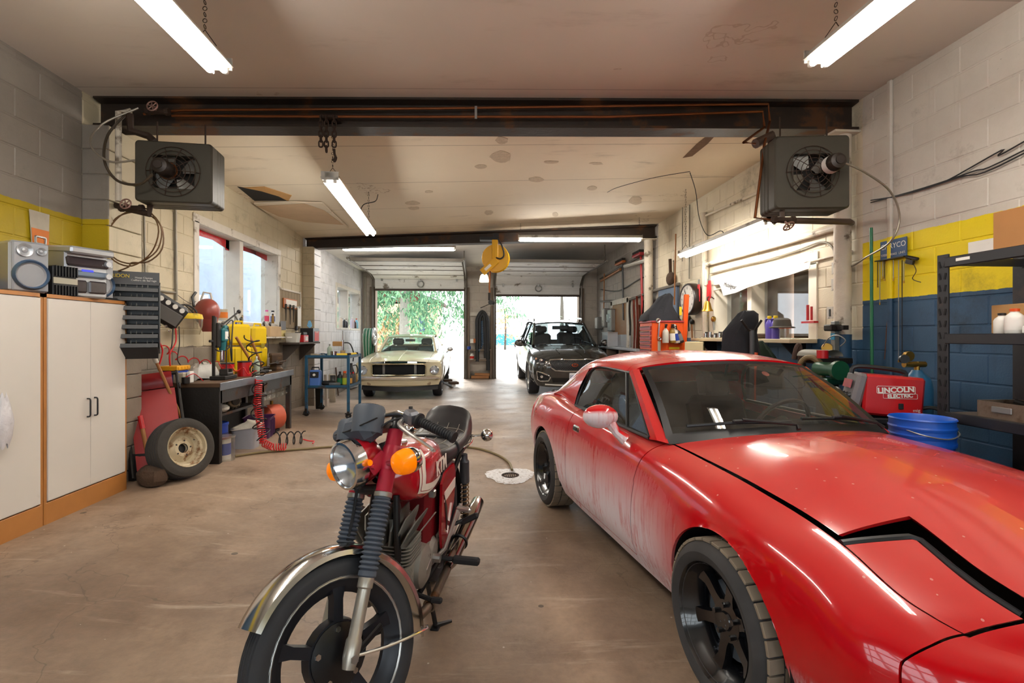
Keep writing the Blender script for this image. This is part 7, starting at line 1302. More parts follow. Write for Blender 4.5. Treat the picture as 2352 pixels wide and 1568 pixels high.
# ---------------------------------------------------------------- wall things, front right
t = thing('parts_sign', 'blue sign plate with brake line hooks on the yellow wall', 'sign', on_x(2052, 571, XR - .02)); SG = mat('sign_blue', '2a4a74', .5, 0, .15, 9); ob('sign_plate', M().box((0, 0, 0), (.006, .27, .155)), SG, t); text('sign_lettering', 'CHRYCO', .062, PAPER, t, (-.0045, .0, .025), (90, 0, -90), .0006); text('sign_lettering', 'STEEL  BRAKE  LINES', .027, PAPER, t, (-.0045, .0, -.045), (90, 0, -90), .0006); ob('sign_ledge', M().box((-.02, 0, -.085), (.05, .30, .008)), IRON, t)
for k, (px, y0, y1) in enumerate(((2016, 598, 660), (2021, 598, 700), (2028, 597, 640), (2032, 597, 645), (2052, 597, 645), (2064, 597, 832), (2072, 597, 830), (2076, 600, 650))): a, b = on_x(px, y0, XR - .03), on_x(px, y1, XR - .03); t2 = thing('brake_line', ['first', 'second', 'third', 'fourth', 'fifth', 'sixth', 'seventh', 'eighth'][k] + ' brake line from the column hanging under the blue sign', 'brake line', group='brake lines under the sign'); ob('line_tube', M().cyl(a, b, .0035, n=6), M_GREYM if k % 3 else IRON, t2); ob('line_nut', M().cyl(b, b + V(0, 0, .02), .006, n=6), mat('brass'), t2)
pipe('copper_line', 'thin copper line hanging by itself below the sign', [on_x(2042, 690, XR - .02), on_x(2036, 760, XR - .02), on_x(2032, 825, XR - .02)], .003, M_COPPER, 'brake line', 6); wire('wire_scrap', 'curled black wire hanging beside the sign hooks', [on_x(2088, 590, XR - .03), on_x(2104, 620, XR - .03), on_x(2096, 640, XR - .03), on_x(2115, 648, XR - .03)], .003, RUBK)
solo('wire_brush', M().box((0, 0, 0), (.03, .12, .025), (18, 0, 0), .008).box((0, .02, -.03), (.02, .07, .035), (18, 0, 0)), IRON, 'dark wire brush hooked at the corner of the blue sign', 'brush', on_x(2095, 592, XR - .04)); pipe('green_pole', 'tall green pipe standing next to the white column', [on_x(2001, 523, 3.42), on_x(2003, 880, 3.42), V(3.42, on_x(2003, 880, 3.42).y, .01)], .013, GRNP)
solo('plywood_panel', M().box((0, 0, 0), (.012, .50, .30), None, .002), mat('tan_hardboard', 'b5804c', .7, 0, .12, 5), 'tan hardboard panel fixed high on the yellow wall', 'panel', on_x(2352, 527, XR - .012) + V(0, -.06, 0)); solo('notice_sheet', M().box((0, 0, 0), (.004, .26, .10), None, .001).box((-.003, .04, .02), (.001, .12, .006)), PAPER, 'white printed notice taped at the hardboard edge', 'notice', on_x(2266, 566, XR - .01))
for k, pts in enumerate((((2000, 465), (2110, 435), (2230, 395), (2352, 345)), ((2000, 460), (2080, 446), (2200, 408), (2352, 352)), ((2130, 430), (2180, 412), (2300, 345), (2352, 325)))): wire('wall_cable', ['lower black cable sagging along the white block wall', 'upper black cable sagging along the white block wall', 'thin black wire branching up the white wall'][k], [on_x(x, y, XR - .025) for x, y in pts] + [V(XR - .025, 1.2, 2.9 + .08 * k), V(XR - .025, -1.5, 3.1 + .1 * k)], .005, RUBK)
# welder, cylinder, buckets
wc = at_depth(2030, 893, 3.62); t = thing('welder', 'red and black welding machine on a cart behind the red car', 'welder', V(wc.x, wc.y, .74), 155 - 90); t.rotation_euler = (0, 0, R(-20)); WR = mat('welder_red', 'b80f16', .35, 0, .08, 6, coat=.3)
ob('red_housing', M().box((.02, 0, .19), (.36, .22, .28), (0, 4, 0), .015), WR, t); ob('base_tray', M().box((0, 0, .02), (.50, .26, .04), None, .006), M_BLKP, t); fp = ob('front_panel', M().box((-.19, 0, .20), (.07, .23, .30), (0, 14, 0), .02), mat('panel_grey', '6e6a6c', .45), t); ob('front_screen', M().box((-.225, -.0, .27), (.008, .14, .06), (0, 14, 0)), mat('red_screen', 'a04a4e', .4), fp)
for y in (-.06, .0, .06): ob('control_knob', M().cyl((-.22, y, .19), (-.245, y, .185), .018, n=12), M_BLKP, fp)
ob('carry_handle', M().tube(spl([(-.20, 0, .34), (-.16, 0, .39), (.10, 0, .36), (.13, 0, .32)], 4), .016, 8), M_BLKP, t); text('housing_letters', 'LINCOLN', .05, PAPER, t, (.03, -.1125, .235), (90, -4, 0), .0006, bold=.002); text('housing_letters', 'ELECTRIC', .034, PAPER, t, (.055, -.1125, .195), (90, -4, 0), .0006, bold=.0015)
ob('logo_outline', M().tube([(.03 + x, -.113, .236 + z) for x, z in rrect(.225, .05, .008)], .0018, 4, closed=True).tube([(.055 + x, -.113, .195 + z) for x, z in rrect(.20, .034, .006)], .0014, 4, closed=True), PAPER, t); ob('side_latch', M().box((.06, -.113, .125), (.03, .008, .04), None, .003), M_BLKP, t); text('model_mark', 'mig', .03, PAPER, t, (.15, -.1125, .10), (90, -4, 0), .0005)
ob('front_guard', M().torus((-.27, 0, .12), (1, 0, .2), .11, .014, 22, 8), M_BLKP, t); ob('cart_frame', M().box((0, -.1, -.37), (.45, .03, .74)).box((0, .1, -.37), (.45, .03, .74)).box((0, 0, -.70), (.5, .3, .03)), M_BLKT, t); ob('torch_cable', M().torus((.24, -.08, .02), (.3, 1, 0), .10, .012, 20, 7).torus((.26, -.06, .0), (.3, 1, .1), .12, .012, 20, 7), RUBK, t)
gc = at_depth(2106, 900, 3.72); t = thing('gas_cylinder', 'blue gas cylinder with a brass regulator behind the welder', 'gas cylinder', V(gc.x, gc.y, .02)); ob('cylinder_body', M().lathe([(0, 0), (.09, 0), (.095, .02), (.095, .95), (.08, 1.02), (.04, 1.06), (.03, 1.08)], n=22), mat('cylinder_blue', '2a5d80', .4, 0, .2, 6), t); ob('regulator', M().cyl((0, 0, 1.06), (0, 0, 1.14), .018, n=10).cyl((-.10, 0, 1.12), (.06, 0, 1.12), .022, n=12).lathe([(0, .02), (.035, .02), (.035, -.01), (0, -.01)], (-.07, 0, 1.18), (0, -1, 0), 16), mat('brass'), t); ob('pressure_gauge', M().lathe([(0, .022), (.03, .022), (.032, .0), (0, 0)], (-.12, -.02, 1.16), (-.4, -1, 0), 16), M_BLKP, t)
bc = at_depth(2117, 1000, 3.02); BK = mat('bucket_blue', '1454b8', .4, 0, .08, 6)
for k in range(3):
    z = .37 + k * .045; t = thing('bucket', ['bottom', 'middle', 'top'][k] + ' blue bucket of the nested stack behind the car', 'bucket', V(bc.x, bc.y, z), 0, 'nested blue buckets'); ob('bucket_body', M().lathe([(0, 0), (.13, 0), (.155, .36), (.163, .362), (.163, .35), (.16, .34), (.158, .40), (.165, .402), (.16, .41), (.152, .40), (.126, .012), (0, .012)], n=30), BK, t)
    if k == 2: ob('bail_handle', M().tube(spl([(-.16, 0, .36), (-.12, -.12, .33), (0, -.17, .31), (.12, -.12, .33), (.16, 0, .36)], 5), .004, 6), M_GREYM, t)
t = thing('milk_crate', 'dark crate under the blue buckets', 'crate', V(bc.x, bc.y, 0)); ob('crate_frame', M().box((0, 0, .35), (.34, .34, .03)).box((0, 0, .02), (.34, .34, .03)), M_BLKT, t)
for sx in (-1, 1):
    for sy in (-1, 1): ob('crate_post', M().box((sx * .155, sy * .155, .21), (.03, .03, .33)), M_BLKT, t)
# ---------------------------------------------------------------- office window wall
pp = [on_x(x, y, XR - .075) for x, y in ((1652, 651), (1760, 624), (1862, 601), (1860, 616), (1812, 632), (1764, 645), (1718, 660), (1690, 672), (1662, 679), (1657, 662))]; n = len(pp); m = M().add(pp + [p + V(-.004, 0, 0) for p in pp], [tuple(range(n)), tuple(reversed(range(n, 2 * n)))] + [(i, (i + 1) % n, n + (i + 1) % n, n + i) for i in range(n)])
t = solo('paper_banner', m, mat('torn_white_paper', 'e6e4e2', .8, 0, .05, 12, .3, 20), 'torn white paper banner strip across the office window', 'banner'); text('banner_script', 'Mobilgear', .085, M_BLKT, t, tuple(on_x(1676, 656, XR - .083)), (90, 13, -90), .0005, shear=.3)
pipe('wall_pipe', 'thick white insulated pipe climbing above the office window', [on_x(1622, 655, XR - .05), on_x(1624, 607, XR - .05), on_x(1800, 558, XR - .05), on_x(1957, 511, XR - .06)], .032, M_COL); pipe('wall_pipe', 'cream vertical pipe left of the office window', [on_x(1618, 488, XR - .05), on_x(1620, 810, XR - .05)], .04, M_COL); pipe('wall_pipe', 'thin cream strip conduit over the window head', [on_x(1640, 667, XR - .02), on_x(1860, 601, XR - .02), on_x(1957, 577, XR - .02)], .012, M_COL); pipe('wall_pipe', 'slack grey cable rising over the window to the junction box', [on_x(1632, 628, XR - .03), on_x(1700, 610, XR - .03), on_x(1760, 596, XR - .03), on_x(1830, 575, XR - .03), on_x(1885, 556, XR - .03), on_x(1912, 568, XR - .03), on_x(1918, 600, XR - .03), on_x(1922, 720, XR - .03)], .011, COND, 'conduit', 8, 5)
pipe('wall_pipe', 'horizontal white pipe run high on the middle bay wall', [on_x(1622, 495, XR - .04), on_x(1760, 433, XR - .04), on_x(1770, 428, XR - .04)], .018, M_COL); pipe('wall_pipe', 'thin vertical rod left of the hanging tube light', [on_x(1568, 420, XR - .03), on_x(1567, 600, XR - .03)], .008, COND); pipe('wall_pipe', 'vertical conduit running down toward the clock', [on_x(1584, 470, XR - .03), on_x(1583, 640, XR - .03)], .012, COND)
for k, (px, py, nm) in enumerate(((1925, 615, 'upper grey junction box on the white wall by the column'), (1924, 653, 'middle grey switch box below the junction box'), (1914, 718, 'grey duplex socket box above the bench grinder'))): t = thing('electrical_box', nm, 'electrical box', on_x(px, py, XR - .035), 0, 'electrical boxes by the column'); ob('box_body', M().box((0, 0, 0), (.06, .085, .11), None, .006), M_GREYM, t); ob('cover_plate', M().box((-.032, 0, 0), (.005, .09, .115), None, .002), M_FIX, t); ob('switch_toggle' if k < 2 else 'socket_face', M().box((-.037, 0, 0), (.01, .02, .03 if k < 2 else .07), None, .003), M_FIX if k < 2 else M_BLKP, t)
cs = 1.335; t = thing('wall_counter', 'pale narrow counter board under the office window', 'counter', (XR - .16, 6.2, 1.29)); ob('counter_board', M().box((0, 0, 0), (.30, 2.4, .04), None, .004), mat('pale_counter', 'bfae90', .6, 0, .15, 5), t)
for y in (-1.0, 0, 1.0): ob('bracket', slab([(.14, 0), (-.12, 0), (.14, -.26)], .03, (0, y, -.02), (1, 0, 0)), IRON, t)
for k in range(9): solo('socket', M().lathe([(.02, 0), (.024, 0), (.024, .05 + .02 * (k % 3)), (.018, .05 + .02 * (k % 3)), (.018, .01)], n=14), M_CHROME if k % 2 else STEELB, ['steel socket nearest the jacket on the sill', 'bright socket next in the sill row', 'tall dark socket in the sill group', 'bright tall socket in the sill group', 'dark socket at the rear of the sill', 'bright socket at the rear of the sill', 'short dark socket near the window frame', 'short bright socket near the window frame', 'end socket farthest along the sill'][k], 'socket', V(XR - .12 - .05 * (k % 2), 6.72 + .07 * k, 1.311), group='sockets on the window counter')
for k in range(10): solo('wrench', M().box((0, 0, .008), (.16, .018, .012), None, .004).torus((-.09, 0, .008), (0, 0, 1), .014, .006, 12, 5).torus((.09, 0, .008), (0, 0, 1), .018, .007, 12, 5), M_CHROME, ['first', 'second', 'third', 'fourth', 'fifth', 'sixth', 'seventh', 'eighth', 'ninth', 'tenth'][k] + ' combination wrench from the column end of the counter', 'wrench', V(XR - .20, 6.0 + .12 * k, 1.311), (0, 0, 12), 'wrenches along the counter')
for k, y in enumerate((5.52, 5.64)): t = bottle(['purple jug with a yellow cap on the window counter', 'second purple jug nearer the window frame'][k], V(XR - .14, y, 1.311), .26, .06, mat('purple_jug', '4a3a9a', .4), YELP, .35, 'jug', 'purple jugs', None, .6, 90, 'jug'); ob('jug_handle', M().tube(spl([(.03, 0, .23), (.07, 0, .22), (.075, 0, .14), (.058, 0, .10)], 4), .011, 7), mat('purple_jug'), t)
solo('felt_hat', M().lathe([(0, .11), (.06, .11), (.085, .09), (.095, .02), (.13, .01), (.13, 0)], n=22), mat('grey_felt', '4c4842', .9), 'dark grey hat resting on jars by the window', 'hat', V(XR - .14, 5.40, 1.43)); can('clear jar with an orange lid on the counter under the hat', V(XR - .13, 5.36, 1.311), .12, .06, CLEAR, ORNG, 'jar', name='jar'); t = thing('tackle_tin', 'flat brown case on the window counter', 'case', V(XR - .13, 6.02, 1.311)); ob('case_body', M().box((0, 0, .03), (.20, .30, .06), None, .015), mat('brown_case', '4a3a2c', .6), t); ob('case_clasp', M().box((-.102, 0, .035), (.008, .04, .025)), M_GREYM, t)
t = carton('yellow and white filter carton beside the jacket stand', V(3.10, 7.05, 1.13), (.34, .24, .13), 62, mat('carton_cream', 'd8c9a0', .8), None, None); ob('yellow_print', M().prism([(-.05, .0), (.17, .0), (.17, .09)], .002, (0, -.1225, .005), (1, 0, 0), (0, 0, 1)), mat('sign_yellow'), t); text('carton_letters', 'FILTERS', .04, M_BLKT, t, (-.05, -.1225, .085), (90, 0, 0), .0005); solo('cart_top', M().box((0, 0, .55), (.46, .40, .04)).box((-.2, -.17, .27), (.04, .04, .54)).box((.2, -.17, .27), (.04, .04, .54)).box((-.2, .17, .27), (.04, .04, .54)).box((.2, .17, .27), (.04, .04, .54)), IRON, 'dark stand holding the filter carton', 'stand', V(3.10, 7.05, .56 - .001)); bpy.data.objects['cart_top'].name = 'machine_stand'
bpy.data.objects['machine_stand'].location.z = 0; bpy.data.objects['machine_stand'].scale = (1, 1, 1.98)
# jacket on a stand
def cloth_heap(name, label, cat, rings, mt, seed=1):
    rn = random.Random(seed); P = []
    for (c, rx, ry) in rings: P.append([(c[0] + rx * math.cos(a) * (1 + .16 * math.sin(4 * a + seed + c[2] * 9)), c[1] + ry * math.sin(a) * (1 + .16 * math.cos(5 * a + c[2] * 7)), c[2] + rn.uniform(-.01, .01)) for a in np.linspace(0, 2 * math.pi, 25)[:-1]])
    m = M().grid(P, cv=True); m.f.append(tuple(range(24))); m.f.append(tuple(range(len(m.v) - 24, len(m.v)))); return solo(name, m, mt, label, cat)
JK = mat('charcoal_jacket', '23252b', .85, 0, .2, 9, .2, 30); jc = at_depth(1712, 770, 5.3)
cloth_heap('jacket', 'charcoal work jacket draped over a pipe stand by the window', 'jacket', [((jc.x, jc.y, .75), .20, .14), ((jc.x - .02, jc.y, .95), .21, .14), ((jc.x - .05, jc.y, 1.2), .20, .12), ((jc.x - .06, jc.y, 1.38), .16, .10), ((jc.x, jc.y, 1.5), .12, .08), ((jc.x + .03, jc.y, 1.57), .10, .05), ((jc.x + .03, jc.y, 1.60), .06, .03)], JK, 2)
ps = at_depth(1727, 745, 5.1); t = thing('pipe_stand', 'grey pipe stand with a V head in front of the jacket', 'stand', V(ps.x, ps.y, 0)); ob('stand_post', M().cyl((0, 0, .03), (0, 0, 1.40), .022, n=14), mat('grey_pipe', '4c5054', .5), t); ob('v_head', M().tube([(-.11, 0, 1.50), (-.03, 0, 1.40), (.03, 0, 1.40), (.10, 0, 1.50)], .012, 8), IRON, t); ob('stand_feet', M().box((0, 0, .015), (.4, .05, .03)).box((0, 0, .015), (.05, .4, .03)), IRON, t)
solo('orange_handle', M().tube(spl([(0, 0, .4), (.0, 0, .9), (.02, 0, 1.16)], 4), .025, 8), ORNG, 'orange tool handle showing under the jacket', 'tool handle', V(jc.x - .02, jc.y - .19, .02)); solo('cord_bundle', M().tube(spl([V(.03 * math.sin(k * 2.1), .05 * math.sin(k * 1.3), (-.02 if k % 2 else -.30 - .03 * math.sin(k))) for k in range(14)], 4), .006, 5), mat('tan_cable'), 'tan cord bundle hanging from the counter edge', 'cord', V(XR - .33, 5.62, 1.30))
cloth_heap('work_coat', 'dark green coat hanging below the counter', 'coat', [((3.2, 5.35, .78), .13, .15), ((3.2, 5.35, 1.0), .12, .13), ((3.12, 5.36, 1.2), .06, .08), ((3.1, 5.36, 1.285), .02, .03)], mat('green_cloth', '1d2c1c', .9, 0, .2, 8, .3), 5)
# drill post and green machine by the column
q = on_x(1918, 800, 3.30); t = thing('machine_post', 'steel post with brackets and a grey hood beside the column', 'machine', V(q.x, q.y, 0)); ob('post', M().box((0, 0, .75), (.05, .05, 1.46), None, .004), M_GREYM, t); ob('post_bracket', M().box((-.02, 0, 1.42), (.12, .10, .06), None, .01).box((0, -.08, 1.42), (.05, .12, .04)), IRON, t); ob('grey_hood', M().grid([[(-.10 + .09 * math.cos(R(a)) - .1 * k, -.12 + .24 * k, 1.16 + .06 * math.sin(R(a))) for a in range(0, 181, 20)] for k in (0, .5, 1)]), mat('hood_grey', '8a8a80', .5), t); ob('table_arm', M().box((-.08, 0, 1.12), (.36, .20, .05), None, .006), IRON, t); ob('blue_tag', M().box((-.03, -.01, 1.34), (.006, .05, .06)), mat('tag_blue', '3a8ab0', .5), t)
q = on_x(1900, 865, 3.02); t = thing('bench_grinder', 'green electric grinder with a red cap behind the windshield', 'grinder', V(q.x, q.y, .98)); ob('motor_housing', M().cyl((0, -.15, .08), (0, .12, .08), .06, n=22), mat('machine_green', '0f4a30', .4), t); ob('wheel_guard', M().cyl((-.02, -.19, .08), (-.02, -.15, .08), .08, n=22), mat('machine_green'), t); ob('motor_foot', M().box((0, 0, -.02), (.16, .22, .05), None, .008), mat('machine_green'), t); ob('red_cap', M().cyl((.0, .06, .17), (0, .06, .24), .045, n=14), REDP, t); ob('pedestal', M().box((0, 0, -.51), (.12, .12, .92)), IRON, t)
q = on_x(1862, 850, 3.0); solo('hose_loops', M().torus((0, 0, 0), (1, .3, 0), .12, .022, 26, 9).torus((.03, .04, -.02), (1, .2, .1), .13, .022, 26, 9), mat('tan_hose'), 'brown hose loops hanging by the green grinder', 'hose', q); pipe('crook_pipe', 'brown bent pipe handle sticking up behind the car roof', [at_depth(1823, 825, 5.0), at_depth(1830, 797, 5.0), at_depth(1837, 795, 5.0), at_depth(1838, 840, 5.0), V(at_depth(1838, 840, 5.0).x, at_depth(1838, 840, 5.0).y, .02)], .022, mat('brown_bar'), 'pipe', 8, 4)
solo('round_gauge', M().lathe([(0, .03), (.045, .03), (.05, .02), (.05, -.02), (0, -.02)], (0, 0, 0), (-.6, -.8, 0), 20), mat('brass'), 'round brass gauge next to the steel post', 'gauge', on_x(1900, 800, 3.26)); wire('bow_saw', 'arched steel rod over the grey hood', [on_x(1890, 795, 3.2), on_x(1905, 775, 3.2), on_x(1925, 770, 3.2), on_x(1942, 782, 3.2), on_x(1930, 795, 3.2)], .005, M_GREYM, 'rod'); solo('file_holder', M().cyl((0, 0, 0), (0, 0, .14), .012, n=8).cyl((0, .06, 0), (0, .06, .16), .014, n=8).box((0, .03, -.02), (.05, .2, .02)), REDP, 'red and blue handled screwdrivers in a wall holder', 'tool holder', on_x(1864, 735, XR - .06))
# ---------------------------------------------------------------- tool chest
tc = V(2.86, 7.55, 0); t = thing('tool_chest', 'red drawer tool chest with an orange side panel', 'tool chest', tc); ob('chest_body', M().box((0, .18, .77), (.48, .56, 1.54), None, .008), ORNG, t)
for k, (z, h) in enumerate(((1.46, .07), (1.385, .065), (1.31, .065), (1.245, .055), (1.185, .055), (1.06, .17), (.8, .3))): d_ = ob('drawer', M().box((-.245, .18, z), (.02, .50, h - .01), None, .004), mat('chest_red', 'a03034', .4, 0, .2, 8), t); ob('drawer_pull', M().box((-.26, .18, z + h / 2 - .012), (.016, .46, .010)), M_CHROME, d_)
ob('top_tray', M().box((0, .18, 1.555), (.50, .58, .03), None, .006), mat('chest_red'), t); ob('side_sticker', M().box((.10, -.102, 1.16), (.16, .003, .035)), mat('sign_yellow'), t); ob('side_sticker', M().box((-.13, -.102, 1.18), (.045, .003, .17)), mat('grey_label_band'), t)
for k, (dx, c, b_, tl) in enumerate(((-.055, mat('milky_plastic'), None, 0), (.055, mat('amber_bottle'), PAPER, 3), (.125, mat('soiled_white'), BLUP, 12), (.185, mat('dark_bottle', '3a2420', .4), mat('grey_note'), 22))):
    z0 = 1.27; b2 = bottle(['milky spray bottle hooked on the orange panel', 'spray bottle with black and white label on the orange panel', 'blue and white spray bottle hooked aslant', 'dark spray bottle tilted at the panel edge'][k], tc + V(dx, -.16, z0 - .03), .25, .046, c, M_BLKP, .3, 'spray bottle', 'spray bottles on the tool chest', b_, name='spray_bottle', tilt=(0, -tl, 0)); ob('spray_trigger', M().box((0, -.02, .265), (.022, .07, .03), None, .006).box((0, -.035, .24), (.012, .012, .04)), PAPER if k == 2 else M_BLKP, b2)
t = thing('combination_wrench', 'large chrome combination wrench hanging on the orange panel', 'wrench', tc + V(-.14, -.115, 1.43)); ob('wrench_shank', M().box((0, 0, 0), (.022, .012, .24), (0, 4, 0), .004), M_CHROME, t); ob('ring_end', M().torus((.01, 0, -.13), (0, 1, 0), .02, .009, 16, 6), M_CHROME, t); ob('jaw_end', M().torus((-.01, 0, .14), (0, 1, 0), .026, .011, 16, 6), M_CHROME, t)
cloth_heap('dark_jacket', 'black jacket heaped over the tool chest', 'jacket', [((2.84, 7.72, 1.572), .30, .20), ((2.84, 7.75, 1.66), .27, .18), ((2.90, 7.8, 1.80), .18, .14), ((2.98, 7.84, 1.95), .12, .10), ((3.02, 7.85, 2.0), .04, .04)], mat('black_cloth', '1b1d24', .9, 0, .2, 9, .2, 30), 8)
t = thing('engine_stand', 'orange upright lift arm standing against the black jacket', 'lift arm', V(3.16, 7.60, 0)); ob('lift_arm', M().box((0, 0, 1.0), (.07, .05, 1.95), (0, 3, 0), .006), ORNG, t); ob('arm_plate', M().box((-.05, -.02, 1.72), (.04, .01, .13), None, .003), mat('sign_yellow'), t); ob('arm_base', M().box((0, .0, .03), (.3, .5, .05)), ORNG, t)
# clock, bell, hand tools
cp = on_x(1583, 687, 3.36); t = thing('wall_clock', 'round double-faced clock on the wall above the tool chest', 'clock', cp); cd = V(-1, -.08, 0).normalized(); ob('clock_case', M().lathe([(0, -.11), (.24, -.11), (.25, -.09), (.25, .03), (.24, .045), (.225, .045), (.222, .03)], (0, 0, 0), cd, 36), mat('clock_brown', '2a1d18', .35), t); ob('clock_face', M().lathe([(0, .032), (.222, .032)], (0, 0, 0), cd, 30), PAPER, t); u_ = V(cd.y, -cd.x, 0) * -1
for k in range(12): a = R(90 - 30 * (k + 1)); text('clock_numeral', str(k + 1), .055, M_BLKT, t, tuple(cd * .035 + u_ * .175 * math.cos(a) + V(0, 0, .175 * math.sin(a))), (90, 0, math.degrees(math.atan2(u_.y, u_.x))), .0004)
for a, L_ in ((R(120), .16), (R(25), .10)): ob('clock_hand', M().tube([cd * .037, cd * .037 + u_ * L_ * math.cos(a) + V(0, 0, L_ * math.sin(a))], .004, 5), M_BLKT, t)
t = thing('brass_bell', 'small brass bell hanging on the wall by the window', 'bell', on_x(1625, 705, XR - .11)); ob('bell_body', M().lathe([(0, .09), (.03, .085), (.045, .05), (.06, -.02), (.085, -.06), (.08, -.06), (.05, 0)], n=22), mat('brass_bright', 'c49a3c', .3, .9), t); ob('bell_bracket', M().tube(spl([(0, 0, .09), (0, 0, .14), (.05, 0, .15), (.10, 0, .12)], 4), .008, 6), M_RUST, t)
for k, (px, py) in enumerate(((1605, 668), (1627, 668), (1630, 660))): t = thing('pliers', ['red handled bolt cutter hanging beside the clock', 'red handled pliers hanging above the bell', 'second red pliers hooked behind the first'][k], 'pliers', on_x(px, py, XR - .08), group='red handled pliers'); ob('plier_handle', M().tube([(0, -.02, .10), (0, -.03, -.08), (0, -.02, -.16)], .012, 7), REDP, t); ob('plier_handle', M().tube([(0, .02, .10), (0, .03, -.08), (0, .02, -.16)], .012, 7), REDP, t); ob('plier_jaw', M().box((0, 0, .14), (.015, .04, .08), None, .006), M_GREYM, t)
for k, (px, py, h) in enumerate(((1582, 745, .22), (1590, 760, .30), (1574, 775, .2), (1622, 740, .2), (1640, 745, .16))): t = thing('hanging_tool', ['black mallet hanging under the clock', 'brown handled hatchet hanging under the clock', 'blue handled tool by the chest edge', 'tape measure and chisel under the bell', 'padlock and keys at the window edge'][k], 'hand tool', on_x(px, py, XR - .03)); ob('tool_handle', M().cyl((0, 0, -h / 2), (0, .02, h / 2), .014, n=8), [M_BLKP, WOODH, BLUP, WOODH, M_GREYM][k], t); ob('tool_head', M().sph((0, .02, h / 2), (.03, .06, .045), 10, 7), [M_BLKP, IRON, IRON, YELP, mat('brass')][k], t)
# ================================================================ back wall, overhead doors, pier
DW = mat('door_white', 'e2e1de', .5, 0, .08, 5, dirt='7d7468', da=.12); TRK = mat('track_steel', '6d665e', .5, .6, .25, 9); JAMB = mat('jamb_wood', '7a6a5a', .8, 0, .25, 7, .2)
def section(y0, z0, y1, z1, x0, x1):
    """one ribbed door section between two edges"""
    d = V(0, y1 - y0, z1 - z0); L = d.length; d.normalize(); nrm = V(0, d.z, -d.y); prof = []
    for k in range(6): a = k / 6; prof += [(a * L + .002, 0), (a * L + .006, -.005), (a * L + L / 6 - .012, -.005), (a * L + L / 6 - .008, 0)]
    prof += [(L, 0), (L, .045), (0, .045)]
    return M().grid([[V(x, y0, z0) + d * a + nrm * b for a, b in prof] for x in (x0, x1)], cv=True)
def overhead(name, x0, x1, zb, label, ring):
    pth = [(14.46, zb), (14.46, zb + .24), (14.32, zb + .40), (14.0, 3.0), (13.4, 3.02), (12.75, 3.03), (11.85, 3.04)]; q = [pth[0], (14.44, zb + .27), (14.02, zb + .50 if zb + .5 < 3.02 else 3.0), (13.2, 3.03), (12.5, 3.04), (11.8, 3.05)]
    o = struct(name, M().box(((x0 + x1) / 2, q[0][0], zb - .02), (x1 - x0, .06, .06), None, .01), mat('door_bottom_seal', '4a3f38', .8, 0, .3, 8), label=label)
    for a, b in zip(q, q[1:]): ob('door_section', section(a[0], a[1], b[0], b[1], x0, x1), DW, o); ob('section_strut', M().box(((x0 + x1) / 2, b[0] + .05, b[1] + .0), (x1 - x0, .07, .035), (0, 0, 0)), TRK, o)
    for x in (x0 - .06, x1 + .06): ob('door_track', M().tube(spl([(x, 14.44, floor_z(0, 14.4)), (x, 14.44, zb + .1), (x, 14.40, zb + .28), (x, 14.1, 3.0), (x, 13.6, 3.05), (x, 12.6, 3.06), (x, 11.6, 3.07)], 4), .03, 6), TRK, o); ob('track_hanger', M().tube([(x, 11.8, 3.07), (x, 11.8, ceil_z(x, 11.8))], .012, 5), TRK, o)
    ob('door_ring', M().torus((ring[0], 14.40, ring[1]), (0, 1, 0), .085, .018, 24, 6), M_GREYM, o); ob('front_rail', M().box(((x0 + x1) / 2, 11.78, 3.07), (x1 - x0 + .1, .05, .07)), TRK, o)
    for x in (x0 + .2, (x0 + x1) / 2, x1 - .2): ob('hinge', M().box((x, 14.38, zb + .26), (.05, .03, .09)), M_GREYM, o)
    return o
overhead('door_1', DOOR1[0] + .02, DOOR1[1] - .02, 2.64, 'white sectional overhead door raised above the cream coupe', (-1.52, 2.78)); overhead('door_2', DOOR2[0] + .02, DOOR2[1] - .02, 2.50, 'white sectional overhead door raised above the grey SUV', (1.78, 2.68))
for k, x in enumerate((DOOR1[0], DOOR1[1], DOOR2[0], DOOR2[1])): struct('trim_%d' % (k + 1), M().box((x + (.06 if k % 2 else -.06), 14.50, 1.40), (.14, .06, 2.6), None, .008).box((x, 14.62, 1.40), (.05, .30, 2.6)), JAMB)
py = 14.38; gx = lambda px, p_: on_y(px, p_, py)
struct('trim_5', M().box((.13, 14.46, 1.95), (.56, .04, .10)), M_WOODW)
t = thing('exhaust_hose', 'folded black exhaust hose hanging on the pier between the doors', 'hose', (0, 0, 0))
for k, (xa, xb, zl, zr) in enumerate(((1096, 1120, 830, 850), (1102, 1114, 800, 822))): a, b = gx(xa, 760), gx(xb, 760); top = gx((xa + xb) / 2, 716 + k * 6); ob('hose_loop', M().tube(spl([gx(xa, zl), a, gx(xa + 1, 732), top, gx(xb - 1, 732), b, gx(xb + 1, zr)], 5), .055 - k * .01, 10), RUBK, t)
solo('coil_cord', M().tube(coil([gx(1106, 735), gx(1108, 790), gx(1100, 806), gx(1094, 790)], .03, 22, 8), .007, 5), mat('cord_blue', '3f78a8', .5), 'blue coiled air cord hanging among the black hose', 'cord')
t = thing('pier_shelf', 'small wooden shelves at the foot of the pier', 'shelf', (.13, 14.42, 0))
for z in (.94, .66): ob('shelf_board', M().box((0, 0, z), (.62, .14, .03)), JAMB, t)
for x in (-.30, .30): ob('shelf_side', M().box((x, .02, .55), (.03, .12, .84)), JAMB, t)
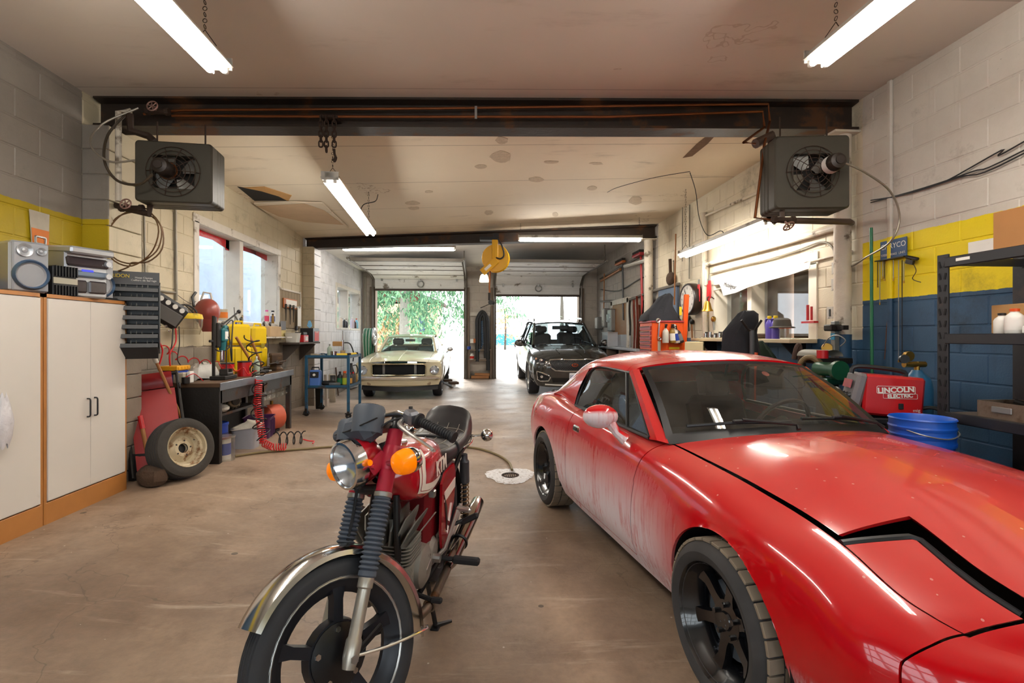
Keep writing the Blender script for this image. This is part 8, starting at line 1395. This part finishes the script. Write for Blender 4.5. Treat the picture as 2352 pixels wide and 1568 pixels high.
ob('shelf_block', M().box((.06, .0, .26), (.42, .10, .06), (0, 2, 0)).box((0, .02, .18), (.5, .1, .08)), WOODH, t); bottle('white bottle with a red label on the pier shelf', V(-.10, 14.40, .677), .17, .06, M_WHITE, PAPER, .6, band=mat('red_print')); can('small blue tin on the upper pier shelf', V(-.18, 14.40, .957), .09, .05, BLUP, M_GREYM, 'tin')
t = thing('wall_socket', 'orange and white outlet boxes on the pier beside the hose', 'outlet', gx(1084, 783)); ob('outlet_box', M().box((0, 0, 0), (.10, .06, .12), None, .008), PAPER, t); ob('outlet_cover', M().box((.07, 0, .01), (.07, .07, .12), None, .01), mat('rack_orange'), t)
# yellow hose reel under the back beam
rc = at_depth(1139, 594, 9.35); t = thing('hose_reel', 'yellow spring hose reel hanging under the back beam', 'hose reel', rc); RY = mat('reel_yellow', 'e0a90a', .35, 0, .06, 6); rd = V(-.15, -1, 0).normalized()
for s in (-.07, .07): ob('reel_disc', M().lathe([(0, .0), (.12, .0), (.135, .012), (.20, .012), (.215, .0), (.245, .0), (.25, .01), (.245, .02), (0, .02)], rd * s, rd, 40), RY, t)
ob('hose_wraps', M().torus((0, 0, 0), rd, .17, .05, 30, 8), RUBK, t); ob('reel_bracket', M().box((-.02, -.10, .16), (.11, .03, .34), (0, 0, 0), .008), RY, t); ob('guide_arm', M().box((-.12, -.11, -.15), (.13, .035, .36), (0, 48, 0), .008), RY, t); ob('warning_label', M().box((-.15, -.131, -.175), (.05, .003, .14), (0, 48, 0)), PAPER, t); ob('feed_hose', M().tube(spl([(.02, -.12, .36), (.10, -.14, .22), (.14, -.15, .05), (.08, -.15, -.02), (.0, -.14, .0)], 6), .014, 8), RUBK, t); ob('mount_plate', M().box((-.12, .02, .36), (.34, .20, .06), None, .006).box((0, 0, .42), (.10, .16, .07)), M_BLKT, t)
t = thing('reel_chain', 'rusty chain and hose end hanging below the reel', 'hose end', rc + V(-.12, .02, 0)); ob('drop_hose', M().tube([(.02, 0, -.12), (.0, 0, -.52), (.01, 0, -.66)], .016, 8), M_COPPER, t); ob('swivel', M().cyl((.0, 0, -.62), (.0, 0, -.76), .024, n=10), IRON, t); ob('air_gun', M().cyl((.02, -.05, -.80), (.06, .05, -.80), .045, n=12).tube([(.02, 0, -.82), (-.16, -.03, -.90)], .008, 6), M_BLKP, t)
lp_ = at_depth(1112, 640, 9.5); t = thing('work_light', 'glowing caged bulb fixture hanging below the reel', 'lamp', lp_); ob('glass_shade', M().lathe([(.05, .08), (.07, .05), (.09, -.04), (.085, -.06)], n=18), mat('glowing_shade', 'ffe9c0', .5, 0, 0, emis=4, ecol='ffe2b0'), t); ob('lamp_socket', M().cyl((0, 0, .07), (0, 0, .14), .03, n=10).cyl((0, 0, .14), (-.02, 0, .5), .006, n=6), M_RUST, t)
# ---------------------------------------------------------------- left back corner
hc3 = on_x(848, 795, -2.66); t = thing('hose_hanger', 'green garden hose coiled over an alloy wheel rim on the wall', 'hose', V(-2.78, 13.2, 1.32)); ob('wheel_rim', M().torus((.22, 0, 0), (1, 0, 0), .20, .03, 28, 8), M_ALU, t)
for k in range(5): a = k * 1.2566; ob('rim_spoke', M().box((.22, .10 * math.cos(a), .10 * math.sin(a)), (.03, .20, .045), (math.degrees(a), 0, 0), .008), M_ALU, t)
ob('rim_barrel', M().lathe([(.19, 0), (.17, .24)], (-.04, 0, 0), (1, 0, 0), 24), M_GREYM, t); GH = mat('green_hose', '2a6a4a', .5, 0, .15, 9)
for k in range(9): o_ = ob('hose_loop', M().tube(spl([(-.02 + .025 * k, -.19, .0), (-.02 + .025 * k, 0, .20), (-.02 + .025 * k, .19, 0), (.0 + .02 * k, .16 - .02 * (k % 3), -.5), (.02 * k, .0, -.80 - .04 * (k % 4)), (.0 + .02 * k, -.16, -.5)], 5, True), .014, 6, closed=True), GH if k % 3 else mat('pale_hose', 'a9b5a4', .5), t)
for k, (y, h, r_, c) in enumerate(((12.2, .26, .05, mat('soiled_white')), (12.55, .22, .04, M_BLKP), (12.75, .18, .035, M_BLKP), (13.35, .28, .05, mat('lilac_card', 'c9bfd0', .7)), (13.6, .20, .05, mat('dark_bottle')), (13.8, .26, .05, mat('pale_blue_bottle', '7ab8d0', .4)))): bottle(['white jug at the near end of the far sill', 'black bottle on the far window sill', 'small black bottle on the far sill', 'lilac spray bottle on the far sill', 'dark squat bottle on the far sill', 'pale blue spray bottle with orange trigger on the far sill'][k], V(XL + .0, y, 1.537), h, r_, c, ORNG if k > 3 else PAPER, .35, group='bottles on the far window sill')
t = thing('hand_pump', 'chrome hand pump with a hose standing on the wall by the cart', 'pump', on_x(787, 800, XL + .32)); ob('pump_body', M().cyl((0, 0, -.2), (0, 0, .18), .03, n=12).cyl((0, 0, .18), (0, 0, .38), .012, n=8), M_CHROME, t); ob('pump_hose', M().tube(spl([(0, 0, .12), (.1, .2, .10), (.12, .45, -.1), (.1, .5, -.3)], 5), .014, 6), RUBK, t); ob('pump_bracket', M().box((-.1, 0, .1), (.2, .1, .1), None, .01), KR, t)
for k, (px, py_, rz) in enumerate(((1040, 889, 15), (806, 893, -8))):
    q = on_floor(px, py_); t = thing('lift_arm', ['white floor lift arm with wooden pads right of the cream coupe', 'lift arm with wooden pads under the cream coupe by the cart'][k], 'lift arm', V(q.x, q.y, q.z), rz); ob('arm_beam', M().box((0, .5, .05), (.10, 1.2, .06), None, .008), mat('lift_white', 'c9c9c9', .5), t)
    for y in (.0, .75): ob('lift_pad', M().box((.02, y, .11), (.22, .26, .06), None, .01), mat('rough_brown', '4a382a', .95), t)
pipe('supply_pipe', 'grey vertical pipe in the back corner of the white wall', [V(XL + .10, 14.4, .1), V(XL + .10, 14.4, 3.0)], .03, COND)
# ---------------------------------------------------------------- right back wall
def rx(px, p_, d=.06): return on_x(px, p_, XR - d)
def pole(label, a, b, r, mt, head=None, hm=None, cat='broom', name='push_broom'):
    t = thing(name, label, cat, group='tools hanging on the back right wall'); ob('pole', M().cyl(a, b, r, n=8), mt, t)
    if head: ob('broom_head', M().box(a + V(-.06, 0, .02), head, (0, 0, 0), .015), hm, t); ob('bristles', M().box(a + V(-.06, 0, .07), (head[0] * .8, head[1] * .95, .06)), IRON, t)
pole('push broom with a red head and black pole hanging on the wall', rx(1430, 606), rx(1432, 735), .022, M_BLKP, (.10, .62, .05), mat('rack_orange'))
pole('push broom with a long red pole hanging near the column', rx(1472, 588), rx(1476, 722), .024, REDP, (.12, .50, .06), mat('chest_red')); pole('brown pole hanging by the meter boxes', rx(1388, 628), rx(1386, 752), .016, WOODH, cat='pole', name='wooden_pole'); pole('brown pole hanging behind the jacket', rx(1552, 537, .10), rx(1549, 700, .10), .014, WOODH, cat='pole', name='wooden_pole')
pipe('wall_rail', 'long dark rail carrying the hanging tools', [rx(1378, 640, .03), rx(1500, 572, .03)], .02, TRK, 'rail'); pipe('wall_rail', 'orange wooden rail below the dark rail', [rx(1380, 645, .05), rx(1425, 618, .05)], .03, WOODH, 'rail'); pipe('cable_run', 'bundle of cables crossing the back right wall', [rx(1380, 692, .05), rx(1440, 690, .05), rx(1500, 668, .05), rx(1560, 652, .05)], .028, mat('bundle_grey', '6d6860', .7), 'cable', 6); pipe('cable_run', 'sagging black cable below the tool rail', [rx(1380, 665, .03), rx(1420, 668, .03), rx(1470, 640, .03), rx(1500, 632, .03)], .012, RUBK, 'cable', 6, 5)
for k, (px, y0, y1, c) in enumerate(((1448, 690, 770, M_BLKT), (1458, 688, 805, ORNG), (1465, 680, 812, ORNG), (1470, 700, 812, mat('rack_orange')), (1479, 690, 745, IRON), (1486, 690, 745, mat('strap_blue', '2456b0', .6)), (1492, 686, 748, mat('strap_dark_blue', '16306a', .6)))):
    a, b = rx(px, y0, .10), rx(px, y1, .10); solo('tie_strap', M().grid([[a.lerp(b, s) + V(w_ * .5, w_ + .03 * math.sin(6 * s + k), 0) for w_ in (-.07, 0, .07)] for s in np.linspace(0, 1, 8)]).grid([[a.lerp(b, s) + V(w_ * .5 - .02, w_ + .03 * math.sin(6 * s + k), 0) for w_ in (-.07, 0, .07)] for s in np.linspace(0, 1, 8)]), c, ['black strap hanging left of the orange ones', 'first orange strap hanging on the rail', 'longest orange strap hanging on the rail', 'dull orange strap next to the red pole', 'dark strap behind the red pole', 'bright blue strap beside the column', 'dark blue strap nearest the column'][k], 'strap', group='straps on the back right wall')
for k, (px, py_, w_, h) in enumerate(((1376, 742, .30, .34), (1392, 730, .24, .5), (1406, 735, .34, .55))): t = thing('meter_box', ['grey breaker box in the back corner', 'tall grey switch box in the middle', 'round glass electric meter on its box'][k], 'meter box', rx(px, py_, .08), group='electrical boxes on the back wall'); ob('box_body', M().box((0, 0, 0), (.16, w_, h), None, .02), M_GREYM, t); ob('box_door', M().lathe([(0, .06), (.10, .05), (.12, 0)], (-.08, 0, .05), (-1, 0, 0), 18) if k == 2 else M().box((-.085, 0, 0), (.01, w_ * .85, h * .85), None, .004), MATS['lamp_lens'] if k == 2 else M_FIX, t)
d_ = rx(1427, 742, .02); t = struct('door_4', M().box((XR - .03, d_.y, 1.6), (.04, 1.25, 1.0)), mat('door_varnish', '8a5a24', .45, 0, .15, 4), label='varnished wooden hatch door with a white frame in the back wall')
ob('door_frame', M().box((XR - .04, d_.y - .68, 1.6), (.08, .12, 1.2)).box((XR - .04, d_.y + .68, 1.6), (.08, .12, 1.2)).box((XR - .04, d_.y, 2.16), (.08, 1.48, .12)), M_WOODW, t)
t = thing('steel_bench', 'pale steel wall bench with shelves below the meter boxes', 'bench', V(XR - .16, 11.6, 0)); ob('bench_top', M().box((0, 0, 1.05), (.28, 3.2, .05), None, .006), mat('pale_steel', 'a8adb2', .4, .4), t); ob('bench_splash', M().box((.12, .6, 1.22), (.02, 1.9, .30)), mat('pale_steel'), t)
for y in (-1.4, -.3, .8, 1.5): ob('bench_leg', M().box((0, y, .51), (.24, .06, 1.03)), JAMB, t)
t = thing('steel_cabinet', 'shiny steel box standing on the wall bench', 'box', V(XR - .17, 12.5, 1.076)); ob('box_body', M().box((0, 0, .17), (.26, .55, .34), None, .008), mat('bright_sheet', 'c4c6ca', .3, .6), t); ob('box_lid', M().box((0, 0, .345), (.28, .57, .02), None, .004), mat('bright_sheet'), t)
for k in range(7): solo('binder', M().box((0, 0, .13), (.22, .05, .26), None, .006).box((-.112, 0, .18), (.003, .03, .08)), [PAPER, M_GREYM, mat('pale_steel')][k % 3], ['white', 'grey', 'pale', 'second white', 'second grey', 'second pale', 'last white'][k] + ' binder standing on the shelf under the bench', 'binder', V(XR - .17, 10.45 + .075 * k, .70), None, 'binders under the wall bench')
solo('binder_shelf', M().box((0, 0, 0), (.24, 1.0, .02)), JAMB, 'wooden shelf carrying the binders', 'shelf', V(XR - .16, 10.75, .688)); t = thing('unlit_fixture', 'unlit tube fixture fixed on the back right wall', 'light fixture', rx(1460, 605, .10)); ob('housing', M().box((0, 0, 0), (.10, 1.5, .07), (3, 0, 0), .01), M_FIX, t); ob('tube_lamp', M().cyl((-.05, -.7, -.03), (-.05, .7, .04), .018, n=8), PAPER, t)
d_ = rx(1535, 710, .03); solo('steel_door_panel', M().box((0, 0, 0), (.05, .9, .75), None, .01).box((-.03, .1, -.05), (.02, .45, .5), None, .01), mat('slate_paint', '5a6a80', .5, 0, .15, 5), 'slate blue wooden frame hung behind the jacket', 'frame', d_); solo('wall_hole_mark', M().sph((0, 0, 0), (.06, .16, .12), 12, 8).tube([(0, 0, .1), (0, .02, .35)], .03, 8), mat('rough_brown', '4a382a', .95), 'brown lump standing in for a dark hole in the wall', 'hole', rx(1540, 640, .06))  # brown lump added to stand for the dark of a wall hole
wire('lamp_cord', 'black lamp cord looping from the ceiling to the wall fixture', [cpt(1585, 395, -.01), at_depth(1598, 440, 7.2), at_depth(1606, 500, 7.3), at_depth(1625, 540, 7.3), at_depth(1655, 530, 7.2), at_depth(1664, 540, 7.1)], .006, RUBK); wire('lamp_cord', 'black lamp cord from the ceiling rose to the hanging fixture', [cpt(868, 445, -.01), at_depth(862, 462, 6.6), at_depth(835, 470, 6.5), at_depth(824, 495, 6.4)], .006, RUBK); wire('ceiling_wire', 'thin wire drooping across the middle bay ceiling', [cpt(1395, 440, -.01), cpt(1420, 425, -.03), cpt(1500, 405, -.02), cpt(1585, 392, -.01)], .004, RUBK)
# ================================================================ outside
gy = .125; struct('ground_outside', M().box((0, 64.8, gy - .06), (200, 100, .1)).box((-53.5, 2, -.1), (100, 26, .1)), mat('pale_gravel', 'bdb9b2', .9, 0, .15, .6), label='pale gravel drive outside the doors')
hb = thing('house', 'tan brick bungalow with a brown gable seen through the left door', 'house', V(-6.2, 34, gy)); BRK = mat('tan_brick', 'c0a888', .9, 0, .12, 3); ob('house_wall', M().box((0, 2, 1.7), (7.5, 4, 3.4)), BRK, hb)
ob('gable_wall', slab([(-3.9, 0), (3.9, 0), (0, 1.6)], .3, (0, 0, 3.3), (1, 0, 0), (0, 0, 1), (0, 1, 0)), mat('gable_brown', '6a3c30', .8), hb)
for s in (-1, 1): ob('roof_slope', M().box((s * 2.05, 1.9, 4.12), (4.6, 5, .14), (0, s * 22, 0)), mat('shingle_grey', '4a3c38', .9), hb)
for k, x in enumerate((1.4, 2.7)):
    w_ = ob('window', M().box((x, -.03, 2.0), (.42, .10, 1.1)), mat('dark_frame', '2a2c34', .5), hb); ob('window_pane', M().box((x, -.09, 2.0), (.34, .02, 1.0)), mat('blue_pane', '4a5a74', .2), w_); ob('red_panel', M().box((x, -.05, 1.15), (.44, .08, .5)), mat('gable_red', '8a3c34', .8), hb); ob('basement_window', M().box((x, -.05, .45), (.42, .08, .7)), mat('blue_pane'), hb)
ob('house_corner_board', M().box((-2.9, -.06, 1.6), (.10, .06, 3.2)), mat('gable_brown'), hb)
def tree(name, label, base, h, r, seed, cols, n, droop, zlo, trunk_r, dens, bark='4a463e'):
    base = V(base.x, base.y, .1); t = thing(name, label, 'tree' if 'shrub' not in name else 'shrub', base); rn = random.Random(seed); tr = M(); ob('trunk', M().tube([(0, 0, 0), (.05, 0, h * .5), (0, 0, h)], [trunk_r, trunk_r * .8, trunk_r * .3], 10), mat('bark_' + bark, bark, .9, 0, .3, 12, .5), t); ms = [M() for _ in cols]
    for i in range(n):
        z = zlo + (h - zlo) * rn.random(); a = rn.uniform(0, 6.283); L = r * (1 - .65 * (z - zlo) / (h - zlo)) * rn.uniform(.7, 1.05); ez = z - droop * L * .35
        for k in range(dens):
            s = rn.random() ** .6; p = V(math.cos(a) * L * s, math.sin(a) * L * s, z - droop * L * .45 * s * s - rn.random() * droop * .5 * s) + V(rn.gauss(0, .12), rn.gauss(0, .12), rn.gauss(0, .08)) * (.4 + r * .15); w_ = rn.uniform(.015, .04) * (1 + r * .08); l_ = rn.uniform(.08, .20) * (1 + droop * .4); d = V(rn.gauss(0, .5), rn.gauss(0, .5), -droop + rn.gauss(0, .4)).normalized(); u = d.orthogonal().normalized(); ms[rn.randrange(len(cols))].add([p - u * w_, p + u * w_, p + d * l_ + u * w_ * .5, p + d * l_ - u * w_ * .5], [(0, 1, 2, 3)])
    for m, c in zip(ms, cols):
        o = ob('foliage', m, mat('leaf_' + c, c, .8, 0, .3, 2), t, sm=0); o['kind'] = 'stuff'
tree('spruce_tree', 'drooping green conifer with a pale trunk outside the left door', at_depth(928, 800, 25) * 1 + V(0, 0, 0), 9, 4.2, 2, ('3c6448', '55805c', '6f9a70'), 170, 1.0, 2.5, .26, 80, '8a877e'); tree('shrub_bush', 'dense green shrub in front of the brick house', on_y(985, 800, 31), 1.3, 1.5, 3, ('2c6434', '458050'), 60, .1, .1, .05, 40); tree('shrub_autumn', 'yellow and pink autumn shrub beside the pale trunk', on_y(905, 805, 32), 2.6, 2.2, 4, ('b08a58', 'a87a5c', '8a8a50'), 70, .2, .3, .06, 22)
tree('bare_tree', 'pale bare tree trunk seen through the right door', on_y(1246, 800, 40), 10, 1.6, 6, ('7a8474',), 10, .3, 4, .45, 14, 'a8a098'); tree('leafy_tree', 'hanging leafy branches of a tree at the right door edge', at_depth(1128, 800, 24), 6.2, 1.9, 9, ('4a7454', '608a64'), 50, 1.1, 3.0, .12, 50); tree('shrub_far', 'orange autumn bush far behind the right door', on_y(1160, 795, 44), 3.6, 2.6, 12, ('c09858', 'b88a60'), 60, .2, .3, .1, 16); tree('pine_far', 'pale grey green far trees above the grey SUV', on_y(1290, 790, 60), 8, 4.5, 14, ('9aaa94', 'a8b4a0'), 60, .2, 2, .3, 16)
t = thing('far_car', 'small blue car parked far beyond the right door', 'car', on_y(1155, 783, 50) * 1); t.location.z = gy; ob('car_body', M().prism([(-2.1, .3), (2.1, .3), (2.15, .75), (1.2, .9), (.7, 1.35), (-.9, 1.35), (-1.5, .95), (-2.1, .85)], 1.7, (0, 0, 0), (1, 0, 0), (0, 0, 1)), mat('far_blue', '3a86b0', .3), t)
for x in (-1.3, 1.3): ob('car_wheel', M().torus((x, -1.72, .32), (0, 1, 0), .24, .09, 18, 6), M_TYRE, t)
# neighbour's siding outside the left windows
sd_ = thing('neighbour_house', 'pale blue sided house wall outside the left windows', 'house', (-5.6, 9, 0)); SDG = mat('blue_siding', 'b4c2d2', .7, 0, .06, 3); ob('house_core', M().box((-.3, 0, 2.4), (.4, 16, 4.8)), SDG, sd_)
for k in range(22): ob('siding_board', M().box((-.09, 0, .5 + k * .2), (.025, 16, .2), (0, 5, 0)), SDG, sd_)
